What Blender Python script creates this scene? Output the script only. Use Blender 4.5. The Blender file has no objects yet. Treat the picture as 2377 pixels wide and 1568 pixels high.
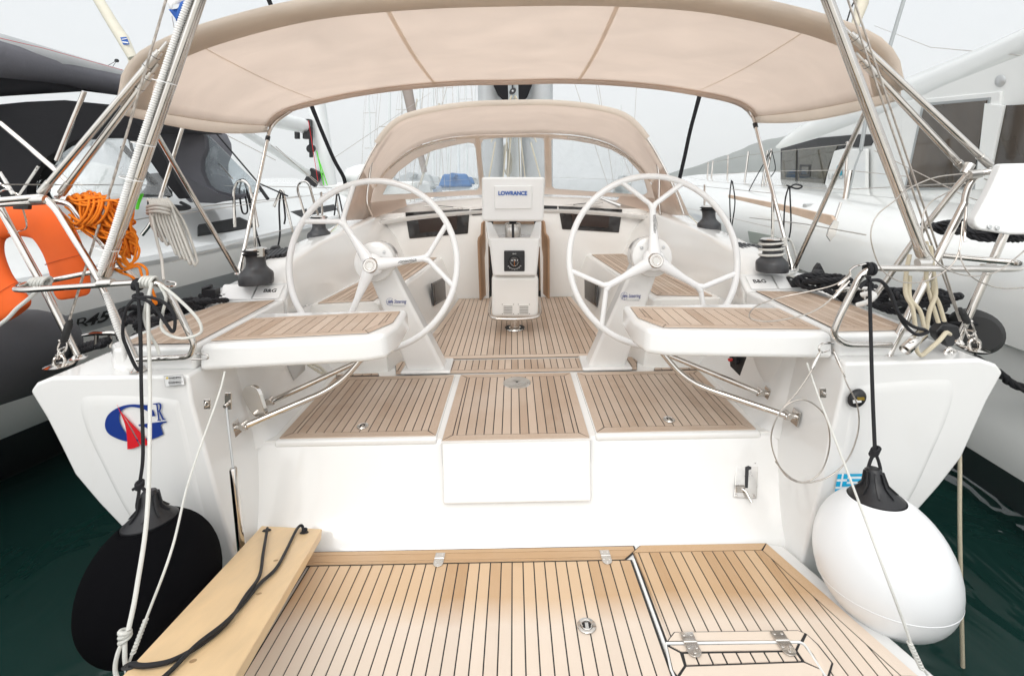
import bpy, math, random
from mathutils import Vector, Matrix
R = random.Random(7)
S = bpy.context.scene
COL = S.collection

# ---------------------------------------------------------------- camera, sky, sun, exposure
ROLL = 0.0192
CX, CY, FV = 1190.3, 418.0, 1114.0          # principal point and focal length, in units of a 2377 px wide picture
CAMZ = 2.0
cr, sr = math.cos(ROLL), math.sin(ROLL)
cam_d = bpy.data.cameras.new('camera')
cam = bpy.data.objects.new('camera', cam_d); COL.objects.link(cam)
cam.matrix_world = Matrix(((cr, sr, 0, 0), (0, 0, -1, 0), (-sr, cr, 0, CAMZ), (0, 0, 0, 1)))
cam_d.sensor_width = 36.0
cam_d.lens = FV / 2377.0 * 36.0
cam_d.shift_x = (1188.5 - CX) / 2377.0
cam_d.shift_y = -(784.0 - CY) / 2377.0
cam_d.clip_start = 0.05; cam_d.clip_end = 6000
S.camera = cam

w = bpy.data.worlds.new('World'); S.world = w; w.use_nodes = True
nt = w.node_tree; nt.nodes.clear()
out = nt.nodes.new('ShaderNodeOutputWorld'); bg = nt.nodes.new('ShaderNodeBackground')
sky = nt.nodes.new('ShaderNodeTexSky'); sky.sky_type = 'NISHITA'; sky.sun_disc = False
SUN_EL, SUN_AZ = math.radians(42), math.radians(192)
sky.sun_elevation = SUN_EL; sky.sun_rotation = SUN_AZ; sky.air_density = 1.2; sky.dust_density = 6.0
# a high thin overcast: the clear sky is veiled by an even pale cloud sheet
mix = nt.nodes.new('ShaderNodeMix'); mix.data_type = 'RGBA'; mix.inputs['Factor'].default_value = 0.93
tc = nt.nodes.new('ShaderNodeTexCoord'); sep = nt.nodes.new('ShaderNodeSeparateXYZ')
ramp = nt.nodes.new('ShaderNodeValToRGB')
ramp.color_ramp.elements[0].position = 0.0; ramp.color_ramp.elements[0].color = (0.875, 0.885, 0.89, 1)
ramp.color_ramp.elements[1].position = 0.9; ramp.color_ramp.elements[1].color = (0.89, 0.90, 0.90, 1)
e = ramp.color_ramp.elements.new(0.35); e.color = (0.825, 0.855, 0.88, 1)
mul = nt.nodes.new('ShaderNodeVectorMath'); mul.operation = 'SCALE'; mul.inputs['Scale'].default_value = 10.6
noi = nt.nodes.new('ShaderNodeTexNoise'); noi.inputs['Scale'].default_value = 1.6; noi.inputs['Detail'].default_value = 3
nr = nt.nodes.new('ShaderNodeMapRange'); nr.inputs['To Min'].default_value = 0.97; nr.inputs['To Max'].default_value = 1.03
mul2 = nt.nodes.new('ShaderNodeVectorMath'); mul2.operation = 'SCALE'
L = nt.links.new
L(tc.outputs['Generated'], sep.inputs[0]); L(sep.outputs['Z'], ramp.inputs[0])
L(tc.outputs['Generated'], noi.inputs['Vector']); L(noi.outputs[0], nr.inputs['Value'])
zr = nt.nodes.new('ShaderNodeMapRange'); zr.interpolation_type = 'SMOOTHSTEP'; zr.inputs['From Min'].default_value = .34; zr.inputs['From Max'].default_value = 1.0
zr.inputs['To Min'].default_value = 8.2; zr.inputs['To Max'].default_value = 11.5; L(sep.outputs['Z'], zr.inputs['Value'])
dt = nt.nodes.new('ShaderNodeVectorMath'); dt.operation = 'DOT_PRODUCT'; dt.inputs[1].default_value = (math.sin(SUN_AZ) * .94, math.cos(SUN_AZ) * .94, .34)   # glow added low behind the camera, below the sun, to light aft faces
gm = nt.nodes.new('ShaderNodeMapRange'); gm.interpolation_type = 'SMOOTHSTEP'; gm.inputs['From Min'].default_value = .0; gm.inputs['From Max'].default_value = 1.0; gm.inputs['To Min'].default_value = 1.0; gm.inputs['To Max'].default_value = 1.85
gx = nt.nodes.new('ShaderNodeMath'); gx.operation = 'MULTIPLY'
L(tc.outputs['Generated'], dt.inputs[0]); L(dt.outputs['Value'], gm.inputs['Value']); L(gm.outputs[0], gx.inputs[0]); L(zr.outputs[0], gx.inputs[1]); L(gx.outputs[0], mul.inputs['Scale'])   # an overcast sky is brighter overhead; the added glow is multiplied in
L(ramp.outputs[0], mul.inputs[0]); L(mul.outputs[0], mul2.inputs[0]); L(nr.outputs[0], mul2.inputs['Scale'])
L(sky.outputs[0], mix.inputs['A']); L(mul2.outputs[0], mix.inputs['B'])
L(mix.outputs['Result'], bg.inputs['Color']); bg.inputs['Strength'].default_value = 0.1
L(bg.outputs[0], out.inputs[0])

sd = bpy.data.lights.new('sun', 'SUN'); sd.energy = 0.5; sd.angle = math.radians(22); sd.color = (1.0, 0.97, 0.92)
sun = bpy.data.objects.new('sun', sd); COL.objects.link(sun)
sdir = Vector((math.sin(SUN_AZ) * math.cos(SUN_EL), math.cos(SUN_AZ) * math.cos(SUN_EL), math.sin(SUN_EL)))
sun.rotation_euler = sdir.to_track_quat('Z', 'Y').to_euler(); sun.location = (0, -3, 9)
S.view_settings.view_transform = 'Standard'; S.view_settings.look = 'None'
S.view_settings.exposure = 0.44; S.view_settings.gamma = 1.0
S.render.engine = 'CYCLES'
S.cycles.use_denoising = True
S.cycles.max_bounces = 8; S.cycles.transparent_max_bounces = 16; S.cycles.volume_bounces = 2
S.cycles.caustics_reflective = False; S.cycles.caustics_refractive = False

# ---------------------------------------------------------------- pixel -> world
def P(x, y, D):
    u = x - CX; v = y - CY
    X = u * cr - v * sr; Z = -u * sr - v * cr
    return Vector((X / FV * D, D, CAMZ + Z / FV * D))
def dirp(x, y):
    return P(x, y, 1.0) - Vector((0, 0, CAMZ))
def PZ(x, y, z):
    d = dirp(x, y); k = (z - CAMZ) / d.z
    return Vector((0, 0, CAMZ)) + d * k
def PL(x, y, p0, n):
    d = dirp(x, y); o = Vector((0, 0, CAMZ)); k = (Vector(p0) - o).dot(Vector(n)) / d.dot(Vector(n))
    return o + d * k

# ---------------------------------------------------------------- mesh builder
class G:
    def __init__(s):
        s.v = []; s.f = []; s.m = []; s.uv = []; s.rnd = []
    def add(s, vs, fs, mi=0, uvs=None, rnd=0.5):
        b = len(s.v); s.v += [tuple(p) for p in vs]
        for i, f in enumerate(fs):
            s.f.append([b + k for k in f]); s.m.append(mi)
            s.uv.append(uvs[i] if uvs else None); s.rnd.append(rnd)
        return s
    def poly(s, pts, mi=0, rnd=0.5, uv=None):
        return s.add(pts, [list(range(len(pts)))], mi, [uv] if uv else None, rnd)
    def slab(s, pts, off, mi=0):
        n = len(pts); off = Vector(off)
        a = [Vector(p) for p in pts]; b = [p + off for p in a]
        fs = [list(range(n)), list(range(2 * n - 1, n - 1, -1))] + [[i, i + n, (i + 1) % n + n, (i + 1) % n] for i in range(n)]
        return s.add(a + b, fs, mi)
    def box(s, c, d, rot=None, mi=0):
        c = Vector(c); hx, hy, hz = d[0] / 2, d[1] / 2, d[2] / 2
        vs = [Vector((x * hx, y * hy, z * hz)) for x in (-1, 1) for y in (-1, 1) for z in (-1, 1)]
        if rot is not None: vs = [rot @ p for p in vs]
        return s.add([c + p for p in vs], [(0, 1, 3, 2), (4, 6, 7, 5), (0, 4, 5, 1), (2, 3, 7, 6), (0, 2, 6, 4), (1, 5, 7, 3)], mi)
    def bb(s, x0, x1, y0, y1, z0, z1, mi=0):
        return s.box(((x0 + x1) / 2, (y0 + y1) / 2, (z0 + z1) / 2), (abs(x1 - x0), abs(y1 - y0), abs(z1 - z0)), None, mi)
    def tube(s, pts, r, n=10, closed=False, mi=0, cap=True, flat=1.0):
        pts = [Vector(p) for p in pts]; m = len(pts)
        if m < 2: return s
        T = []
        for i in range(m):
            if closed: t = pts[(i + 1) % m] - pts[i - 1]
            else: t = pts[min(i + 1, m - 1)] - pts[max(i - 1, 0)]
            T.append(t.normalized() if t.length > 1e-9 else Vector((0, 0, 1)))
        a = Vector((0, 0, 1)) if abs(T[0].z) < 0.9 else Vector((1, 0, 0))
        N = (a - T[0] * a.dot(T[0])).normalized()
        vs = []; Ls = [0.0]
        for i in range(m):
            N = N - T[i] * N.dot(T[i])
            N = N.normalized() if N.length > 1e-6 else T[i].orthogonal().normalized()
            B = T[i].cross(N)
            ri = r[i] if isinstance(r, (list, tuple)) else r
            for k in range(n):
                an = 2 * math.pi * k / n
                vs.append(pts[i] + (N * math.cos(an) + B * math.sin(an) * flat) * ri)
            if i: Ls.append(Ls[-1] + (pts[i] - pts[i - 1]).length)
        fs = []; uv = []
        for i in range(m if closed else m - 1):
            j = (i + 1) % m; l0 = Ls[i]; l1 = Ls[i + 1] if i + 1 < m else Ls[i] + (pts[0] - pts[-1]).length
            for k in range(n):
                k2 = (k + 1) % n
                fs.append((i * n + k, i * n + k2, j * n + k2, j * n + k))
                uv.append([(k / n, l0), ((k + 1) / n, l0), ((k + 1) / n, l1), (k / n, l1)])
        if cap and not closed:
            fs.append(list(range(n - 1, -1, -1))); uv.append([(0, 0)] * n)
            fs.append(list(range((m - 1) * n, m * n))); uv.append([(0, 0)] * n)
        return s.add(vs, fs, mi, uv)
    def grid(s, rows, mi=0, closed=False, flip=False, uv=True):
        m = len(rows); n = len(rows[0]); vs = [p for r_ in rows for p in r_]; fs = []; uvs = []
        for i in range(m - 1):
            for k in range(n if closed else n - 1):
                k2 = (k + 1) % n
                q = [i * n + k, i * n + k2, (i + 1) * n + k2, (i + 1) * n + k]
                u = [(k / n, i / m), ((k + 1) / n, i / m), ((k + 1) / n, (i + 1) / m), (k / n, (i + 1) / m)]
                if flip: q.reverse(); u.reverse()
                fs.append(q); uvs.append(u)
        return s.add(vs, fs, mi, uvs)
    def lathe(s, prof, base, axis=(0, 0, 1), n=28, mi=0, scale=(1, 1)):
        ax = Vector(axis).normalized(); a = ax.orthogonal().normalized(); b = ax.cross(a); base = Vector(base)
        rows = []
        for (r_, h) in prof:
            rows.append([base + ax * h + (a * math.cos(2 * math.pi * k / n) * scale[0] + b * math.sin(2 * math.pi * k / n) * scale[1]) * r_ for k in range(n)])
        return s.grid(rows, mi, closed=True)
    def build(s, name, mats, parent=None, smooth=35, bevel=0, bseg=3, solid=0, sub=0, label=None):
        me = bpy.data.meshes.new(name)
        me.from_pydata([tuple(p) for p in s.v], [], s.f)
        if not isinstance(mats, (list, tuple)): mats = [mats]
        for m_ in mats: me.materials.append(m_)
        me.polygons.foreach_set('material_index', s.m)
        ul = me.uv_layers.new(name='UVMap'); ca = me.color_attributes.new('rnd', 'FLOAT_COLOR', 'CORNER')
        for p_ in me.polygons:
            u = s.uv[p_.index]; rr = s.rnd[p_.index]
            for j, li in enumerate(p_.loop_indices):
                if u: ul.data[li].uv = u[j]
                ca.data[li].color = (rr, rr, rr, 1)
        me.update()
        if smooth:
            me.polygons.foreach_set('use_smooth', [True] * len(me.polygons))
            me.set_sharp_from_angle(angle=math.radians(smooth))
        o = bpy.data.objects.new(name, me); COL.objects.link(o)
        if bevel:
            w_ = o.modifiers.new('weld', 'WELD'); w_.merge_threshold = 1e-5
            b_ = o.modifiers.new('bevel', 'BEVEL'); b_.width = bevel; b_.segments = bseg; b_.limit_method = 'ANGLE'
            b_.angle_limit = math.radians(32); b_.harden_normals = False
            me.polygons.foreach_set('use_smooth', [True] * len(me.polygons))
            for at in list(me.attributes):
                if at.name == 'sharp_edge': me.attributes.remove(at)
            n_ = o.modifiers.new('wn', 'WEIGHTED_NORMAL'); n_.keep_sharp = False
        if solid:
            m2 = o.modifiers.new('solid', 'SOLIDIFY'); m2.thickness = solid; m2.offset = 0
        if sub:
            m2 = o.modifiers.new('sub', 'SUBSURF'); m2.levels = sub; m2.render_levels = sub
        if parent: attach(o, parent)
        if label: o['label'] = label
        return o

def attach(o, parent):
    o.parent = parent
    w_ = Vector(parent.location) if parent.parent is None else Vector((0, 0, 0))   # parts carry world-space meshes
    o.matrix_parent_inverse = Matrix.Translation(-w_)
def thing(name, label, cat, loc=(0, 0, 0), group=None):
    o = bpy.data.objects.new(name, None); COL.objects.link(o); o.location = loc; o.empty_display_size = 0.1
    o['label'] = label; o['category'] = cat
    if group: o['group'] = group
    return o
def tag(o, label, cat, group=None, kind=None):
    if label: o['label'] = label
    if cat: o['category'] = cat
    if group: o['group'] = group
    if kind: o['kind'] = kind
    return o
def struct(o): o['kind'] = 'structure'; return o

def cat(pts, n=8, closed=False):
    pts = [Vector(p) for p in pts]; m = len(pts); res = []
    if m < 3: return pts
    rng = range(m) if closed else range(m - 1)
    for i in rng:
        p1, p2 = pts[i], pts[(i + 1) % m]
        p0 = pts[i - 1] if (closed or i > 0) else p1 * 2 - p2
        p3 = pts[(i + 2) % m] if (closed or i + 2 < m) else p2 * 2 - p1
        for k in range(n):
            t = k / n; t2 = t * t; t3 = t2 * t
            res.append(0.5 * ((2 * p1) + (p2 - p0) * t + (2 * p0 - 5 * p1 + 4 * p2 - p3) * t2 + (3 * p1 - p0 - 3 * p2 + p3) * t3))
    if not closed: res.append(pts[-1])
    return res
def bend(pts, r, n=6):
    pts = [Vector(p) for p in pts]; res = [pts[0]]
    for i in range(1, len(pts) - 1):
        a, b, c = pts[i - 1], pts[i], pts[i + 1]
        la, lc = (a - b).length, (c - b).length; q = min(r, la * .45, lc * .45)
        p, t = b + (a - b).normalized() * q, b + (c - b).normalized() * q
        for k in range(n + 1):
            s_ = k / n; res.append(p * (1 - s_) ** 2 + b * 2 * s_ * (1 - s_) + t * s_ * s_)
    res.append(pts[-1]); return res
def resample(pts, step):
    pts = [Vector(p) for p in pts]; res = [pts[0]]; acc = 0.0
    for a, b in zip(pts, pts[1:]):
        l = (b - a).length
        if l < 1e-9: continue
        d = step - acc
        while d <= l:
            res.append(a + (b - a) * (d / l)); d += step
        acc = (acc + l) % step if l >= step - acc else acc + l
    if (res[-1] - pts[-1]).length > step * .3: res.append(pts[-1])
    return res
def laid(g, pts, r, strands=3, pitch=None, mi=0, n=7):
    """a laid (twisted) rope or wire: strands winding round the path"""
    pitch = pitch or r * 7
    pts = resample(pts, pitch / 8); m = len(pts)
    if m < 3: return g.tube(pts, r)
    T = [(pts[min(i + 1, m - 1)] - pts[max(i - 1, 0)]).normalized() for i in range(m)]
    N = T[0].orthogonal().normalized(); fr = []
    for i in range(m):
        N = (N - T[i] * N.dot(T[i])).normalized(); fr.append((N.copy(), T[i].cross(N)))
    for s_ in range(strands):
        path = []
        for i in range(m):
            a = 2 * math.pi * (i / 8 + s_ / strands)
            path.append(pts[i] + (fr[i][0] * math.cos(a) + fr[i][1] * math.sin(a)) * r * .52)
        g.tube(path, r * .56, n, mi=mi)
    return g
def pp(lst, D):
    """list of (x, y) or (x, y, D) picture points to world points"""
    return [P(q[0], q[1], q[2] if len(q) > 2 else D) for q in lst]

def clip(poly, a, b, c):   # keep a*x+b*y<=c
    res = []
    for i in range(len(poly)):
        p, q = poly[i], poly[(i + 1) % len(poly)]
        dp, dq = a * p[0] + b * p[1] - c, a * q[0] + b * q[1] - c
        if dp <= 0: res.append(p)
        if (dp < 0 < dq) or (dq < 0 < dp):
            t = dp / (dp - dq); res.append((p[0] + (q[0] - p[0]) * t, p[1] + (q[1] - p[1]) * t))
    return res
def area(poly): return sum(poly[i][0] * poly[(i + 1) % len(poly)][1] - poly[(i + 1) % len(poly)][0] * poly[i][1] for i in range(len(poly))) / 2
def inset(poly, ds):
    n = len(poly)
    if not isinstance(ds, (list, tuple)): ds = [ds] * n
    res = []
    lines = []
    for i in range(n):
        p, q = Vector(poly[i]), Vector(poly[(i + 1) % n]); d = (q - p).normalized(); nn = Vector((-d.y, d.x))
        lines.append((p + nn * ds[i], d))
    for i in range(n):
        (p, d), (q, e_) = lines[i - 1], lines[i]
        den = d.x * e_.y - d.y * e_.x
        if abs(den) < 1e-6: res.append(tuple(q)); continue
        t = ((q.x - p.x) * e_.y - (q.y - p.y) * e_.x) / den
        res.append(tuple(p + d * t))
    return res
def teak(g, poly, to3, border=0.045, w=0.045, gap=0.0052, ang=0.0, off=0.0, h=0.004, sheet=True, seed=1, rim=.002):
    """laid teak: a black caulk sheet with a bordered, mitred field of planks on it. border may be a list per edge"""
    rr = random.Random(seed)
    if area(poly) < 0: poly = poly[::-1]; border = [border[(len(border) - 2 - i) % len(border)] for i in range(len(border))] if isinstance(border, list) else border
    n = len(poly); bl = border if isinstance(border, list) else [border] * n
    if sheet:
        g.slab([to3(x, y, 0.0) for x, y in inset(poly, rim)], to3(0, 0, h * .3) - to3(0, 0, 0), 1)
    inner = inset(poly, bl)
    def put(q, r_, d):
        if len(q) < 3 or abs(area(q)) < 1e-6: return
        if area(q) < 0: q = q[::-1]
        o1, o2 = rr.random() * 9, rr.random() * 9
        dx, dy = d
        uv = [(x * dy - y * dx + o1, x * dx + y * dy + o2) for x, y in q]
        t = [to3(x, y, h) for x, y in q]; b = [to3(x, y, h * .1) for x, y in q]; m = len(q)
        g.poly(t, 0, r_, uv)
        g.add(t + b, [(i, i + m, (i + 1) % m + m, (i + 1) % m) for i in range(m)], 0, None, r_)
    for i in range(n):
        if bl[i] < 0.006: continue
        a, b = Vector(poly[i]), Vector(poly[(i + 1) % n]); c, d_ = Vector(inner[(i + 1) % n]), Vector(inner[i])
        d = (b - a).normalized(); e_ = gap * .6; nn = Vector((-d.y, d.x))
        q = [tuple(a + d * e_), tuple(b - d * e_), tuple(c - d * e_ - nn * gap * .5), tuple(d_ + d * e_ - nn * gap * .5)]
        put(q, 0.35 + rr.random() * .35, (d.x, d.y))
    fld = inset(poly, [x + gap * .5 for x in bl])
    dx, dy = math.sin(ang), math.cos(ang)        # plank direction
    ax, ay = dy, -dx
    ks = [(x * ax + y * ay - off) / w for x, y in fld]
    for k in range(math.floor(min(ks)), math.ceil(max(ks)) + 1):
        lo, hi = off + k * w + gap / 2, off + (k + 1) * w - gap / 2
        q = clip(clip(fld, ax, ay, hi), -ax, -ay, -lo)
        if len(q) >= 3: put(q, rr.random(), (dx, dy))
    return g

# ---------------------------------------------------------------- materials
def new(name):
    m = bpy.data.materials.new(name); m.use_nodes = True
    n = m.node_tree; b = n.nodes['Principled BSDF']; return m, n, b
def mat(name, col, rough=0.4, metal=0.0, noise=0.0, nscale=8, bump=0.0, bscale=60, coat=0.0, spec=0.5, sheen=0, stretch=None, trans=0):
    m, n, b = new(name)
    b.inputs['Base Color'].default_value = (*col, 1); b.inputs['Roughness'].default_value = rough
    b.inputs['Metallic'].default_value = metal; b.inputs['Coat Weight'].default_value = coat
    b.inputs['Specular IOR Level'].default_value = spec; b.inputs['Sheen Weight'].default_value = sheen
    tc_ = n.nodes.new('ShaderNodeTexCoord'); src = tc_.outputs['Object']
    if stretch:
        mp = n.nodes.new('ShaderNodeMapping'); mp.inputs['Scale'].default_value = stretch
        n.links.new(src, mp.inputs[0]); src = mp.outputs[0]
    if noise:
        t = n.nodes.new('ShaderNodeTexNoise'); t.inputs['Scale'].default_value = nscale; t.inputs['Detail'].default_value = 6
        n.links.new(src, t.inputs['Vector'])
        r_ = n.nodes.new('ShaderNodeMapRange'); r_.inputs['From Min'].default_value = .3; r_.inputs['From Max'].default_value = .7
        r_.inputs['To Min'].default_value = 1 - noise; r_.inputs['To Max'].default_value = 1 + noise
        n.links.new(t.outputs[0], r_.inputs['Value'])
        v = n.nodes.new('ShaderNodeVectorMath'); v.operation = 'SCALE'; v.inputs[0].default_value = col
        n.links.new(r_.outputs[0], v.inputs['Scale']); n.links.new(v.outputs[0], b.inputs['Base Color'])
        r2 = n.nodes.new('ShaderNodeMapRange'); r2.inputs['To Min'].default_value = max(0, rough * .8); r2.inputs['To Max'].default_value = min(1, rough * 1.25)
        n.links.new(t.outputs[0], r2.inputs['Value']); n.links.new(r2.outputs[0], b.inputs['Roughness'])
    if bump:
        t = n.nodes.new('ShaderNodeTexNoise'); t.inputs['Scale'].default_value = bscale; t.inputs['Detail'].default_value = 3
        n.links.new(src, t.inputs['Vector'])
        bu = n.nodes.new('ShaderNodeBump'); bu.inputs['Strength'].default_value = bump; bu.inputs['Distance'].default_value = 0.01
        n.links.new(t.outputs[0], bu.inputs['Height']); n.links.new(bu.outputs[0], b.inputs['Normal'])
    return m
def gelcoat(name, col, dirt=0.05):
    m = mat(name, col, 0.14, coat=0.45, noise=0.012, nscale=1.3)
    n = m.node_tree; b = n.nodes['Principled BSDF']
    tc_ = n.nodes.new('ShaderNodeTexCoord')
    t = n.nodes.new('ShaderNodeTexNoise'); t.inputs['Scale'].default_value = 5; t.inputs['Detail'].default_value = 9; t.inputs['Roughness'].default_value = .7
    mp = n.nodes.new('ShaderNodeMapping'); mp.inputs['Scale'].default_value = (1, 1, .35)
    n.links.new(tc_.outputs['Object'], mp.inputs[0]); n.links.new(mp.outputs[0], t.inputs['Vector'])
    r_ = n.nodes.new('ShaderNodeMapRange'); r_.inputs['From Min'].default_value = .58; r_.inputs['From Max'].default_value = .78; r_.inputs['To Max'].default_value = dirt * 3
    n.links.new(t.outputs[0], r_.inputs['Value'])
    mx = n.nodes.new('ShaderNodeMix'); mx.data_type = 'RGBA'
    old = b.inputs['Base Color'].links[0].from_socket
    n.links.new(old, mx.inputs['A']); mx.inputs['B'].default_value = (col[0] * .8, col[1] * .74, col[2] * .62, 1)
    n.links.new(r_.outputs[0], mx.inputs['Factor']); n.links.new(mx.outputs['Result'], b.inputs['Base Color'])
    t2 = n.nodes.new('ShaderNodeTexNoise'); t2.inputs['Scale'].default_value = 2.2; t2.inputs['Detail'].default_value = 2
    n.links.new(tc_.outputs['Object'], t2.inputs['Vector'])
    bu = n.nodes.new('ShaderNodeBump'); bu.inputs['Strength'].default_value = .12; bu.inputs['Distance'].default_value = .02
    n.links.new(t2.outputs[0], bu.inputs['Height']); n.links.new(bu.outputs[0], b.inputs['Normal'])
    return m
def teak_mat(name, dark, mid, pale, wear=0.35, boundary=None):
    m, n, b = new(name); N_ = n.nodes.new; K = n.links.new
    at = N_('ShaderNodeAttribute'); at.attribute_name = 'rnd'
    uv = N_('ShaderNodeUVMap'); mp = N_('ShaderNodeMapping'); mp.inputs['Scale'].default_value = (90, 5, 1); K(uv.outputs[0], mp.inputs[0])
    gr = N_('ShaderNodeTexNoise'); gr.inputs['Scale'].default_value = 1.0; gr.inputs['Detail'].default_value = 5; gr.inputs['Distortion'].default_value = .6; K(mp.outputs[0], gr.inputs['Vector'])
    rp = N_('ShaderNodeValToRGB'); el = rp.color_ramp.elements
    el[0].position = 0; el[0].color = (*dark, 1); el[1].position = 1; el[1].color = (*pale, 1); q = el.new(.3); q.color = (*mid, 1)
    ad = N_('ShaderNodeMath'); ad.operation = 'MULTIPLY_ADD'; ad.inputs[1].default_value = .55; K(gr.outputs[0], ad.inputs[0])
    sc = N_('ShaderNodeMath'); sc.operation = 'MULTIPLY_ADD'; sc.inputs[1].default_value = .56; sc.inputs[2].default_value = -.02; K(at.outputs['Fac'], sc.inputs[0]); K(sc.outputs[0], ad.inputs[2])
    K(ad.outputs[0], rp.inputs[0])
    tc_ = N_('ShaderNodeTexCoord'); pt = N_('ShaderNodeTexNoise'); pt.inputs['Scale'].default_value = 2.6; pt.inputs['Detail'].default_value = 7; pt.inputs['Roughness'].default_value = .62
    K(tc_.outputs['Object'], pt.inputs['Vector'])
    mr = N_('ShaderNodeMapRange'); mr.inputs['From Min'].default_value = .42; mr.inputs['From Max'].default_value = .68; mr.inputs['To Max'].default_value = wear; K(pt.outputs[0], mr.inputs['Value'])
    fac = mr.outputs[0]
    if boundary:     # the outer end of the platform is paler and greyer than its inner end
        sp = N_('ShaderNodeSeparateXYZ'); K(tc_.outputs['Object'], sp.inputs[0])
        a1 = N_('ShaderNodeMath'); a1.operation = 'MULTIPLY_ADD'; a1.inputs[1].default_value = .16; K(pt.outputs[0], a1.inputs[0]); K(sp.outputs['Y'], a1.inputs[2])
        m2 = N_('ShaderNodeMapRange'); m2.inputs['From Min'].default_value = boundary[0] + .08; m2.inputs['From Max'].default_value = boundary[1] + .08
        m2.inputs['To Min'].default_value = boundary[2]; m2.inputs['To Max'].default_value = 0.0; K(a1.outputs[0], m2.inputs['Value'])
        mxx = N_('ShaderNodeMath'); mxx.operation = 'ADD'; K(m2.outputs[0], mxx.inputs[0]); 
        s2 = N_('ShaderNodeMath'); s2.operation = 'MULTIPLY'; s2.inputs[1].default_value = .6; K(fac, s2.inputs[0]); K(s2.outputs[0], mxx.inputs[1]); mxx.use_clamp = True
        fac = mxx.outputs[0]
    mx = N_('ShaderNodeMix'); mx.data_type = 'RGBA'; K(fac, mx.inputs['Factor']); K(rp.outputs[0], mx.inputs['A'])
    # wear and the paler platform end: mix with a greyed tint of itself
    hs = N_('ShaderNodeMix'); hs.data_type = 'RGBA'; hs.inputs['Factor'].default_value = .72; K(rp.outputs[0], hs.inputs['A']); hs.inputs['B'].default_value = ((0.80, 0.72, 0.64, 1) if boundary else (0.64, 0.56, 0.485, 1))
    K(hs.outputs['Result'], mx.inputs['B']); K(mx.outputs['Result'], b.inputs['Base Color'])
    b.inputs['Roughness'].default_value = .62
    bu = N_('ShaderNodeBump'); bu.inputs['Strength'].default_value = .25; bu.inputs['Distance'].default_value = .002; K(gr.outputs[0], bu.inputs['Height']); K(bu.outputs[0], b.inputs['Normal'])
    return m
def rope_mat(name, base, fleck=None, rough=.8, dens=.12, scale=(8, 260)):
    m, n, b = new(name); N_ = n.nodes.new; K = n.links.new
    b.inputs['Roughness'].default_value = rough; b.inputs['Specular IOR Level'].default_value = .25
    uv = N_('ShaderNodeUVMap'); mp = N_('ShaderNodeMapping'); mp.inputs['Scale'].default_value = (scale[0], scale[1], 1); K(uv.outputs[0], mp.inputs[0])
    wv = N_('ShaderNodeTexChecker'); wv.inputs['Scale'].default_value = 1.0
    mp2 = N_('ShaderNodeMapping'); mp2.inputs['Rotation'].default_value = (0, 0, .785); mp2.inputs['Scale'].default_value = (1, 1, 1); K(mp.outputs[0], mp2.inputs[0]); K(mp2.outputs[0], wv.inputs['Vector'])
    bu = N_('ShaderNodeBump'); bu.inputs['Strength'].default_value = .35; bu.inputs['Distance'].default_value = .002; K(wv.outputs['Fac'], bu.inputs['Height']); K(bu.outputs[0], b.inputs['Normal'])
    mx = N_('ShaderNodeMix'); mx.data_type = 'RGBA'; mx.inputs['A'].default_value = (*base, 1); mx.inputs['B'].default_value = (*[c * .78 for c in base], 1)
    K(wv.outputs['Fac'], mx.inputs['Factor']); last = mx.outputs['Result']
    if fleck:
        mp3 = N_('ShaderNodeMapping'); mp3.inputs['Scale'].default_value = (5, 60, 1); mp3.inputs['Rotation'].default_value = (0, 0, .2); K(uv.outputs[0], mp3.inputs[0])
        vo = N_('ShaderNodeTexVoronoi'); vo.inputs['Scale'].default_value = 1.0; K(mp3.outputs[0], vo.inputs['Vector'])
        sp = N_('ShaderNodeSeparateColor'); K(vo.outputs['Color'], sp.inputs[0])
        ls = N_('ShaderNodeMath'); ls.operation = 'LESS_THAN'; ls.inputs[1].default_value = dens; K(sp.outputs[0], ls.inputs[0])
        l2 = N_('ShaderNodeMath'); l2.operation = 'LESS_THAN'; l2.inputs[1].default_value = .33; K(vo.outputs['Distance'], l2.inputs[0])
        mu = N_('ShaderNodeMath'); mu.operation = 'MULTIPLY'; K(ls.outputs[0], mu.inputs[0]); K(l2.outputs[0], mu.inputs[1])
        m3 = N_('ShaderNodeMix'); m3.data_type = 'RGBA'; K(mu.outputs[0], m3.inputs['Factor']); K(last, m3.inputs['A']); m3.inputs['B'].default_value = (*fleck, 1); last = m3.outputs['Result']
    K(last, b.inputs['Base Color'])
    return m
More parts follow.
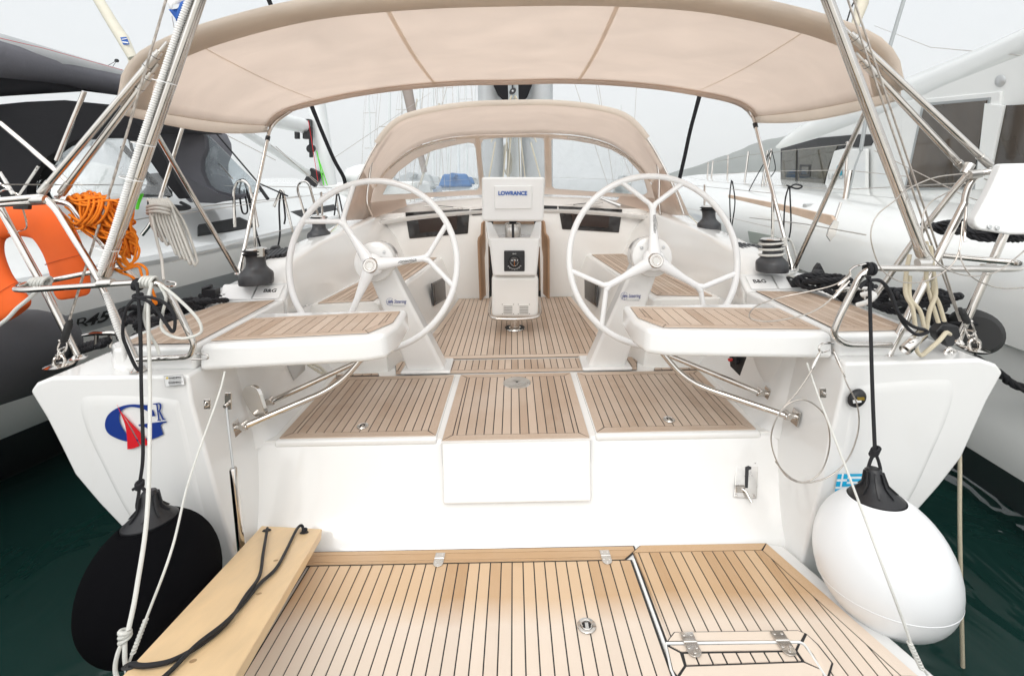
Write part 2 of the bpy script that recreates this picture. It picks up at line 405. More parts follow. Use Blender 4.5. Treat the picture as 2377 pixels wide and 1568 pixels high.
def canvas(name, col, trans=0.5, crease=0.25):
    m, n, b = new(name); N_ = n.nodes.new; K = n.links.new
    b.inputs['Roughness'].default_value = .85; b.inputs['Specular IOR Level'].default_value = .15
    tc_ = N_('ShaderNodeTexCoord'); t = N_('ShaderNodeTexNoise'); t.inputs['Scale'].default_value = 2.4; t.inputs['Detail'].default_value = 6; t.inputs['Distortion'].default_value = .5
    mp = N_('ShaderNodeMapping'); mp.inputs['Scale'].default_value = (1, 2.0, 1.5); K(tc_.outputs['Object'], mp.inputs[0]); K(mp.outputs[0], t.inputs['Vector'])
    r_ = N_('ShaderNodeMapRange'); r_.inputs['To Min'].default_value = .89; r_.inputs['To Max'].default_value = 1.07; K(t.outputs[0], r_.inputs['Value'])
    v = N_('ShaderNodeVectorMath'); v.operation = 'SCALE'; v.inputs[0].default_value = col; K(r_.outputs[0], v.inputs['Scale'])
    K(v.outputs[0], b.inputs['Base Color'])
    bu = N_('ShaderNodeBump'); bu.inputs['Strength'].default_value = crease; bu.inputs['Distance'].default_value = .03; K(t.outputs[0], bu.inputs['Height']); K(bu.outputs[0], b.inputs['Normal'])
    if trans:
        tr = N_('ShaderNodeBsdfTranslucent'); K(v.outputs[0], tr.inputs[0]); ms = N_('ShaderNodeMixShader'); ms.inputs[0].default_value = trans
        K(b.outputs[0], ms.inputs[1]); K(tr.outputs[0], ms.inputs[2]); K(ms.outputs[0], n.nodes['Material Output'].inputs[0])
    return m
def vinyl(name, tint=(.93, .95, .96), milk=0.12, alpha=0.2):
    m = bpy.data.materials.new(name); m.use_nodes = True; n = m.node_tree; n.nodes.clear(); N_ = n.nodes.new; K = n.links.new
    o = N_('ShaderNodeOutputMaterial'); tr = N_('ShaderNodeBsdfTransparent'); tr.inputs[0].default_value = (*tint, 1)
    gl = N_('ShaderNodeBsdfGlossy'); gl.inputs['Roughness'].default_value = .06
    df = N_('ShaderNodeBsdfTranslucent'); df.inputs[0].default_value = (.8, .83, .85, 1)
    fr = N_('ShaderNodeFresnel'); fr.inputs[0].default_value = 1.45
    tc_ = N_('ShaderNodeTexCoord'); t = N_('ShaderNodeTexNoise'); t.inputs['Scale'].default_value = 4; t.inputs['Detail'].default_value = 4; t.inputs['Distortion'].default_value = 1.0; K(tc_.outputs['Object'], t.inputs['Vector'])
    bu = N_('ShaderNodeBump'); bu.inputs['Strength'].default_value = .25; bu.inputs['Distance'].default_value = .02; K(t.outputs[0], bu.inputs['Height'])
    K(bu.outputs[0], gl.inputs['Normal']); K(bu.outputs[0], fr.inputs['Normal'])
    mr = N_('ShaderNodeMapRange'); mr.inputs['From Min'].default_value = .4; mr.inputs['From Max'].default_value = .75; mr.inputs['To Min'].default_value = milk; mr.inputs['To Max'].default_value = milk * 2.5; K(t.outputs[0], mr.inputs['Value'])
    a = N_('ShaderNodeMixShader'); K(mr.outputs[0], a.inputs[0]); K(tr.outputs[0], a.inputs[1]); K(df.outputs[0], a.inputs[2])
    c = N_('ShaderNodeMixShader'); K(fr.outputs[0], c.inputs[0]); K(a.outputs[0], c.inputs[1]); K(gl.outputs[0], c.inputs[2]); K(c.outputs[0], o.inputs[0])
    return m

M = {}
M['gel'] = gelcoat('white_gelcoat', (.775, .77, .755))
M['gel2'] = gelcoat('cockpit_gelcoat', (.83, .815, .785), .04)
M['gelcat'] = gelcoat('catamaran_gelcoat', (.77, .78, .765), .03)
M['grid'] = mat('nonskid', (.78, .77, .74), .6, noise=.03, nscale=3, bump=.3, bscale=400)
M['teak'] = teak_mat('teak_planks', (.29, .20, .135), (.43, .31, .225), (.60, .475, .375), .5)
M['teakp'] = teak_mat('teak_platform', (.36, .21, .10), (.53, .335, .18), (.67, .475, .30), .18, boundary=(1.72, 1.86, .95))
M['teakd'] = mat('varnished_teak', (.36, .22, .13), .35, noise=.15, nscale=6, stretch=(8, 8, .6), coat=.2)
M['caulk'] = mat('black_caulk', (.02, .02, .022), .6)
M['steel'] = mat('stainless_steel', (.64, .61, .575), .09, 1.0, noise=.06, nscale=14, bump=.03, bscale=12)
M['steelb'] = mat('brushed_steel', (.62, .60, .57), .28, 1.0, noise=.1, nscale=20)
M['wire'] = mat('wire_rope', (.50, .46, .42), .35, .9, noise=.15, nscale=60)
M['alu'] = mat('grey_anodised', (.55, .56, .56), .35, .6)
M['white'] = mat('white_plastic', (.80, .80, .79), .3, noise=.01, nscale=5)
M['wheel'] = mat('white_wheel_paint', (.80, .80, .80), .16, coat=.4)
M['pvc'] = mat('white_hose', (.74, .73, .71), .4)
M['black'] = mat('black_plastic', (.012, .012, .014), .42, noise=.1, nscale=20)
M['winch'] = mat('black_winch', (.045, .046, .05), .36, noise=.15, nscale=30)
M['glass'] = mat('dark_glass', (.012, .01, .01), .06, spec=.7)
M['rubber'] = mat('black_rubber', (.02, .02, .02), .7)
M['canvas'] = canvas('beige_canvas', (.89, .81, .75), .70, .55)
M['canvas2'] = canvas('beige_canvas_hem', (.86, .795, .725), .68, .8)
M['seam'] = canvas('beige_seam', (.92, .85, .78), .72, .1)
M['greycan'] = canvas('grey_canvas', (.17, .17, .19), .1, .6)
M['greycan2'] = canvas('pale_grey_canvas', (.62, .64, .65), .3, .3)
M['blackcan'] = canvas('black_canvas', (.014, .014, .016), 0, .3)
M['fleece'] = mat('black_fleece', (.004, .004, .005), 1.0, bump=.5, bscale=900, spec=.05)
M['fender'] = mat('white_fender_vinyl', (.82, .83, .84), .3, coat=.1, noise=.012, nscale=3)
M['orange'] = mat('orange_fabric', (.80, .12, .012), .75, noise=.06, nscale=5, bump=.3, bscale=14)
M['orope'] = rope_mat('orange_rope', (.92, .24, .015))
M['brope'] = rope_mat('black_rope', (.022, .022, .025), rough=.6)
M['wrope'] = rope_mat('white_rope', (.76, .75, .70), (.25, .45, .60), dens=.18)
M['crope'] = rope_mat('cream_rope', (.72, .64, .48), (.03, .03, .03), dens=.16)
M['grope'] = rope_mat('flecked_rope', (.66, .63, .58), (.03, .03, .03), dens=.35)
M['rrope'] = rope_mat('red_fleck_rope', (.62, .55, .45), (.5, .05, .04), dens=.3)
M['yrope'] = rope_mat('yellow_fleck_rope', (.75, .74, .68), (.75, .60, .02), dens=.5)
M['blrope'] = rope_mat('blue_fleck_rope', (.78, .77, .72), (.03, .12, .35), dens=.35)
M['pine'] = mat('pine_board', (.77, .55, .31), .45, noise=.07, nscale=2.5, stretch=(9, .8, 6), coat=.1)
M['pinee'] = mat('pine_end', (.70, .50, .28), .6, noise=.1, nscale=30)
M['vinyl'] = vinyl('clear_vinyl', milk=.10)
M['vinyl2'] = vinyl('smoky_vinyl', (.80, .84, .86), .14)
M['navy'] = mat('navy_decal', (.008, .035, .22), .35)
M['red'] = mat('red_decal', (.62, .012, .02), .35)
M['cyan'] = mat('cyan_decal', (.0, .40, .68), .35)
M['decalw'] = mat('white_decal', (.85, .85, .85), .35)
M['ink'] = mat('black_ink', (.02, .02, .02), .5)
M['blueink'] = mat('blue_ink', (.01, .10, .42), .5)
M['yellow'] = mat('yellow_ink', (.8, .6, .02), .5)
M['green'] = mat('green_rope', (.12, .70, .03), .7)
M['redm'] = mat('red_plastic', (.55, .02, .02), .4)
M['spar'] = mat('white_spar', (.76, .78, .78), .3, noise=.03, nscale=5)
M['greyhull'] = gelcoat('pale_grey_gelcoat', (.76, .765, .745), .03)
M['stripe'] = mat('dark_grey_stripe', (.33, .35, .355), .3)
M['deckstrip'] = mat('black_nonskid', (.035, .036, .038), .8, bump=.5, bscale=300, noise=.3, nscale=300)
M['hullbot'] = mat('dark_hull_bottom', (.015, .018, .02), .7)  # dark strip along the bottom of the neighbour hull

def text(body, size, p, right, up, m, name, parent, ext=0.0006, shear=0, align='CENTER', sx=1.0, bold=0):
    c = bpy.data.curves.new(name, 'FONT'); c.body = body; c.size = size; c.extrude = ext; c.align_x = align; c.align_y = 'CENTER'
    c.shear = shear; c.offset = bold; c.resolution_u = 4
    t = bpy.data.objects.new(name + '_tmp', c); COL.objects.link(t)
    dg = bpy.context.evaluated_depsgraph_get(); dg.update()
    me = bpy.data.meshes.new_from_object(t.evaluated_get(dg)); bpy.data.objects.remove(t)
    r_ = Vector(right).normalized(); u_ = Vector(up); u_ = (u_ - r_ * u_.dot(r_)).normalized(); n_ = r_.cross(u_)
    mw = Matrix.Translation(Vector(p)) @ Matrix((r_, u_, n_)).transposed().to_4x4() @ Matrix.Diagonal((sx, 1, 1, 1))
    me.transform(mw); me.materials.clear(); me.materials.append(m); me.name = name
    o = bpy.data.objects.new(name, me); COL.objects.link(o)
    if parent: attach(o, parent)
    return o

# ================================================================ water, hill, quay
def water_mat():
    m, n, b = new('harbour_water'); N_ = n.nodes.new; K = n.links.new
    b.inputs['Base Color'].default_value = (.008, .040, .034, 1); b.inputs['Roughness'].default_value = .03; b.inputs['Specular IOR Level'].default_value = .5; b.inputs['IOR'].default_value = 1.33
    tc_ = N_('ShaderNodeTexCoord'); t = N_('ShaderNodeTexNoise'); t.inputs['Scale'].default_value = 1.7; t.inputs['Detail'].default_value = 2.5; t.inputs['Distortion'].default_value = 1.2
    mp = N_('ShaderNodeMapping'); mp.inputs['Scale'].default_value = (1, .6, 1); K(tc_.outputs['Object'], mp.inputs[0]); K(mp.outputs[0], t.inputs['Vector'])
    t2 = N_('ShaderNodeTexNoise'); t2.inputs['Scale'].default_value = .5; t2.inputs['Detail'].default_value = 3; K(tc_.outputs['Object'], t2.inputs['Vector'])
    r_ = N_('ShaderNodeMapRange'); r_.inputs['To Min'].default_value = .6; r_.inputs['To Max'].default_value = 1.5; K(t2.outputs[0], r_.inputs['Value'])
    v = N_('ShaderNodeVectorMath'); v.operation = 'SCALE'; v.inputs[0].default_value = (.0085, .034, .029); K(r_.outputs[0], v.inputs['Scale']); K(v.outputs[0], b.inputs['Base Color'])
    bu = N_('ShaderNodeBump'); bu.inputs['Strength'].default_value = .7; bu.inputs['Distance'].default_value = .05; K(t.outputs[0], bu.inputs['Height']); K(bu.outputs[0], b.inputs['Normal'])
    return m
g = G(); g.poly([(-2600, -60, -.15), (2600, -60, -.15), (2600, 2600, -.15), (-2600, 2600, -.15)])
struct(g.build('water', water_mat(), smooth=0))
# the hill across the bay: a real ridge some 1.3 km off
def hill():
    g = G(); rows = []
    prof = [(0.0, 0), (.05, 8), (.08, 20), (.14, 52), (.2, 86), (.26, 124), (.34, 152), (.45, 176), (.6, 190), (.8, 150), (1.0, 80)]
    rr = random.Random(4)
    nx, ny = 90, 16
    for j in range(ny + 1):
        v = j / ny; row = []
        for i in range(nx + 1):
            u = i / nx; q = u
            h = 0
            for a, b in zip(prof, prof[1:]):
                if a[0] <= q <= b[0]: h = a[1] + (b[1] - a[1]) * (q - a[0]) / (b[0] - a[0])
            k = math.sin(math.pi * v) ** .8
            row.append((430 + 1700 * u, 1250 + 600 * v + 90 * math.sin(u * 7), -2 + h * 1.0 * k + (math.sin(u * 37 + v * 9) + math.sin(u * 71 - v * 17)) * 2.0 * k + rr.uniform(-1.4, 1.4) * k))
        rows.append(row)
    g.grid(rows)
    return g.build('hill', mat('wooded_hill', (.065, .08, .065), .95, noise=.35, nscale=.02), smooth=80)
struct(hill())
g = G(); g.bb(-30, 30, -22, .45, -2, .72)
struct(g.build('quay', mat('quay_concrete', (.68, .66, .62), .85, noise=.12, nscale=2, bump=.3, bscale=30), bevel=.03))

# ================================================================ the yacht
Y = thing('sailing_yacht', 'white sailing yacht seen from astern with two white wheels, teak cockpit and beige bimini', 'sailing yacht', (0, 2.1, 0))
ZS = .73                                             # cockpit sole
def beam(D):
    pts = [(2.05, 2.07), (2.6, 2.09), (3.4, 2.13), (4.5, 2.16), (6, 2.14), (8, 1.98), (10, 1.55), (12, .75), (13.4, .04)]
    for a, b in zip(pts, pts[1:]):
        if D <= b[0]: t = max(0, (D - a[0]) / (b[0] - a[0])); return a[1] + (b[1] - a[1]) * t
    return .04
SEC = [(1.22, 1.0), (1.15, 1.003), (1.02, .97), (.90, .942), (.78, .915), (.66, .868), (.54, .815), (.42, .75), (.30, .675), (.18, .59), (.06, .49), (-.1, .33), (-.2, .1)]
def sheer(D): return 1.205 + .026 * (D - 2.05)
for s in (-1, 1):
    g = G(); rows = []
    for D in (2.085, 2.3, 2.6, 2.89, 2.91, 3, 3.4, 4, 4.5, 5.2, 6, 7, 8, 9, 10, 11, 12, 12.8, 13.4):
        k = beam(D) + .006; f = max(0, (D - 8) / 5.4)
        rows.append([(s * k * (q ** (1 - .3 * f)), D + (1 - z / 1.22) * -.25 * f, min(z + (sheer(D) - 1.22) * max(0, z / 1.22), 1.16 if D < 2.9 else 9)) for z, q in SEC])
    g.grid(rows, flip=(s > 0)); g.build('hull_side', M['gel'], Y)

# transom wings, sloping a little outward underneath
def trans_outline(s):
    o = [(s * 2.07 * q, z) for z, q in SEC[1:-1]]
    o[0] = (s * 2.078, 1.14)
    return o
def inx(z): return 1.20 + .19 * max(0, min(1, (z - .35) / .75))
for s in (-1, 1):
    pts = [(s * (inx(1.2) + .01), 1.195), (s * 1.98, 1.20), (s * 2.05, 1.175)] + trans_outline(s) + [(s * .72, -.05), (s * .95, .12), (s * 1.15, .29), (s * inx(.35), .35), (s * inx(.6), .6), (s * inx(.9), .9), (s * inx(1.08), 1.08)]
    g = G(); g.slab([(x, 2.045, z) for x, z in pts], (0, .93, 0))
    g.build('transom_wing', M['gel'], Y, bevel=.03, bseg=5)
    # the moulded raised field on the wing
    q = [(1.48, 1.10), (1.80, 1.12), (1.86, 1.09), (1.84, .98), (1.77, .82), (1.66, .60), (1.52, .42), (1.38, .30), (1.31, .28), (1.29, .36), (1.36, .7), (1.43, 1.04)]
    q = [(p.x, p.y) for p in cat([(x, z, 0) for x, z in q], 4, True)]
    if area(q) < 0: q = q[::-1]
    cxm, czm = sum(a for a, b in q) / len(q), sum(b for a, b in q) / len(q)
    g = G(); rings = []
    for k, dd in ((1.0, 2.0455), (.985, 2.0446), (.96, 2.0430), (.93, 2.0417), (.88, 2.0410)): rings.append([(s * (cxm + (x - cxm) * k), dd, czm + (z - czm) * k) for x, z in q])
    g.grid(rings, closed=True, flip=(s > 0)); g.poly(rings[-1] if s < 0 else rings[-1][::-1]); g.build('moulded_panel', M['gel'], Y, smooth=80)
    # inner walls of the opening and the well sides under the helm seats
    g = G(); rows = []
    for D in (2.34, 2.37, 2.40, 2.44, 2.6, 2.9, 3.2, 3.28):
        lo = .70
        row = []
        for k in range(13):
            z = lo + (1.19 - lo) * k / 12
            k2 = min(1, max(0, (D - 2.345) / .085)); k2 = k2 * k2 * (3 - 2 * k2); x = (inx(z) + .012) * (1 - k2) + k2 * (1.215 + .17 * max(0, (z - .73) / .46) ** .55)
            row.append((s * x, D, z))
        rows.append(row)
    g.grid(rows, flip=(s < 0)); g.build('well_side', M['gel'], Y)
    # aft deck on top of the wing, and the side deck
    g = G(); rows = []
    for D in (2.94, 3, 3.5, 4.2, 5, 6, 7, 8, 10, 12, 13.3):
        b_ = beam(D); z = sheer(D) - .012; xi = min(1.40, b_ * .8) if D < 3 else (1.45 if D < 7 else 0.0)
        rows.append([(s * (xi + (b_ - xi) * k / 4), D, z + (.02 if k == 4 else .0) + (.10 * (1 - k / 4) if D >= 7 else 0)) for k in range(5)])
    g.grid(rows, flip=(s > 0)); g.build('side_deck', M['grid'], Y)
    g = G(); g.tube([(s * (beam(D) - .012), D, sheer(D) + .008) for D in (2.95, 3.4, 4, 5, 6, 7, 8, 9, 10, 11, 12, 13.3)], .014, 8); g.build('toe_rail', M['alu'], Y)

# transom face between the wings
g = G(); prof = [(2.50, .725), (2.405, .725), (2.388, .718), (2.378, .70), (2.345, .62), (2.30, .53), (2.26, .46), (2.215, .395), (2.175, .355), (2.15, .335), (2.145, .28), (2.14, -.15)]
rows = [[(x, D, z) for x in (-1.32, -.9, -.4, 0, .4, .9, 1.32)] for D, z in prof]
g.grid(rows); g.build('transom_face', M['gel'], Y, smooth=60)
# raised lip running round the front of the hatches
for a, b in ((-1.205, -.40), (.385, 1.205)):
    g = G(); g.bb(a, b, 2.372, 2.42, .70, .733); g.build('hatch_sill', M['gel'], Y, bevel=.012)
# centre locker
def face(z):
    pr = prof[3:10]
    for (d0, z0), (d1, z1) in zip(pr, pr[1:]):
        if z0 >= z >= z1: return d0 + (d1 - d0) * (z0 - z) / (z0 - z1)
    return 2.378
def locker(hw0, hw1, z1, front, col, name, bev, zt=.733):
    g = G(); c = -.008
    rows = []
    ztop = zt
    vs = []
    for z in (ztop, .60, .50, z1):
        d = face(min(z, .70)) - front; k = (ztop - z) / (ztop - z1); hw = hw0 + (hw1 - hw0) * k
        vs.append((c - hw, d, z)); vs.append((c + hw, d, z))
    for z in (ztop, .60, .50, z1):
        d = face(min(z, .70)) + .06; k = (ztop - z) / (ztop - z1); hw = hw0 + (hw1 - hw0) * k
        vs.append((c - hw, d, z)); vs.append((c + hw, d, z))
    fs = []
    for i in range(3): fs += [(2 * i, 2 * i + 2, 2 * i + 3, 2 * i + 1), (8 + 2 * i, 9 + 2 * i, 11 + 2 * i, 10 + 2 * i), (2 * i, 8 + 2 * i, 10 + 2 * i, 2 * i + 2), (2 * i + 1, 2 * i + 3, 11 + 2 * i, 9 + 2 * i)]
    fs += [(0, 1, 9, 8), (6, 14, 15, 7)]
    g.add(vs, fs); return g.build(name, col, Y, bevel=bev, bseg=4)
locker(.372, .354, .483, .008, M['caulk'], 'locker_seal', .02, zt=.722)
locker(.366, .348, .490, .034, M['gel'], 'stern_locker', .016)

# ---- cockpit sole
g = G(); g.bb(-1.28, 1.28, 2.39, 5.22, .66, .7255)
g.build('cockpit_sole', M['gel2'], Y)
def flat(z): return lambda x, y, h: Vector((x, y, z + h))
def hatch(name, poly, seed, off, ring=None, label=None):
    g = G(); g.slab([(x, y, ZS - .003) for x, y in poly], (0, 0, .007), 2)
    teak(g, inset(poly, .006) if area(poly) > 0 else inset(poly[::-1], .006), lambda x, y, h: Vector((x, y, ZS + .004 + h)), border=.046, seed=seed, off=off)
    h = g.build(name, [M['teak'], M['caulk'], M['gel']], Y, smooth=0, label=label)
    if ring:
        lift_ring(ring[0], ring[1], ZS + .009, h)
    return h
def lift_ring(x, y, z, parent, nrm=(0, 0, 1), r=.030):
    g = G(); g.lathe([(0, .001), (r * .62, .001), (r * .66, .004), (r * .95, .005), (r, .003), (r, 0)], (x, y, z), nrm, 28)
    o = g.build('lift_ring', M['steel'], parent)
    g = G(); pts = [(x + r * .55 * math.cos(a), y + r * .55 * math.sin(a), z + .005) for a in [i * math.pi / 9 for i in range(18)]]
    g.tube(pts, .0032, 6, closed=True); g.box((x, y - r * .15, z + .004), (r * .35, r * .8, .004))
    q = g.build('ring_pull', M['steel'], parent)
    g = G(); g.lathe([(0, 0), (r * .5, 0)], (x, y, z + .0025), nrm, 20); g.build('ring_recess', M['caulk'], parent)
hatch('floor_hatch', [(-1.195, 2.386), (-.403, 2.386), (-.40, 3.138), (-1.19, 3.138)], 3, -.40, label='left teak floor hatch')
hatch('floor_hatch', [(-.376, 2.338), (.357, 2.338), (.357, 3.138), (-.37, 3.138)], 5, .012, label='middle teak floor hatch with a round steel plate')
hatch('floor_hatch', [(.388, 2.386), (1.195, 2.386), (1.19, 3.138), (.388, 3.138)], 8, .39, label='right teak floor hatch')
for c in [o for o in COL.objects if o.name.startswith('floor_hatch')]:
    pass
hl = [o for o in COL.objects if o.name.startswith('floor_hatch')]
p_ = PZ(842, 989, ZS + .009); lift_ring(p_.x, p_.y, ZS + .009, hl[0])
p_ = PZ(1553, 974, ZS + .009); lift_ring(p_.x, p_.y, ZS + .009, hl[2])
p_ = PZ(1200, 887, ZS + .01); g = G(); g.lathe([(0, .003), (.012, .003), (.014, .002), (.083, .003), (.087, 0)], (p_.x, p_.y, ZS + .0085), n=40); g.build('deck_plate', M['steelb'], hl[1])
g = G(); g.lathe([(0, .001), (.007, .001)], (p_.x, p_.y, ZS + .012), n=12); g.build('plate_socket', M['caulk'], hl[1])
# strips and sole
g = G(); teak(g, [(-.80, 3.175), (.80, 3.175), (.86, 3.40), (-.86, 3.40)], lambda x, y, h: Vector((x, y, ZS + .001 + h)), border=[.045, .003, .003, .003], seed=11, off=.012)
g.build('teak_strip', [M['teak'], M['caulk']], Y, smooth=0)
g = G(); teak(g, [(-.76, 3.43), (.77, 3.43), (.69, 4.0), (.60, 5.18), (-.60, 5.18), (-.69, 4.0)], lambda x, y, h: Vector((x, y, ZS + .001 + h)), border=[.055, .05, .05, .003, .05, .05], seed=13, off=.012)
g.build('teak_sole', [M['teak'], M['caulk']], Y, smooth=0)
for s in (-1, 1):   # small side steps aft of the benches
    g = G(); teak(g, [(s * .90, 3.155), (s * 1.19, 3.155), (s * 1.20, 3.19), (s * .92, 3.20)], lambda x, y, h: Vector((x, y, ZS + .001 + h)), border=.003, seed=17, w=.06); g.build('teak_strip', [M['teak'], M['caulk']], Y, smooth=0)

# ---- benches
for s in (-1, 1):
    g = G(); sec = [(3.24, .93, .86), (3.5, .91, .78), (4.2, .84, .68), (5.22, .775, .615)]
    rows = []
    for D, xt, xb in sec:
        rows.append([(s * 1.55, D, 1.18), (s * (xt + .03), D, 1.18), (s * (xt + .008), D, 1.172), (s * xt, D, 1.15), (s * (xt * .45 + xb * .55), D, .95), (s * xb, D, .725)])
    g.grid(rows, flip=(s > 0)); g.poly([rows[0][i] for i in range(6)] + [(s * 1.5, 3.24, .725)])
    bench = g.build('bench', M['gel2'], Y, bevel=.012)
    g = G(); teak(g, [(s * 1.35, 3.28), (s * .985, 3.33), (s * .90, 4.2), (s * .835, 5.17), (s * 1.17, 5.17)], lambda x, y, h: Vector((x, y, 1.182 + h)), border=.04, seed=21 + s, ang=s * -.05, off=0, w=.04)
    g.build('teak_seat', [M['teak'], M['caulk']], bench, smooth=0)
    # small black vent window in the bench front
    if s < 0: q = [(1003, 657), (1033, 642), (1036, 693), (1008, 710)]
    else: q = [(1356, 644), (1386, 658), (1384, 712), (1357, 692)]
    n_ = Vector((-s, -.08, .15)).normalized(); p0 = Vector((s * .715, 4.3, .95))
    w4 = [PL(x, y, p0, (n_.x, n_.y, n_.z)) for x, y in q]
    g = G(); g.slab(w4, -n_ * .012); bw = g.build('bench_window', M['glass'], bench, bevel=.004)
    cen = sum(w4, Vector()) / 4; g = G(); g.slab([cen + (p - cen) * .78 + n_ * .003 for p in w4], -n_ * .004); g.build('window_pane', mat('smoked_glass', (.06, .055, .05), .2), bw)
    # coaming
    g = G(); rows = []
    for D, xb, xt, zt, xo in ((2.96, 1.40, 1.42, 1.30, 1.80), (3.0, 1.40, 1.43, 1.345, 1.82), (3.08, 1.395, 1.46, 1.405, 1.84), (3.3, 1.375, 1.52, 1.485, 1.83), (3.8, 1.33, 1.53, 1.545, 1.83), (4.4, 1.26, 1.50, 1.585, 1.83), (4.9, 1.20, 1.47, 1.625, 1.84), (5.25, 1.16, 1.45, 1.65, 1.85), (6.2, 1.1, 1.4, 1.7, 1.86)):
        rows.append([(s * xb, D, 1.15 if D > 3.2 else .74), (s * (xb * .6 + xt * .4), D, 1.18 + (zt - 1.18) * .5), (s * (xt - .015), D, zt - .03), (s * xt, D, zt - .008), (s * (xt + .03), D, zt), (s * (xo - .1), D, zt - .015), (s * (xo - .04), D, zt - .05), (s * (xo + .02), D, 1.2)])
    g.grid(rows, flip=(s > 0)); g.poly(rows[0] if s < 0 else rows[0][::-1]); g.build('coaming', M['gel2'], Y, smooth=50)

# ---- outer corner seats with teak, hinged helm seats
def rect(s, x0, x1, y0, y1): return [(s * x0, y0), (s * x1, y0), (s * x1, y1), (s * x0, y1)]
for s in (-1, 1):
    g = G(); pts = [(s * 1.415, 2.11), (s * 1.77, 2.11), (s * 1.84, 2.18), (s * 1.84, 2.93), (s * 1.415, 2.95)]
    g.slab([(x, y, 1.19) for x, y in pts], (0, 0, .105)); o = g.build('corner_seat', M['gel'], Y, bevel=.018, bseg=4)
    g = G(); teak(g, [(s * 1.44, 2.145), (s * 1.77, 2.145), (s * 1.80, 2.55), (s * 1.755, 2.86), (s * 1.46, 2.92)], lambda x, y, h: Vector((x, y, 1.297 + h)), border=[.045, .003, .003, .003, .003] if s > 0 else [.003, .003, .003, .003, .045], seed=31 + s, ang=s * .0, off=0, w=.036, gap=.003)
    g.build('teak_seat', [M['teak'], M['caulk']], o, smooth=0)
    g = G(); pts = [(s * .585, 2.19), (s * .70, 2.175), (s * 1.40, 2.13), (s * 1.40, 2.66), (s * .60, 2.665)]
    g = G(); top = [(s * .572, 2.36), (s * .60, 2.23), (s * .69, 2.185), (s * 1.402, 2.115), (s * 1.402, 2.64), (s * .585, 2.655)]
    b = [Vector((x, y, 1.182)) for x, y in top]; t = [Vector((x + (0.0 if abs(x) > 1.3 else s * .012), y + .008, 1.296)) for x, y in top]
    n = 6; g.add(b + t, [tuple(range(n))[::-1], tuple(range(n, 2 * n))] + [(i, (i + 1) % n, (i + 1) % n + n, i + n) for i in range(n)])
    o = g.build('helm_seat', M['gel'], Y, bevel=.024, bseg=5)
    g = G(); teak(g, [(s * .615, 2.40), (s * .69, 2.245), (s * 1.385, 2.175), (s * 1.385, 2.52), (s * .625, 2.605)], lambda x, y, h: Vector((x, y, 1.298 + h)), border=[.038, .038, .003, .038, .038], seed=41 + s, ang=0, off=0, w=.052, gap=.004)
    g.build('teak_seat', [M['teak'], M['caulk']], o, smooth=0)
    # struts: a bent stainless yoke from under the seat to brackets on the well side
    bA = [P(565, 990, 2.27), P(628, 932, 2.50)] if s < 0 else [P(1830, 966, 2.27), P(1765, 912, 2.50)]
    mA = [P(790, 893, 2.46), P(760, 880, 2.72)] if s < 0 else [P(1592, 885, 2.46), P(1625, 868, 2.72)]
    uA = [P(868, 818, 2.50), P(865, 822, 2.62)] if s < 0 else [P(1515, 812, 2.50), P(1525, 812, 2.62)]
    g = G(); g.tube(bend([bA[0], mA[0], uA[0] + Vector((0, 0, .05))], .12), .0155, 14)
    g.tube([bA[1], uA[1]], .0145, 14)
    g.build('seat_strut', M['steel'], Y)
    for q in bA:
        g = G(); g.box(q + Vector((s * .035, .0, -.005)), (.010, .055, .07), Matrix.Rotation(s * .25, 3, 'Y')); g.tube([q + Vector((-s * .0, -.022, .01)), q + Vector((0, .022, .01))], .014, 12)
        g.tube([q - Vector((s * .02, 0, 0)), q + Vector((s * .035, 0, 0))], .016, 12)
        g.build('strut_bracket', M['steel'], Y, bevel=.004)

# ---- instrument pods on the aft end of each coaming
for s in (-1, 1):
    bl = [(1.415, 2.925, 1.29), (1.415, 3.035, 1.385), (1.86, 3.055, 1.38), (1.83, 2.925, 1.29)]
    g = G(); a = [Vector((s * x, y, z)) for x, y, z in bl]; g.slab(a, (0, .10, -.10)); o = g.build('instrument_pod', M['gel'], Y, bevel=.02, bseg=4)
    n_ = (a[1] - a[0]).cross(a[3] - a[0]); n_ = n_.normalized(); n_ = n_ if n_.y < 0 else -n_
    e1 = (a[3] - a[0]).normalized(); e2 = (a[1] - a[0]).normalized()
    def quad(u0, u1, v0, v1, th, off=.0): return [a[0] + e1 * u + e2 * v + n_ * off for u, v in ((u0, v0), (u1, v0), (u1, v1), (u0, v1))]
    g = G(); g.slab(quad(.03, .19, .015, .115, 0), n_ * .012); o2 = g.build('display_cover', M['white'], o, bevel=.005)
    R1 = Vector((1, 0, 0)) if s > 0 else Vector((1, 0, 0))
    cpt = a[0] + e1 * .10 + e2 * .07 + n_ * .0125
    text('B&G', .034, cpt, (1, 0, 0), e2, M['ink'], 'display_lettering', o2, sx=1.25, bold=.0008)
    g = G(); g.slab(quad(.20, .37, .015, .115, 0), n_ * .010); o3 = g.build('display_cover', M['white'], o, bevel=.005)
    if s > 0:
        g = G(); g.slab(quad(.275, .36, .02, .10, 0, .010), n_ * .006); o4 = g.build('control_keypad', M['black'], o, bevel=.006)
        for i, (u, v) in enumerate(((.295, .075), (.335, .075), (.33, .045))):
            g = G(); g.lathe([(0, .004), (.006, .004), (.007, 0)], a[0] + e1 * u + e2 * v + n_ * .016, n_, 12); g.build('key', M['alu'], o4)

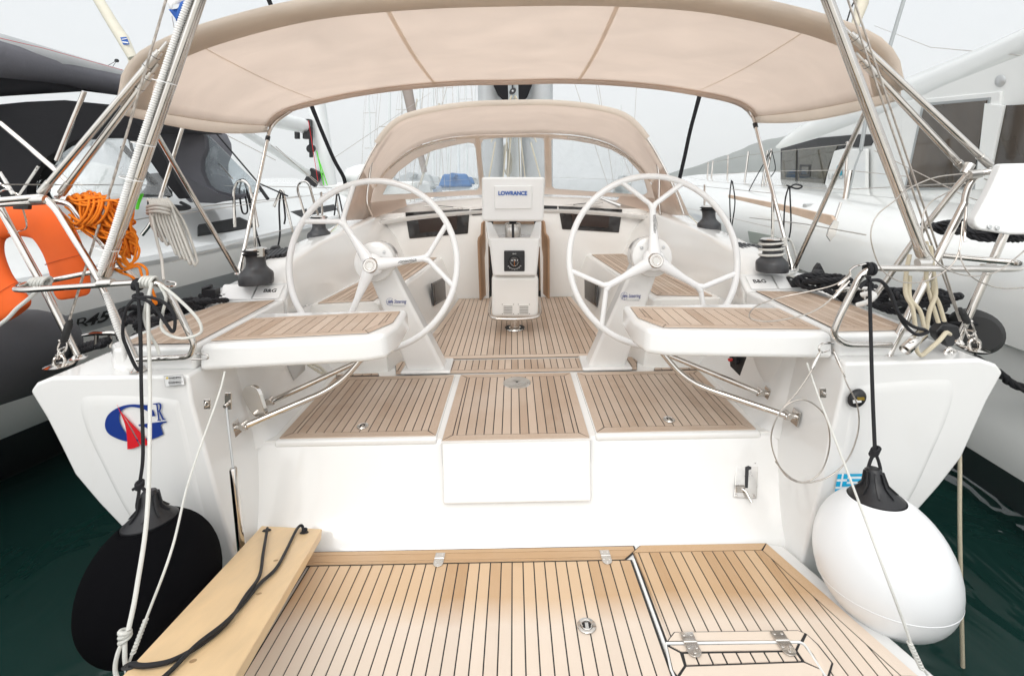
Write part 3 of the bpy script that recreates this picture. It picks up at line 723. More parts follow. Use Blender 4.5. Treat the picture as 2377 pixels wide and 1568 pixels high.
# ---- swim platform
PO = Vector((0, 2.16, .35)); SL = .103
def plat(x, y, h): return Vector((x, y, .352 + SL * (2.16 - y) + h))
def PP(x, y, h=0): p = PL(x, y, (0, 2.16, .352 + h), (0, SL, 1)); return (p.x, p.y)
ol = [(-1.175, 2.135), (-1.12, 2.155), (1.12, 2.155), (1.175, 2.135), (1.315, 1.44), (-1.315, 1.44)]
g = G(); g.slab([plat(x, y, -.09) for x, y in ol], (0, 0, .09)); SP = g.build('swim_platform', M['gel'], Y, bevel=.015, bseg=4)
yb = 1.492
tp = lambda x, y, h: plat(x, y, .002 + h)
hy0, hy1 = 2.143, 2.055
xr = lambda y: 1.10 + (2.145 - y) * .215
# hinge strip, centre field, side fields
g = G()
xs = PP(1468, 1290)[0]
K_ = dict(gap=.0050, rim=-.003)
teak(g, [(-xr(hy1), hy1), (xs - .04, hy1), (xs + .02, hy0 - .03), (xs + .02, hy0), (-xr(hy0), hy0)], tp, border=.002, w=.043, ang=math.pi / 2, seed=50, off=hy1, gap=.003, rim=-.004)
teak(g, [(-.90, hy1 - .002), (xs - .012, hy1 - .002), (xs - .012, yb), (-.90, yb)], tp, border=.002, seed=51, off=.012, w=.046, **K_)
teak(g, [(-.90, yb), (xs - .012, yb), (xs - .012, 1.455), (-.90, 1.455)], tp, border=.002, seed=52, w=.06, ang=math.pi / 2, off=1.44, **K_)
teak(g, [(-xr(hy1), hy1), (-.915, hy1), (-.915, 1.46), (-xr(1.46), 1.46)], tp, border=[.002, .05, .002, .05], seed=53, **K_)
teak(g, [(xs + .008, 1.50), (xr(1.50), 1.50), (xr(hy0), hy0), (xs + .05, hy0), (xs + .008, hy0 - .04)], tp, border=[.002, .05, .045, .002, .002], seed=54, off=.012, w=.046, **K_)
teak(g, [(1.0, 1.50), (xr(1.50), 1.50), (xr(1.455), 1.455), (1.0, 1.455)], tp, border=.002, seed=55, w=.06, ang=math.pi / 2, off=1.44, **K_)
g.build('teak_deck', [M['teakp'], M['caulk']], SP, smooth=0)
g = G(); g.slab([tp(xs - .007, hy1, 0), tp(xs + .003, hy1, 0), tp(xs + .003, 1.455, 0), tp(xs - .007, 1.455, 0)], (0, 0, .005)); g.build('panel_seam', M['white'], SP)
# small ladder hatch let into the right field
HZ = .0075
def HP(x, y): return PP(1439.2 + .3945 * x, 1160.6 + .3945 * y, HZ)
tq = lambda x, y, h: plat(x, y, HZ + h)
g = G()
ob_ = [HP(*q) for q in ((272, 836), (318, 775), (1045, 765), (1096, 784), (1168, 849), (1255, 959), (1230, 1045), (300, 1045), (272, 860))]
g.slab([plat(x, y, .0045) for x, y in ob_], (0, 0, .0042), 1)
for k_, (q, an) in enumerate(((((277, 834), (320, 779), (1045, 769), (1090, 786), (1066, 832)), math.pi / 2), (((1098, 790), (1163, 852), (1249, 961), (1224, 1040), (1208, 1040), (1130, 905), (1074, 840)), 0.25),
        (((282, 855), (1052, 845), (1033, 887), (362, 897)), math.pi / 2), (((276, 860), (356, 902), (380, 978), (338, 1040), (308, 1000)), .1), (((1058, 845), (1082, 856), (1190, 1002), (1084, 953), (1040, 889)), .2),
        (((387, 981), (1080, 956), (1192, 1004), (1200, 1045), (345, 1045)), math.pi / 2))):
    teak(g, [HP(*p) for p in q], tq, border=.0015, w=10, off=-5, ang=an, seed=70 + k_, gap=.002, sheet=False)
teak(g, [HP(*p) for p in ((366, 902), (1033, 891), (1078, 954), (386, 979))], tq, border=.0015, w=.046, off=.02, seed=61, gap=.006, sheet=False)
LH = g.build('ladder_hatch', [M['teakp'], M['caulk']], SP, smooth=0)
g = G(); g.tube([tq(*HP(*q), .003) for q in ((270, 846), (1055, 838), (1080, 848), (1100, 870), (1212, 1045))], .0042, 6); g.tube([tq(*HP(*q), .003) for q in ((268, 850), (300, 1000), (320, 1045))], .0042, 6); g.build('hatch_seam', M['white'], LH)
def hinge(px, py, L_=.085, wd=.042, par=None, zoff=.006):
    par = par or SP
    c = PP(px, py, zoff); x, y = c
    g = G(); T_ = lambda u, v, h: plat(x + u, y + v, zoff + h)
    a = wd / 2
    g.slab([T_(-a, .004, 0), T_(a, .004, 0), T_(a, L_ * .42, 0), T_(-a, L_ * .42, 0)], (0, 0, .004))
    b_ = [T_(-a, -.004, 0)] + [T_(-a * math.cos(t), -L_ * .38 - a * math.sin(t), 0) for t in [i * math.pi / 8 for i in range(9)]] + [T_(a, -.004, 0)]
    g.slab(b_, (0, 0, .004)); g.tube([T_(-a, 0, .003), T_(a, 0, .003)], .0048, 10)
    o = g.build('hinge', M['steel'], par, bevel=.0012, bseg=2)
    g = G()
    for u, v in ((-.5, .27), (.5, .27), (-.5, -.26), (.5, -.26), (0, -.46)):
        g.lathe([(0, .0012), (.003, .0016), (.0048, 0)], T_(u * a * 1.1, v * L_, .0042), n=10)
    g.build('screw', M['steelb'], o)
hinge(1020, 1296); hinge(1406, 1290); hinge(1602, 1490, .095, .046, LH, .013); hinge(1816, 1487, .095, .046, LH, .013)
c = PP(1362, 1457); lift_ring(c[0], c[1], plat(*c, .007).z, SP, (0, SL, 1), .034)
# gas strut on the left side and latch plate on the transom
a, b, c = P(525, 940, 2.08), P(541, 1085, 2.03), P(560, 1275, 2.03)
g = G(); g.tube([a, b], .005, 10); g.build('strut_rod', M['alu'], Y)
g = G(); g.tube([b, b + (c - b) * .02, c], [.012, .0155, .0155], 14); g.build('gas_strut', M['steel'], Y)
g = G(); g.box(a + Vector((0, .015, .012)), (.03, .006, .075)); g.tube([a + Vector((0, .01, 0)), a - Vector((0, .012, 0))], .009, 10); g.build('strut_bracket', M['steel'], Y, bevel=.003)
def onface(px, py, off=.0):
    p0 = Vector((0, 2.300, .53)); n_ = Vector((0, -.22 * 1.0, .11)).normalized()   # slope of the transom face round the latch
    n_ = Vector((0, -.09, .04)).normalized()
    n_ = Vector((0, -(.53 - .395), .0)) ; 
    n_ = Vector((0, -1, .62)).normalized()
    return PL(px, py, p0 + n_ * off, n_), n_
q = [onface(x, y, .002)[0] for x, y in ((1709, 1066), (1760, 1068), (1756, 1156), (1703, 1154))]; nn = onface(1730, 1100)[1]
g = G(); g.slab(q, nn * .004); lp = g.build('latch_plate', M['steelb'], Y, bevel=.006)
q = [onface(x, y, .007)[0] for x, y in ((1730, 1083), (1737, 1080), (1744, 1083), (1744, 1088), (1738, 1090), (1736, 1132), (1729, 1132))]
g = G(); g.slab(q, nn * .0008); g.build('latch_slot', M['caulk'], lp)
g = G(); g.tube([onface(1714, 1128, .01)[0], onface(1731, 1140, .02)[0], onface(1745, 1166, .03)[0]], .006, 8); g.box(onface(1718, 1134, .012)[0], (.045, .012, .03)); g.build('latch_lever', M['steel'], lp, bevel=.002)
g = G()
for x, y in ((1715, 1072), (1753, 1073), (1750, 1150), (1709, 1149)): g.lathe([(0, .0015), (.004, .0015), (.006, 0)], onface(x, y, .006)[0], nn, 10)
g.build('screw', M['steel'], lp)

# ---------------------------------------------------------------- steering pedestals and wheels
def wheel(s, ang0, px, py):
    c = P(px, py, 3.0); n_ = Vector((0, -1, .10)).normalized(); r_ = Vector((1, 0, 0)); u_ = n_.cross(r_) * -1; u_ = r_.cross(-n_) if False else Vector((0, .0995, .995))
    RW = .525
    def W(rad, a, off=0): return c + r_ * math.cos(a) * rad + u_ * math.sin(a) * rad + n_ * off
    g = G(); g.tube([W(RW, 2 * math.pi * i / 96, .0) for i in range(96)], .0195, 14, closed=True)
    fr = .62 * RW
    for k in range(3):
        a = ang0 + k * 2 * math.pi / 3
        path = [W(.03, a, .035), W(.12, a, .022), W(.22, a, .012), W(fr, a, .004)]
        g.tube(cat(path, 6), [.043 - .022 * min(1, i / 12) for i in range(19)], 14, flat=.75)
        for d in (-1, 1):
            e1 = W(fr - .015, a, .003); e2 = W(fr + .02, a + d * .035, .002); e4 = W(RW, a + d * .385, 0)
            g.tube(bend([e1, e2, e4], .03), [.019] * 5 + [.016] * 4, 12)
    o = g.build('steering_wheel', M['wheel'], Y, smooth=60, label='left steering wheel, one spoke level' if s < 0 else 'right steering wheel, one spoke upright')
    # smooth dished centre
    g = G(); g.lathe([(0, .034), (.05, .032), (.066, .018), (.072, 0), (.066, -.02), (0, -.02)], c + n_ * .02, n_, 32); g.build('wheel_centre', M['wheel'], o, smooth=60)
    g = G(); g.lathe([(0, .018), (.021, .018), (.024, .015), (.028, .015), (.031, .020), (.040, .020), (.047, .010), (.047, 0)], c + n_ * .052, n_, 36); h = g.build('hub', M['steel'], o, smooth=30)
    g = G(); g.lathe([(0, 0), (.019, 0)], c + n_ * .0708, n_, 20); g.build('hub_cap', M['steelb'], h)
    a = ang0 + (0 if s < 0 else 0)
    rd = Vector((math.cos(a), 0, math.sin(a))); up = Vector((-math.sin(a), 0, math.cos(a)))
    text('carbonautica', .030, W(.20, a, .036), W(1, a) - W(0, a), W(1, a + math.pi / 2) - W(0, a), M['ink'], 'lettering', o, sx=1.05)
    g = G(); g.tube(cat([W(.20, a + .02, .036) + (W(1, a) - c) * -.01 - (W(1, a + math.pi / 2) - c) * .018, W(.23, a - .08, .033), W(.27, a - .03, .031)], 6), .0012, 5); g.build('lettering_flourish', M['ink'], o)
    # pedestal: slanting column with a drum head, foot flange
    D0, D1 = c.y + .10, 3.27
    fx = s * .60
    def C(z, wd, dp):
        t = (z - .74) / (c.z - .74); x = fx + (c.x - fx) * t; y = D1 + (D0 + .03 - D1) * t
        return [(x - wd, y - dp, z), (x + wd, y - dp, z), (x + wd, y + dp, z), (x - wd, y + dp, z)]
    g = G(); zs = [.742, 1.0, 1.25, c.z]; ws = [.125, .112, .098, .085]
    rows = [C(z, w_, dp) for z, w_, dp in zip(zs, ws, (.075, .07, .065, .055))]
    g.grid([r + [] for r in rows], closed=True); o2 = g.build('steering_pedestal', M['gel'], Y, bevel=.022, bseg=5)
    g = G(); g.lathe([(0, .0), (.10, .0), (.125, -.012), (.13, -.035), (.13, -.14), (.11, -.16), (0, -.16)], c - n_ * .045 + Vector((s * .012, 0, .015)), n_, 40); g.build('pedestal_head', M['gel'], o2, smooth=50)
    g = G()
    for d in (-1, 1): g.lathe([(0, .004), (.008, .003), (.010, 0)], c - n_ * .044 + Vector((s * .012 + d * .07, 0, .075)), n_, 12)
    g.build('screw', M['alu'], o2)
    g = G(); g.tube([c - n_ * .05, c + n_ * .02], .03, 18); g.build('shaft', M['steel'], o2)
    fp = [(fx - .165, D1 - .115), (fx + .165, D1 - .115), (fx + .16, D1 + .12), (fx - .16, D1 + .12)]
    g = G(); g.slab([(x, y, .734) for x, y in fp], (0, 0, .022)); g.build('pedestal_foot', M['gel'], o2, bevel=.02, bseg=4)
    tp_ = (922, 699) if s < 0 else (1465, 686)
    ps = PL(tp_[0], tp_[1], rows[0][0], ((Vector(rows[0][1]) - Vector(rows[0][0])).cross(Vector(rows[-1][0]) - Vector(rows[0][0]))).normalized()); ps.y -= .006
    text('Jefa Steering', .033, ps, (1, 0, -.02), (0, .1, 1), M['navy'], 'maker_lettering', o2, shear=.25, sx=.72)
    g = G(); q = ps + Vector((-.045, -.001, .0)); g.tube([q + Vector((.024 * math.cos(t), 0, .024 * math.sin(t))) for t in [.6 + i * 5.0 / 16 for i in range(17)]], .0009, 5)
    g.tube([q + Vector((-.024, 0, 0)), q + Vector((.02, 0, 0))], .0006, 5); g.tube([q + Vector((0, 0, -.028)), q + Vector((0, 0, .024))], .0006, 5); g.build('maker_emblem', M['navy'], o2)
    text('SYSTEMS', .012, ps + Vector((.01, .003, -.03)), (1, 0, -.02), (0, .1, 1), M['alu'], 'maker_lettering', o2, sx=1.8)
wheel(-1, math.radians(6), 866, 614)
wheel(1, math.radians(88), 1516, 603)

# ---------------------------------------------------------------- bulkhead, cabin
DB = 5.2
g = G()
for s in (-1, 1):
    g.slab([(s * .28, DB, .725), (s * 1.30, DB, .725), (s * 1.50, DB, 1.60), (s * 1.48, DB, 1.66), (s * .28, DB, 1.70)], (0, .05, 0))
g.build('bulkhead', M['gel2'], Y, bevel=.01)
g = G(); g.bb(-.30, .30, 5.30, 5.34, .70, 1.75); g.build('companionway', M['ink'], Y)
# top moulding above the black windows: counter and windscreen base
g = G(); rows = []
for x in [i * .1 - 1.6 for i in range(33)]:
    k = (abs(x) / 1.6) ** 2.2; zt = 1.80 - .12 * k; y0 = DB - .03 - .10 * k
    rows.append([(x, y0 + .03, zt - .16), (x, y0, zt - .13), (x, y0 - .004, zt - .115), (x, y0 + .10, zt - .105), (x, y0 + .36, zt - .095), (x, y0 + .40, zt - .02), (x, y0 + .44, zt), (x, y0 + .9, zt + .03), (x, y0 + 1.3, zt - .1)])
g.grid(rows, flip=True); g.build('cabin_top', M['gel'], Y, smooth=50)
for s in (-1, 1):
    q = [(940, 493), (1090, 485), (1086, 542), (950, 554)] if s < 0 else [(1296, 478), (1445, 486), (1437, 540), (1305, 532)]
    w4 = [PL(x, y, (0, DB - .012, 0), (0, 1, 0)) for x, y in q]
    g = G(); g.slab(w4, (0, .03, 0)); fw = g.build('cabin_window', M['glass'], Y, bevel=.008)
    cen = sum(w4, Vector()) / 4; g = G(); g.slab([cen + Vector(((p - cen).x * .62, -.003, (p - cen).z * .62)) for p in w4], (0, .004, 0)); g.build('window_pane', mat('brown_glass', (.03, .017, .013), .12), fw)
    q = [(1092, 487), (1122, 484), (1122, 498), (1110, 499), (1096, 500)] if s < 0 else [(1262, 477), (1294, 478), (1293, 492), (1272, 491), (1262, 490)]
    g = G(); g.slab([PL(x, y, (0, DB - .012, 0), (0, 1, 0)) for x, y in q], (0, .03, 0)); g.build('speaker_panel', M['black'], Y)
    q = [(1027, 480), (1113, 470), (1113, 474), (1030, 484)]
    cx = PZ(1070 if s < 0 else 1330, 477 if s < 0 else 470, 1.70)
    g = G(); g.box((s * .78, DB + .16, 1.715), (.42, .17, .014), Matrix.Rotation(-s * .09, 3, 'Y')); h = g.build('counter_hatch', M['steelb'], Y, bevel=.004)
    g = G(); g.box((s * .78, DB + .15, 1.724), (.22, .03, .006), Matrix.Rotation(-s * .09, 3, 'Y')); g.build('hatch_handle', M['caulk'], h)
g = G(); g.tube([P(1395, 460, 5.22), P(1440, 478, 5.15)], [.012, .026], 12); g.build('torch_body', M['alu'], None)
tag(COL.objects['torch_body'], 'grey winch handle lying on the white counter right of the plotter', 'winch handle')
COL.objects['torch_body'].name = 'winch_handle'
# companionway doors
for s in (-1, 1):
    q = [(.50, .742, 4.95), (.52, 1.05, 4.95), (.50, 1.50, 4.95), (.44, 1.545, 4.97)] 
    if s < 0: f = [(1117, 690), (1114, 560), (1122, 548), (1134, 538)]; b_ = [(1142, 670), (1142, 600), (1140, 545), (1136, 538)]
    else: f = [(1272, 688), (1276, 552), (1266, 540), (1256, 532)]; b_ = [(1240, 665), (1240, 600), (1245, 545), (1250, 535)]
    A = [P(x, y, 5.05) for x, y in f]; B = [P(x, y, 5.17) for x, y in b_]
    x0 = A[0].x
    pts = [Vector((x0, 5.08, .738)), Vector((x0 + s * .012, 5.08, 1.36)), Vector((x0 + s * .005, 5.09, 1.40)), Vector((x0 - s * .02, 5.12, 1.43)), Vector((x0 - s * .03, 5.14, 1.55)), Vector((x0 - s * .05, 5.20, 1.57)), Vector((x0 - s * .12, 5.42, 1.57)), Vector((x0 - s * .12, 5.42, .80))]
    g = G(); g.slab(pts, (s * .022, -.012, 0)); g.build('companionway_door', M['teakd'], Y, bevel=.006)

# ---------------------------------------------------------------- binnacle with plotter and compass
BD = 3.98
def B_(x, y, d=0): return P(x, y, BD + d)
def frustum(top, bot, D0, dt, db, name, m, par, bev=.012, seg=4):
    """front outline: top-left, top-right, bottom-right, bottom-left in picture points; depth behind it"""
    f = [P(x, y, D0 + dd) for x, y, dd in top + bot]
    b_ = [p + Vector((0, dt if i < 2 else db, 0)) for i, p in enumerate(f)]
    g = G(); g.add(f + b_, [(0, 3, 2, 1), (4, 5, 6, 7), (0, 1, 5, 4), (1, 2, 6, 5), (2, 3, 7, 6), (3, 0, 4, 7)])
    return g.build(name, m, par, bevel=bev, bseg=seg)
BN = frustum([(1141, 640, 0), (1250, 640, 0)], [(1250, 738, 0), (1141, 738, 0)], BD, .22, .22, 'binnacle', M['gel2'], Y, .035, 5)
ib = frustum([(1134, 552, .02), (1254, 552, .02)], [(1246, 641, 0), (1144, 641, 0)], BD - .05, .30, .30, 'instrument_box', M['gel'], BN, .02)
# raised side cheeks with the recess and cup
for a, b, c, d in (((1127, 514), (1141, 514), (1162, 556), (1134, 556)), ((1243, 513), (1257, 513), (1254, 556), (1227, 556))):
    g = G(); g.slab([P(a[0], a[1], BD + .14), P(b[0], b[1], BD + .14), P(c[0], c[1], BD - .02), P(d[0], d[1], BD - .02)], (0, .03, -.07)); g.build('box_cheek', M['gel'], BN, bevel=.01)
g = G(); g.slab([P(1140, 520, BD + .2), P(1246, 520, BD + .2), P(1228, 552, BD + .18), P(1160, 552, BD + .18)], (0, .02, 0)); g.build('box_back', M['gel2'], BN)
g = G(); g.slab([P(1145, 514, BD + .16), P(1240, 514, BD + .16), P(1240, 520, BD + .16), P(1145, 520, BD + .16)], (0, .05, 0)); g.build('box_trim', M['teakd'], BN)
cupc = P(1191, 550, BD + .05)
g = G(); g.lathe([(0, 0), (.062, 0), (.066, .006), (.066, .075), (.064, .082), (.064, .088), (.068, .09), (.068, .112), (.06, .118), (0, .118)], cupc, n=32); cp = g.build('plotter_mount', M['steelb'], BN)
g = G(); g.box(cupc + Vector((0, -.067, .06)), (.022, .006, .115)); g.lathe([(.03, 0), (.045, .05)], cupc + Vector((0, 0, .118)), n=20); g.build('mount_strap', M['black'], cp)
# compass
def face_(x, y, off): return P(x, y, BD - .05 + off)
q = [face_(x, y, -.006) for x, y in ((1170, 582), (1218, 582), (1218, 630), (1170, 630))]
g = G(); g.slab(q, (0, .03, 0)); cm = g.build('compass', M['black'], BN, bevel=.008)
cc = face_(1194, 607, -.012)
g = G(); g.lathe([(.0, .028), (.02, .025), (.035, .018), (.046, .004), (.048, -.004)], cc, (0, -1, .1), 32); g.build('compass_globe', M['glass'], cm, smooth=80)
text('SILVA', .012, face_(1194, 589, -.012), (1, 0, -.02), (0, 0, 1), M['decalw'], 'compass_lettering', cm)
text('33  N  3', .017, face_(1194, 604, -.046), (1, 0, -.02), (0, 0, 1), M['decalw'], 'compass_card', cm)
g = G()
for t in range(-6, 7):
    a = -math.pi / 2 + t * .16; l = .007 if t % 2 else .011
    p1 = cc + Vector((math.cos(a) * .056, -.004, math.sin(a) * .056)); p2 = cc + Vector((math.cos(a) * (.056 + l), -.004, math.sin(a) * (.056 + l))); g.tube([p1, p2], .0016, 5)
g.tube([cc + Vector((math.cos(a) * .03, -.030, math.sin(a) * .03)) for a in [math.pi * i / 8 + math.pi for i in range(9)]], .0008, 5)
g.build('compass_scale', M['decalw'], cm)
g = G(); g.tube([cc + Vector((0, -.034, -.03)), cc + Vector((0, -.034, .015))], .001, 5); g.build('lubber_line', M['orope'], cm)
# plotter pod
pd = BD - .02
pod = frustum([(1118, 411, .03), (1265, 411, .03)], [(1262, 514, -.03), (1119, 514, -.03)], pd, .10, .12, 'plotter_pod', M['white'], BN, .022, 5)
q = [P(x, y, pd - .012 + (514 - y) * .0005) for x, y in ((1124, 417), (1259, 416), (1256, 500), (1125, 501))]
g = G(); g.slab(q, (0, .02, 0)); g.build('pod_face', mat('plotter_face', (.52, .535, .535), .4), pod, bevel=.008)
q = [P(x, y, pd - .030 + (514 - y) * .0005) for x, y in ((1147, 431), (1236, 430), (1235, 485), (1148, 486))]
g = G(); g.slab([p + Vector((0, -.012, 0)) for p in q], (0, .04, 0)); pc = g.build('plotter_cover', M['white'], pod, bevel=.010)
text('LOWRANCE', .0455, P(1190, 449, pd - .0165), (1, 0, -.02), (0, 0, 1), M['blueink'], 'cover_lettering', pc, sx=.93, bold=.0018)
g = G()
for x, y in [(1142, 419), (1174, 418), (1206, 417), (1241, 416), (1143, 496), (1175, 496), (1207, 495), (1242, 494)]:
    g.lathe([(0, .002), (.0035, .002), (.005, 0)], P(x, y, pd - .014 + (514 - y) * .0005), (0, -1, 0), 8)
g.build('screw', M['alu'], pod)
# louvres on the body
for cx in (1179, 1216):
    g = G()
    for k in range(5): g.tube([P(cx - 11, 709 + k * 4, BD - .004), P(cx + 11, 709 + k * 4, BD - .004)], .004, 6)
    vv = g.build('louvre_vent', M['gel2'], BN)
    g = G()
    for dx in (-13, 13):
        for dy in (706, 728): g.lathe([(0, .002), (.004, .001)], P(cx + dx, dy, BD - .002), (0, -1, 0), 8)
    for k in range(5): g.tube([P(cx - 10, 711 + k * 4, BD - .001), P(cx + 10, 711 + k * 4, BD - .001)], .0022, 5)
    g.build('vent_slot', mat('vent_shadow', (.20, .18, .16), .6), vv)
# foot rail and post
rl = [P(1141, 690, BD + .25), P(1135, 728, BD + .02), P(1143, 739, BD - .06), P(1195, 741, BD - .08), P(1247, 737, BD - .06), P(1255, 726, BD + .02), P(1250, 690, BD + .25)]
g = G(); g.tube(bend(rl, .08), .0125, 12); g.build('foot_rail', M['steel'], BN)
pc_ = PZ(1195, 762, ZS + .006)
g = G(); g.lathe([(0, 0), (.085, 0), (.088, .004), (.085, .010), (.05, .012), (.042, .02), (.040, .15)], pc_, n=32); g.build('post', M['steel'], BN)

# ---------------------------------------------------------------- winches
def winch(px, py, D, k, zc=None, rope=False):
    b = P(px, py, D)
    g = G()
    g.lathe([(.0, -.02), (.098, -.02), (.100, 0), (.099, .035), (.094, .048), (.075, .066), (.060, .085), (.055, .11), (.056, .14), (.062, .155), (0, .155)], b, n=36)
    g.v = [tuple(b + (Vector(q) - b) * k) for q in g.v]
    o = g.build('winch', M['winch'], Y, smooth=40)
    g = G(); g.lathe([(.05, .157), (.074, .160), (.076, .166), (.06, .170), (.06, .176), (.074, .180), (.076, .186), (.05, .190)], b, n=36)
    g.v = [tuple(b + (Vector(q) - b) * k) for q in g.v]; g.build('self_tailer', M['black'], o)
    g = G(); g.lathe([(0, .203), (.03, .203), (.058, .199), (.066, .192), (.06, .188)], b, n=36); g.box(b + Vector((.055, -.045, .178)), (.035, .02, .05))
    g.v = [tuple(b + (Vector(q) - b) * k) for q in g.v]; g.build('winch_cap', M['steel'], o)
    return o, b
winch(595, 650, 2.98, 1.0)
winch(741, 553, 4.15, .98)
_, wb = winch(1792, 622, 2.98, .93)
winch(1646, 530, 4.15, .98)
g = G(); pts = []
for i in range(64):
    t = i / 63; a = t * 2 * math.pi * 2.6 + 2.0; pts.append(wb + Vector((math.cos(a) * .068, math.sin(a) * .068, .075 + t * .09)))
pts += [wb + Vector((.085, .03, .175)), wb + Vector((.14, .05, .17)), wb + Vector((.165, .04, .10)), wb + Vector((.17, .02, -.02)), wb + Vector((.10, .0, -.045)), wb + Vector((.19, -.06, -.06))]
g.tube(cat(pts, 3), .0075, 8)
tag(g.build('sheet_rope', M['blrope']), 'white rope with blue flecks wound round the black winch right of the right wheel', 'rope')

# rope clutches and organisers beside the coamings
for s, px, py, D in ((-1, 640, 600, 3.45), (1, 1742, 578, 3.45)):
    b = P(px, py, D); g = G()
    for k in range(6):
        g.box(b + Vector((s * (.0) + k * .034 - .085, .015 * k * -s * 0, k * .006 * (1 if s < 0 else -1))), (.028, .15, .07), Matrix.Rotation(.25, 3, 'X'))
    o = g.build('rope_clutch', M['black'], Y, bevel=.008)
    g = G(); g.box(b + Vector((0, .0, -.05)), (.23, .13, .04)); g.build('clutch_base', M['gel'], o, bevel=.006)
# jib fairlead block with control line (left deck)
b = P(655, 540, 3.95)
g = G(); g.lathe([(0, -.02), (.035, -.02), (.04, 0), (.035, .02), (0, .02)], P(638, 582, 3.6), (.3, -1, 0), 20); g.slab([P(620, 590, 3.6), P(655, 588, 3.6), P(645, 570, 3.6), P(636, 570, 3.6)], (0, .03, 0)); g.build('turning_block', M['black'], Y, bevel=.006)
g = G(); g.lathe([(0, -.02), (.04, -.02), (.045, 0), (.04, .02), (0, .02)], P(1900, 640, 3.0), (.3, -1, 0), 20); g.slab(pp([(1882, 655), (1925, 660), (1915, 630), (1905, 610), (1896, 622)], 3.0), (0, .04, 0)); g.build('turning_block', M['black'], Y, bevel=.008)
# cam cleat on left side deck
b = P(490, 682, 2.98); g = G(); g.box(b, (.085, .06, .07)); g.tube([b + Vector((-.04, -.02, .035)), b + Vector((.02, -.02, .055))], .014, 8); g.build('cam_cleat', M['black'], Y, bevel=.012)

# ---------------------------------------------------------------- bimini
def arch(pts, n=48):
    """pts for x<=0 half in world (x,z); returns full polyline mirrored"""
    full = [Vector((x, 0, z)) for x, z in pts] + [Vector((-x, 0, z)) for x, z in pts[::-1][1:]]
    c_ = cat(full, 10); L_ = [0]
    for a, b in zip(c_, c_[1:]): L_.append(L_[-1] + (b - a).length)
    res = []; j = 0
    for i in range(n + 1):
        t = L_[-1] * i / n
        while j < len(L_) - 2 and L_[j + 1] < t: j += 1
        k = (t - L_[j]) / max(1e-9, L_[j + 1] - L_[j]); res.append(c_[j].lerp(c_[j + 1], min(1, k)))
    return res
DA, DF = 2.20, 3.46
def atD(px, py, D): p = P(px, py, D); return (p.x, p.z)
aft = [atD(308, 250, DA + .06), atD(293, 205, DA), atD(303, 165, DA), atD(350, 118, DA), atD(480, 64, DA), atD(700, 9, DA), atD(940, -17, DA), (0, atD(1190, -26, DA)[1])]
fore = [atD(622, 292, DF), atD(636, 272, DF), atD(665, 254, DF), atD(720, 238, DF), atD(830, 215, DF), atD(950, 199, DF), atD(1070, 190, DF), (0, atD(1190, 188, DF)[1])]
NA = 60
A_, F_ = arch(aft, NA), arch(fore, NA)
rows = []
NR = 14
for j in range(NR + 1):
    t = j / NR; row = []
    for i in range(NA + 1):
        p = A_[i].lerp(F_[i], t); y = DA + (DF - DA) * t
        sag = .035 * math.sin(math.pi * t); e_ = abs(i / NA * 2 - 1)
        row.append((p.x, y, p.z - sag * (1 - e_ ** 4) - .02 * math.sin(math.pi * t) * (e_ > .85)))
    rows.append(row)
g = G(); g.grid(rows); BM = g.build('bimini', M['canvas'], Y, smooth=80, solid=.003)
# aft hem: a fat roll over the aft bow, ends wrap down
off = [Vector((p.x, DA - .01, p.z)) for p in A_]
g = G(); rws = []
for i, p in enumerate(off):
    T_ = (off[min(i + 1, NA)] - off[max(i - 1, 0)]).normalized(); nrm = Vector((-T_.z, 0, T_.x)) 
    rws.append([p + nrm * a * -1 * -1 + Vector((0, b_, 0)) for a, b_ in ((.012, .10), (.014, .03), (.012, -.01), (.0, -.026), (-.018, -.030), (-.034, -.022), (-.046, .0), (-.05, .05), (-.048, .10), (-.044, .11))])
g.grid(rws); g.build('hem', M['canvas2'], BM, smooth=80, solid=.003)
# fore hem
off = [Vector((p.x, DF, p.z)) for p in F_]; rws = []
for i, p in enumerate(off):
    T_ = (off[min(i + 1, NA)] - off[max(i - 1, 0)]).normalized(); nrm = Vector((-T_.z, 0, T_.x))
    rws.append([p + nrm * a + Vector((0, b_, 0)) for a, b_ in ((.012, -.04), (.016, .0), (.008, .018), (-.012, .022), (-.026, .010), (-.022, -.02), (-.014, -.05))])
g = G(); g.grid(rws); g.build('hem', M['canvas'], BM, smooth=80, solid=.002)
# side valances and seams sewn on below the canvas
for s in (0, 1):
    rws = []
    for j in range(NR + 1):
        e_ = rows[j][0] if s == 0 else rows[j][NA]; x, y, z = e_; sx = 1 if x > 0 else -1
        rws.append([(x, y, z + .01), (x + sx * .004, y, z - .03 - .02 * math.sin(math.pi * j / NR)), (x - sx * .012, y, z - .045 - .02 * math.sin(math.pi * j / NR))])
    g = G(); g.grid(rws); g.build('valance', M['seam'], BM, smooth=80, solid=.003)
def seam(i, wd, name='seam'):
    g = G(); rws = []
    for j in range(NR + 1):
        p = Vector(rows[j][i]); q = Vector(rows[j][i + 1]); d = (q - p).normalized(); n_ = Vector((-d.z, 0, d.x)) * -.006
        rws.append([p + n_ - d * wd, p + n_ + d * wd])
    g.grid(rws); g.build(name, M['seam'], BM, smooth=0, solid=.0015)
seam(21, .011); seam(38, .011); seam(7, .0028); seam(52, .0028)
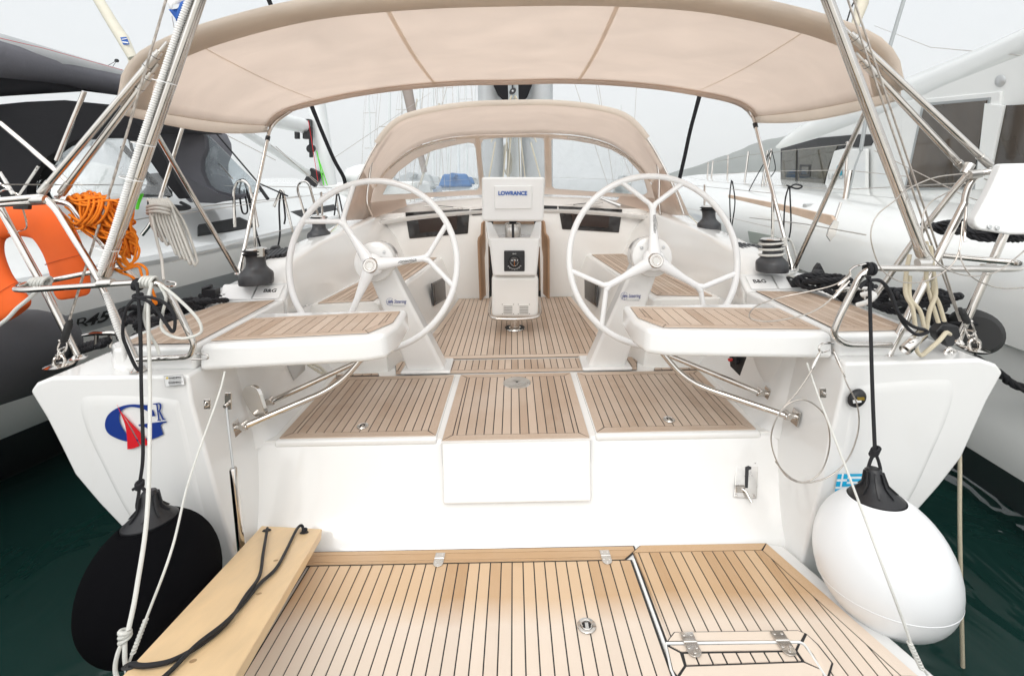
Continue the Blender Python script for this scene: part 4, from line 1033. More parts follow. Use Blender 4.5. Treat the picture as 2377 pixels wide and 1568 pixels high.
# frame
for s in (-1, 1):
    top = P(628, 290, DF) if s < 0 else P(1745, 258, DF); bot = P(556, 628, 3.02) if s < 0 else P(1838, 618, 3.02)
    g = G(); g.tube(bend([top + Vector((-s * .15, 0, .10)), top, bot], .2), .0125, 12); o = g.build('bimini_leg', M['steel'], BM)
    g = G(); p1 = top + (bot - top) * .09; g.tube([p1, p1 + (bot - top) * .03], .016, 10); g.build('leg_clip', M['black'], o)
    g = G(); g.tube([bot, bot - (bot - top).normalized() * .05], .017, 12); g.lathe([(0, .03), (.018, .028), (.03, .006), (.03, 0)], bot - Vector((0, 0, .02)), n=16); g.build('leg_foot', M['steel'], o)
    # aft leg, reaching from the canvas corner down to the same foot
    up = P(325, 245, 2.45) if s < 0 else P(2040, 190, 2.45)
    g = G(); g.tube([up, bot + Vector((0, -.03, 0))], .0125, 12); g.build('bimini_leg', M['steel'], BM)
    # double braces from pushpit to canvas corner
    if s < 0: br = [((372, 118, 2.115), (96, 447, 2.15)), ((352, 168, 2.14), (143, 448, 2.19))]
    else: br = [((1972, 78, 2.115), (2297, 383, 2.15)), ((2002, 140, 2.14), (2243, 398, 2.19))]
    for k, (a, b) in enumerate(br):
        a, b = P(*a), P(*b); d = (b - a).normalized()
        g = G(); g.tube([a, b], .0155, 14); o = g.build('bimini_brace', M['steel'], BM)
        g = G(); g.tube([b - d * .06, b], .0185, 14); g.tube([a + d * .02, a + d * .10], .0185, 14); g.tube([a - d * .05, a + d * .02], .008, 10); g.tube([b, b + d * .05], .007, 10)
        g.tube([b + d * .02 - Vector((.02, 0, 0)), b + d * .02 + Vector((.025, 0, .005))], .006, 8); g.build('brace_fitting', M['steelb'], o)
        g = G()
        for q in (.035, .09): g.tube([a + d * (q - .001), a + d * (q + .001) ], .0195, 14)
        g.build('fitting_ring', M['black'], o)

# ---------------------------------------------------------------- big tubular stern arch legs with hose
for s in (-1, 1):
    if s < 0: bot, top = P(243, 637, 2.11), P(465, -6, 1.98)
    else: bot, top = P(2143, 592, 2.11), P(1912, -25, 1.98)
    d = (top - bot).normalized(); top = top + d * 1.2
    g = G(); g.tube([bot, top], .0235, 20); g.tube([bot + Vector((s * -.008, -.014, 0)), top + Vector((s * -.008, -.014, 0))], .015, 14)
    o = g.build('stern_arch_leg', M['steel'], Y)
    g = G(); g.tube([bot - d * .004, bot + d * .05], .0265, 20); g.box(bot - d * .03, (.03, .04, .06)); g.tube([bot - d * .03 - Vector((.03, 0, 0)), bot - d * .03 + Vector((.03, 0, 0))], .010, 10); g.build('arch_clamp', M['steelb'], o, bevel=.003)
    if s < 0:   # corrugated white hose cable-tied to the left leg
        hp_ = [P(234, 625, 2.06), P(264, 540, 2.05), P(315, 371, 2.03), P(348, 268, 2.01), P(407, 90, 1.98), P(437, 5, 1.96)]; hp_.append(hp_[-1] + (hp_[-1] - hp_[-2]) * 2)
        pts = resample(cat(hp_, 10), .0035)
        g = G(); g.tube(pts, [.0150 if i % 3 else .0112 for i in range(len(pts))], 10); o = g.build('corrugated_hose', M['pvc'], Y, smooth=50)
        hp_ = [P(245, 680, 2.09), P(256, 712, 2.08), P(272, 760, 2.08), P(288, 800, 2.10), P(293, 850, 2.13)]; pts = resample(cat(hp_, 10), .0035)
        g = G(); g.tube(pts, [.0125 if i % 3 else .0100 for i in range(len(pts))], 10); g.lathe([(.028, 0), (.026, .012), (.014, .03), (.012, .07)], P(297, 858, 2.13), n=18); g.build('corrugated_hose', M['pvc'], Y, smooth=50)
        for q in ((468, 100), (388, 326), (292, 470)):
            pass
        g = G()
        for t in (.13, .46, .62, .9, 1.5):
            c_ = bot + d * t + Vector((-.012, -.02, 0)); g = G(); g.tube([c_ + Vector((math.cos(a) * .045, math.sin(a) * .034, -math.cos(a) * .012)) for a in [i * math.pi / 8 for i in range(16)]], .0022, 5, closed=True); g.build('cable_tie', M['white'], Y)

# ---------------------------------------------------------------- pushpits
def rail(lst, D, r=.0125, name=None, par=None, bd=.07, closed=False):
    g = G(); p = bend(pp(lst, D), bd); g.tube(p, r, 12); return g
def foot(g, p): g.lathe([(.034, 0), (.036, .004), (.026, .008), (.017, .02)], p - Vector((0, 0, .012)), n=20)
# left
g = G()
up1 = [(-60, 470, 2.02), (64, 459, 2.10), (100, 456, 2.12), (130, 484, 2.12), (224, 637, 2.10), (323, 853, 2.10)]
g.tube(bend(pp(up1, 2.1), .06), .0135, 14)
g.tube(bend(pp([(-60, 478, 2.10), (137, 467, 2.16), (165, 475, 2.17), (190, 510, 2.18), (288, 622, 2.25), (322, 652, 2.28)], 2.1), .05), .0125, 12)
g.tube(bend(pp([(-10, 455, 2.2), (2, 485, 2.2), (96, 656, 2.22), (179, 823, 2.24)], 2.2), .05), .0145, 14)
g.tube(bend(pp([(285, 617, 2.28), (205, 633, 2.25), (96, 655, 2.20), (50, 660, 2.12), (32, 671, 2.05), (60, 673, 2.02), (339, 654, 2.03), (372, 658, 2.03), (398, 690, 2.04), (452, 800, 2.06), (440, 828, 2.06), (320, 834, 2.07)], 2.05), .045), .0125, 14)
foot(g, P(323, 853, 2.10)); foot(g, P(181, 826, 2.24))
g.tube(bend(pp([(388, 653, 2.05), (408, 655, 2.04), (408, 664, 2.03), (385, 666, 2.03)], 2), .01), .004, 8)
g.tube(bend(pp([(455, 820, 2.05), (482, 822, 2.03), (484, 832, 2.03), (445, 834, 2.03)], 2), .01), .004, 8)
PL_ = g.build('pushpit', M['steel'], Y)
for c_, a in ((P(246, 657, 2.03), (1, 0, .05)), (P(90, 463, 2.11), (1, 0, 0))):
    g = G(); g.tube([c_ - Vector(a) * .03, c_ + Vector(a) * .03], .018, 14); g.build('pipe_clamp', M['steelb'], PL_)
# right
g = G()
g.tube(pp([(2240, 470, 2.14), (2062, 823, 2.12)], 2.1), .0155, 14)
g.tube(pp([(2350, 500, 2.20), (2224, 788, 2.28)], 2.1), .0165, 14)
g.tube(bend(pp([(2068, 800, 2.08), (1962, 799, 2.06), (1932, 778, 2.06), (1948, 736, 2.05), (1996, 640, 2.03), (2022, 622, 2.03), (2345, 624, 2.03), (2371, 622, 2.06), (2368, 610, 2.12), (2240, 598, 2.2), (2186, 592, 2.24)], 2.05), .045), .0135, 14)
g.tube(bend(pp([(2250, 400, 2.14), (2215, 440, 2.18), (2120, 560, 2.30), (2030, 690, 2.40)], 2.2), .05), .0125, 12)
g.tube(bend(pp([(2330, 400, 2.1), (2290, 398, 2.12), (2262, 410, 2.14), (2244, 440, 2.14), (2238, 474, 2.14)], 2.1), .05), .0135, 12)
foot(g, P(2062, 825, 2.12)); foot(g, P(2224, 791, 2.28))
g.tube(bend(pp([(2010, 612, 2.02), (1984, 618, 2.02), (1972, 628, 2.02), (1975, 638, 2.02)], 2), .02), .004, 8)
g.tube(bend(pp([(1935, 795, 2.05), (1910, 796, 2.04), (1900, 806, 2.03), (1904, 818, 2.03), (1925, 812, 2.04)], 2), .02), .0045, 8)
PR_ = g.build('pushpit', M['steel'], Y)
for c_, a in ((P(2143, 610, 2.05), (1, 0, 0)), (P(2295, 622, 2.05), (1, 0, 0)), (P(2262, 404, 2.12), (1, 0, .1)), (P(2246, 392, 2.14), (.6, 0, 1))):
    a = Vector(a).normalized(); g = G(); g.tube([c_ - a * .025, c_ + a * .025], .019, 14); g.build('pipe_clamp', M['steelb'], PR_)
# rod holder on the right pushpit leg
a, b = P(2140, 775, 2.05), P(2100, 812, 2.0)
g = G(); g.tube([a, b], .021, 20, cap=False); g.tube([a, b], .019, 20, cap=False); g.lathe([(.0, 0), (.019, 0)], a + (b - a) * .03, (a - b), 16); g.build('rod_holder', M['steel'], PR_, solid=.001)

# ---------------------------------------------------------------- backstays
def stay(pts, r, boot0, boot1, plate, lbl):
    g = G()
    for ps in pts: laid(g, ps, r, 5, r * 9, n=5)
    o = g.build('backstay', M['wire'], Y, label=lbl)
    g = G(); d = (boot1 - boot0); g.tube([boot0, boot0 + d * .15, boot0 + d * .2, boot0 + d * .8, boot1], [.010, .012, .0155, .0155, .013], 14); g.build('stay_boot', M['rubber'], o)
    g = G(); e1 = plate + Vector((0, 0, .012)); m_ = boot1.lerp(e1, .5)
    for c0, c1 in ((boot1, m_ + (e1 - boot1) * .12), (m_ - (e1 - boot1) * .12, e1 + Vector((0, 0, .006)))):
        ax = (c1 - c0); L_ = ax.length; ax = ax.normalized(); sd_ = ax.cross(Vector((0, 1, .3))).normalized() if c0 is boot1 else ax.cross(Vector((1, .2, 0))).normalized()
        loop = [c0 - sd_ * .012, c0 - sd_ * .017 + ax * L_ * .25, c1 - sd_ * .016 - ax * L_ * .25, c1, c1 + sd_ * .016 - ax * L_ * .25, c0 + sd_ * .017 + ax * L_ * .25, c0 + sd_ * .012]
        g.tube(cat(loop, 5), .0042, 10); g.tube([c0 - sd_ * .022, c0 + sd_ * .022], .005, 10)
    g.build('shackle', M['steel'], o)
    chainplate(plate, o)
def chainplate(p, par):
    g = G(); g.lathe([(0, .0), (.052, .0), (.055, .003), (.040, .008), (.022, .012), (0, .013)], p - Vector((0, 0, .012)), n=28)
    g.tube(cat([p + Vector((-.024, 0, -.004)), p + Vector((-.022, 0, .022)), p + Vector((0, 0, .036)), p + Vector((.022, 0, .022)), p + Vector((.024, 0, -.004))], 6), .0075, 10)
    return g.build('pad_eye', M['steel'], par)
a = pp([(394, -30, 2.02), (260, 427, 2.13), (160, 745, 2.17)], 2); stay([[a[0] + (a[0] - a[1]) * .8] + a], .0052, P(163, 742, 2.17), P(148, 792, 2.18), P(137, 842, 2.17), 'left backstay wire')
a = pp([(1958, -30, 2.02), (2145, 519, 2.14), (2228, 745, 2.2)], 2); b = pp([(1972, -30, 2.03), (2158, 519, 2.15), (2230, 745, 2.2)], 2)
stay([[a[0] + (a[0] - a[1]) * .8] + a, [b[0] + (b[0] - b[1]) * .8] + b], .0042, P(2228, 716, 2.19), P(2246, 748, 2.2), P(2262, 804, 2.2), 'right double backstay wire')
chainplate(P(2206, 828, 2.13), Y)

# ---------------------------------------------------------------- guard wires hanging loose
def wires(name, paths, lbl=None, r=.0028):
    g = G()
    for ps, D in paths: g.tube(cat(pp(ps, D), 8), r, 7)
    return g.build(name, M['wire'], Y, label=lbl)
f6 = lambda L: [(1727 + .3316 * x, 464.25 + .3316 * y) + tuple(r_) for x, y, *r_ in L]
wires('guard_wire', [
 ([(2250, 402, 2.12), (2170, 412, 2.10), (2105, 440, 2.06)] + f6([(1060, 0, 2.0), (930, 110, 1.97), (888, 250, 1.96), (930, 420, 1.96), (1000, 520, 1.96), (1130, 577, 1.97), (1290, 560, 1.98), (1440, 470, 2.0), (1505, 355, 2.02), (1530, 150, 2.05)]), 2),
 ([(2250, 402, 2.12), (2210, 440, 2.08), (2160, 470, 2.0), (2141, 510, 1.98), (2148, 570, 1.97), (2190, 620, 1.97), (2250, 640, 1.97), (2310, 632, 1.98), (2350, 605, 2.0), (2380, 580, 2.02)], 2),
 (f6([(1505, 350, 2.02), (1530, 440, 1.99), (1600, 540, 1.98), (1720, 598, 1.98), (1830, 618, 1.98), (1970, 612, 2.0)]), 2),
 ([(2240, 405, 2.12), (2300, 402, 2.1), (2400, 400, 2.1)], 2), ([(2285, 415, 2.12), (2340, 435, 2.1), (2400, 480, 2.08)], 2)], 'coiled guard wires on the right pushpit')
wires('guard_wire', [
 (f6([(745, 520, 2.02), (610, 690, 2.0), (480, 780, 1.99), (330, 825, 1.99), (160, 848, 2.0), (50, 828, 2.02), (45, 780, 2.06), (110, 730, 2.12), (260, 680, 2.15), (450, 640, 2.12), (640, 590, 2.08), (745, 510, 2.04)]), 2)], 'guard wire looped over the right helm seat')
wires('guard_wire', [
 ([(1905, 815, 2.03), (1890, 850, 2.02), (1850, 910, 2.0), (1808, 960, 1.99), (1790, 1020, 1.99), (1812, 1085, 1.99), (1860, 1118, 1.99), (1905, 1095, 1.99), (1926, 1030, 1.99), (1915, 965, 1.99), (1875, 930, 1.99), (1835, 934, 1.99), (1805, 965, 1.99)], 2),
 ([(1934, 806, 2.04), (1955, 860, 2.02), (1966, 890, 2.0), (1990, 940, 1.99), (1992, 1000, 1.99), (1968, 1065, 1.99), (1925, 1105, 1.99), (1870, 1120, 1.985), (1830, 1108, 1.985), (1800, 1070, 1.985)], 2)], 'guard wire coil hanging from the right seat corner')
g = G()
for a, b in (((1936, 815, 2.02), (1962, 875, 1.99)), ((1905, 815, 2.02), (1885, 855, 2.0)), ((1972, 652, 2.01), (1933, 693, 2.0)), ((1975, 640, 2.02), (1945, 662, 2.02)), ((2243, 480, 2.1), (2238, 560, 2.05))):
    p, q = P(*a), P(*b); d = q - p; g.tube([p, p + d * .15, p + d * .2, p + d * .8, q], [.003, .0045, .0062, .0062, .0035], 10)
g.build('turnbuckle', M['steel'], Y)
# guard wires along the left side of this yacht, and stanchions
for s in (-1, 1):
    g = G(); ds = (3.9, 5.3, 6.8)
    o = None
    for D in ds:
        x = s * (beam(D) - .05); z = sheer(D)
        g = G(); g.tube([(x, D, z), (x + s * .02, D, z + .62)], .0125, 10); o = g.build('stanchion', M['steel'], Y)
    g = G()
    for h in (.60, .32):
        g.tube([(s * (beam(D) - .04), D, sheer(D) + h) for D in (2.9, 3.9, 5.3, 6.8, 9, 12)] if s < 0 else [(s * (beam(D) - .04), D, sheer(D) + h) for D in (3.9, 5.3, 6.8, 9, 12)], .0024, 6)
    g.build('guard_wire', M['wire'], Y)

# ---------------------------------------------------------------- sprayhood
D1, D2 = 4.72, 5.66
def A2(px, py, D): p = P(px, py, D); return (p.x, p.z)
a1 = [A2(795, 512, 4.55), A2(812, 462, 4.6), A2(842, 395, 4.66), A2(880, 330, D1), A2(925, 280, D1), A2(1000, 256, D1), A2(1090, 243, D1), (0, A2(1190, 239, D1)[1])]
a2 = [A2(858, 468, D2), A2(872, 430, D2), A2(905, 385, D2), A2(960, 343, D2), A2(1030, 321, D2), A2(1105, 313, D2), (0, A2(1190, 311, D2)[1])]
U1, U2 = arch(a1, 56), arch(a2, 56)
rows2 = []
for j in range(9):
    t = j / 8; rows2.append([Vector((p.x + (q.x - p.x) * t, (D1 - .15 * abs(i / 28 - 1) ** 3) * (1 - t) + D2 * t, p.z + (q.z - p.z) * t + .05 * math.sin(math.pi * t) * (1 - abs(i / 28 - 1) ** 3))) for i, (p, q) in enumerate(zip(U1, U2))])
g = G(); g.grid(rows2); SH = g.build('sprayhood', M['canvas'], Y, smooth=80, solid=.003)
# rear bow cover: pale roll on the crown
g = G(); pth = [rows2[0][i] + Vector((0, -.01, .0)) for i in range(10, 47)]
g.tube(pth, [.030] * len(pth), 12, flat=.9); g.build('bow_cover', M['canvas2'], SH)
for L_ in (rows2[0][:11], rows2[0][46:]): g = G(); g.tube([p + Vector((0, -.004, -.004)) for p in L_], .011, 10); g.build('bow_tube', M['steel'], SH)
g = G(); g.tube([Vector(p) + Vector((0, -.035, -.028)) for p in rows2[8][3:54]], .012, 10); g.build('window_bow', M['seam'], SH)
for L_ in (rows2[8][7:20], rows2[8][37:52]): g = G(); g.tube([Vector(p) + Vector((0, -.05, -.040)) for p in L_], .0105, 10); g.build('bow_tube', M['steel'], SH)
# frame legs down the sides
for s in (-1, 1):
    top = rows2[0][5 if s < 0 else 51]; mid = P(848, 430, 5.0) if s < 0 else P(1535, 418, 5.0); bot = P(862, 505, 4.9) if s < 0 else P(1540, 492, 4.9)
    g = G(); q = [P(905, 300, 4.85), P(868, 360, 4.9), P(856, 420, 4.9), P(852, 470, 4.88), P(866, 506, 4.86)] if s < 0 else [P(1485, 300, 4.85), P(1518, 352, 4.9), P(1530, 410, 4.9), P(1530, 462, 4.88), P(1533, 498, 4.86)]
    g.tube(cat(q, 6), .0125, 10); g.build('bow_tube', M['steel'], SH)
# front panel with three clear windows: canvas with openings
def hood_panel():
    pl0 = Vector((0, D2, 0)); n_ = Vector((0, 1, -.0)); n_ = Vector((0, -1, .0))
    W1 = [(888, 452), (900, 428), (925, 398), (962, 370), (1005, 350), (1050, 338), (1088, 331), (1100, 334), (1104, 345), (1113, 432), (1108, 440), (1080, 442), (980, 448)]
    W2 = [(1122, 324), (1150, 321), (1190, 319), (1232, 319), (1260, 321), (1263, 330), (1265, 432), (1262, 438), (1122, 438), (1119, 430), (1117, 334)]
    W3 = [(1284, 322), (1330, 326), (1380, 335), (1420, 348), (1455, 368), (1480, 395), (1496, 420), (1503, 446), (1495, 452), (1400, 446), (1288, 438), (1281, 432), (1280, 326)]
    return W1, W2, W3
W1, W2, W3 = hood_panel()
DW = lambda x: D2 + .05 + .0 * x
outer = [(852, 472)] + [(858, 462), (872, 428), (905, 384), (960, 343), (1030, 321), (1105, 312), (1190, 309), (1275, 311), (1345, 317), (1410, 336), (1465, 368), (1500, 405), (1518, 440), (1524, 462)] + [(1400, 456), (1190, 448), (1000, 458)]
def strip_between(o, i_, D, col, name):
    pass
# build the frame canvas as a triangulated face with holes
def holes_mesh(outer, holes, D, name, m, par, th=.004):
    c = bpy.data.curves.new(name, 'CURVE'); c.dimensions = '2D'; c.fill_mode = 'BOTH'; c.extrude = th / 2
    for L_ in [outer] + holes:
        sp = c.splines.new('POLY'); sp.points.add(len(L_) - 1); sp.use_cyclic_u = True
        for k, q in enumerate(L_):
            p = P(q[0], q[1], D); sp.points[k].co = (p.x, p.z, 0, 1)
    t = bpy.data.objects.new('t', c); COL.objects.link(t); dg = bpy.context.evaluated_depsgraph_get(); dg.update()
    me = bpy.data.meshes.new_from_object(t.evaluated_get(dg)); bpy.data.objects.remove(t)
    me.transform(Matrix(((1, 0, 0, 0), (0, 0, -1, D), (0, 1, 0, 0), (0, 0, 0, 1)))); me.materials.clear(); me.materials.append(m); me.name = name
    o = bpy.data.objects.new(name, me); COL.objects.link(o)
    if par: attach(o, par)
    return o
holes_mesh(outer, [W1, W2, W3], D2 + .02, 'window_surround', M['canvas'], SH)
for W_ in (W1, W2, W3):
    g = G(); g.poly([P(x, y, D2 + .03) for x, y in W_]); g.build('clear_window', M['vinyl'], SH, smooth=0)
for x0, y0, x1, y1 in ((1107, 314, 1121, 440), (1270, 312, 1274, 436)):
    g = G(); g.slab([P(x0 - 5, y0, D2 + .005), P(x0 + 5, y0, D2 + .005), P(x1 + 5, y1, D2 - .02), P(x1 - 5, y1, D2 - .02)], (0, .012, 0)); g.build('zip_flap', M['seam'], SH, bevel=.004)
# side flaps of the hood down to the coaming
for s in (-1, 1):
    q = [(795, 512, 4.55), (812, 462, 4.6), (842, 395, 4.66), (866, 440, 5.3), (860, 470, 5.5), (880, 475, 5.6), (862, 508, 5.1)] if s < 0 else [(1600, 500, 4.55), (1578, 450, 4.6), (1540, 385, 4.66), (1512, 430, 5.3), (1520, 460, 5.5), (1505, 465, 5.6), (1530, 498, 5.1)]
    A = pp([q[0], q[1], q[2]], 0); B = pp([q[6], q[4], q[3]], 0)
    rws = [[A[k].lerp(B[k], t) for k in range(3)] for t in (0, .33, .66, 1)]
    g = G(); g.grid(rws); g.build('side_flap', M['canvas'], SH, smooth=80, solid=.003)
    # apron between the flap and the window
    a = pp([(862, 508, 5.05), (860, 470, 5.5), (940, 462, 5.62), (945, 478, 5.35)], 0) if s < 0 else pp([(1535, 498, 5.05), (1520, 460, 5.5), (1440, 455, 5.62), (1430, 470, 5.35)], 0)
    g = G(); g.slab(a, (0, .004, .002)); g.build('apron', M['canvas'], SH)
    # lashing line from the hood corner
    g = G(); q = [(1600, 500, 4.55), (1630, 530, 4.2), (1645, 545, 4.0)] if s > 0 else [(800, 505, 4.55), (770, 535, 4.3), (752, 560, 4.2)]
    g.tube(pp(q, 0), .004, 6); g.build('lashing', M['crope'], SH)

# ---------------------------------------------------------------- mast, mainsail bag, halyards
MD = 8.6
g = G(); g.tube([P(1192, 470, MD), P(1190, 150, MD), P(1189, -900, MD)], .115, 20, flat=1.5); mast = g.build('mast', M['spar'], Y)
def bagside(x0, x1, x2, nm):
    g = G(); D = 7.0
    rws = []
    for y in (-300, 60, 150, 200, 300, 420, 470):
        rws.append([P(x0, y, D + 1.2), P(x0, y, D + .2), P(x0 + (x1 - x0) * .2, y, D + .03), P((x0 + x1) / 2, y, D), P(x1, y, D + .05), P(x2, y, D + .3)])
    g.grid(rws, flip=(x1 < x0)); return g.build(nm, M['greycan2'], Y, smooth=80, solid=.004)
bagside(1110, 1150, 1168, 'sail_bag'); bagside(1283, 1240, 1212, 'sail_bag')
g = G()
g.slab(pp([(1142, 150), (1178, 150), (1180, 236), (1172, 236), (1155, 220), (1146, 200)], 6.9), (0, .05, 0)); g.slab(pp([(1202, 150), (1240, 150), (1236, 195), (1224, 225), (1214, 236), (1204, 236)], 6.9), (0, .05, 0)); g.build('sail_bag_end', M['blackcan'], Y, bevel=.012)
b = P(1190, 212, 6.6); g = G(); g.lathe([(0, -.03), (.04, -.03), (.045, 0), (.04, .03), (0, .03)], b, (0, -1, 0), 20, scale=(1.25, .85)); g.tube([b + Vector((0, -.02, .03)), b + Vector((0, -.02, .35))], .012, 8); mb = g.build('boom_block', M['black'], Y)
g = G(); g.lathe([(0, .034), (.012, .034), (.014, .03)], b, (0, -1, 0), 12); g.box(b + Vector((0, -.01, .11)), (.06, .03, .05)); g.build('block_pin', M['alu'], mb)
g = G(); rr = random.Random(3)
for x0, y0, x1, y1, D in ((1186, 225, 1165, 440, 7.2), (1194, 225, 1176, 440, 7.2), (1198, 225, 1222, 440, 7.2), (1204, 320, 1208, 440, 8.2), (1183, 320, 1182, 440, 8.3), (1178, 330, 1178, 440, 8.3), (1210, 320, 1212, 440, 8.3), (1150, 330, 1130, 440, 6.4), (1232, 330, 1262, 440, 6.4), (1188, 222, 1140, 330, 6.5), (1196, 222, 1245, 330, 6.5)):
    g.tube([P(x0, y0, D), P(x1, y1, D)], .010, 7)
for k in range(5):
    c_ = P(1172 + k * 1.5, 345, 8.2); g.tube(cat([c_ + Vector((.05 * math.sin(t) * (1 + k * .1), .01 * k, -.16 - .22 * math.cos(t) - .02 * k)) for t in [i * math.pi / 6 for i in range(12)]], 4, True), .008, 6, closed=True)
g.build('halyards', M['crope'], Y)
# shrouds
g = G()
for s in (-1, 1):
    g.tube([(s * 1.95, 8.9, 1.3), (s * .9, 8.8, 9)], .005, 6); g.tube([(s * 1.9, 8.7, 1.3), (s * .15, 8.7, 7)], .005, 6)
g.tube([P(1478, 190, 8.8), P(1472, 300, 8.8), P(1466, 430, 8.8)], .004, 6); g.tube([P(1382, 190, 9), P(1396, 262, 9)], .004, 6); g.tube([P(1440, 350, 9), P(1470, 420, 9)], .004, 6)
g.build('shroud', M['wire'], Y)
# black covered running backstay / tackle straps on both sides
for q in ([(722, 243, 5.6), (745, 300, 5.6), (775, 370, 5.6), (798, 412, 5.6), (802, 440, 5.6)], [(1625, 218, 5.6), (1603, 300, 5.6), (1590, 360, 5.6), (1575, 425, 5.6)]):
    g = G(); p = pp(q, 5.6); up = p[0] + (p[0] - p[1]).normalized() * 2.5; g.tube(cat([up] + p, 4), [.026] * 5 + [.022] * (4 * (len(p) - 1)) , 10); o = g.build('shroud_cover', M['blackcan'], Y)

# deck fittings under the seats: round shower locker, chrome cowl, labels, switches
g = G(); g.slab(cat(pp([(562, 915), (568, 899), (582, 895), (596, 903), (606, 930), (614, 962), (600, 966), (590, 965), (572, 940)], 2.32), 4, True), (.012, .012, 0)); g.build('chrome_cowl', M['steel'], Y, bevel=.005)
for s in (-1, 1):
    c = P(655, 858, 2.9) if s < 0 else P(1830, 850, 2.45)
    g = G(); g.lathe([(0, .05), (.15, .05), (.19, .035), (.20, 0)], c + Vector((s * .02, 0, .02)), (-s * .9, -.45, .05), 36, scale=(1.15, 1)); g.build('locker_lid', M['gel'], Y, smooth=50)
q = pp([(664, 842, 2.78), (706, 838, 2.86), (708, 858, 2.86), (682, 882, 2.80)], 0); g = G(); g.slab(q, (.004, -.004, .002)); g.build('notice', M['alu'], Y)
q = pp([(1694, 827, 2.6), (1734, 828, 2.52), (1718, 872, 2.55), (1696, 850, 2.6)], 0); g = G(); g.slab(q, (-.006, -.006, .004)); sw = g.build('engine_switch', M['black'], Y, bevel=.003)
g = G(); g.lathe([(.022, 0), (.022, .02), (.012, .024), (0, .024)], P(1707, 836, 2.56), (-.9, -.5, .1), 18); g.build('switch_knob', M['black'], sw)
g = G(); g.lathe([(.008, 0), (.008, .02), (0, .022)], P(1698, 834, 2.54), (-.9, -.5, .1), 14); g.build('switch_button', M['redm'], sw)
g = G(); g.tube(cat(pp([(715, 845, 2.85), (740, 862, 2.83), (755, 868, 2.84)], 0), 6), .008, 8); g.tube(cat(pp([(718, 840, 2.87), (742, 852, 2.85), (758, 866, 2.84)], 0), 6), .008, 8)
tag(g.build('tie_rope', M['yrope']), 'short white rope with yellow flecks under the left helm seat', 'rope')
for x, y in ((481, 937), (1910, 911)):
    g = G(); q = P(x, y, 2.03); g.box(q, (.028, .006, .042)); o = g.build('eye_plate', M['steel'], Y, bevel=.003)
    g = G(); g.tube(cat([q + Vector((-.006, -.003, .008)), q + Vector((0, -.014, .004)), q + Vector((0, -.014, -.006)), q + Vector((.006, -.003, -.008))], 5), .003, 8); g.build('eye', M['steel'], o)
# stern light / black shower socket on the right wing
c = P(1988, 923, 2.03); g = G(); g.lathe([(0, .02), (.03, .018), (.040, .010), (.043, 0)], c, (0, -1, 0), 32, scale=(1, .78)); o = g.build('shower_socket', M['black'], Y, smooth=60)
g = G(); g.box(c + Vector((-.012, -.021, -.004)), (.034, .003, .013), Matrix.Rotation(-.12, 3, 'Y')); g.build('socket_sticker', M['decalw'], o)
g = G(); g.box(c + Vector((.003, -.021, .006)), (.03, .004, .012)); g.build('socket_lens', mat('amber', (.25, .17, .02), .3), o)

# ---------------------------------------------------------------- decals on the transom
TD = 2.034
f1 = lambda L: [(.4672 * x, 835.7 + .4672 * y) for x, y in L]
def decal(L, m, name, d=0.0, par=Y, D=TD):
    g = G(); g.slab([P(x, y, D - d) for x, y in L], (0, .0012, 0)); return g.build(name, m, par, smooth=0)
fz = lambda L: [(.25 * x, 928.5 + .25 * y) for x, y in L]
def sm(L, n=4): return [(p.x, p.y) for p in cat([(x, y, 0) for x, y in L], n)]
Gp = [(1388, 30), (1366, 46)] + sm([(1366, 46), (1300, 42), (1210, 40), (1130, 55), (1055, 90), (1000, 140), (976, 200), (978, 260), (1010, 312), (1080, 352), (1170, 380), (1270, 380), (1360, 372), (1440, 352), (1515, 318)]) + sm([(1515, 318), (1500, 270), (1491, 238), (1508, 216), (1545, 207)]) + [(1545, 195), (1440, 207), (1285, 226), (1290, 240)] + sm([(1290, 240), (1335, 245), (1368, 262), (1382, 295), (1380, 340), (1345, 360), (1290, 364), (1220, 345), (1165, 300), (1128, 245), (1108, 190), (1106, 145), (1120, 105), (1155, 78), (1210, 62), (1275, 68), (1335, 84), (1388, 112)])
LG = decal(fz(Gp), M['navy'], 'transom_logo')
decal(fz([(1412, 90), (1420, 88), (1440, 146), (1412, 149)]), M['navy'], 'logo_serif', .0, LG)
decal(fz([(1420, 32), (1474, 24), (1475, 32), (1462, 36), (1480, 178), (1493, 181), (1493, 187), (1460, 189), (1460, 183), (1468, 180), (1450, 40), (1421, 39)]), M['navy'], 'logo_letter', .0008, LG)
decal(fz(sm([(1464, 26), (1484, 27), (1497, 45), (1494, 80), (1480, 100), (1470, 104)]) + sm([(1469, 96), (1480, 84), (1483, 60), (1478, 38), (1464, 34)])), M['navy'], 'logo_letter', .0012, LG)
decal(fz([(1474, 100), (1484, 98), (1520, 172), (1536, 176), (1536, 182), (1508, 183)]), M['navy'], 'logo_letter', .0016, LG)
decal(fz(sm([(1083, 38), (1112, 105), (1160, 225), (1178, 340), (1182, 455)]) + sm([(1182, 455), (1240, 446), (1293, 424)]) + sm([(1293, 424), (1245, 330), (1175, 200), (1114, 95), (1083, 38)])), M['red'], 'logo_sail', .003, LG)
decal(fz(sm([(1110, 95), (1165, 155), (1250, 245), (1330, 330), (1384, 402)]) + sm([(1380, 415), (1345, 420), (1308, 416)]) + sm([(1300, 405), (1255, 315), (1190, 205), (1110, 95)])), M['red'], 'logo_sail', .003, LG)
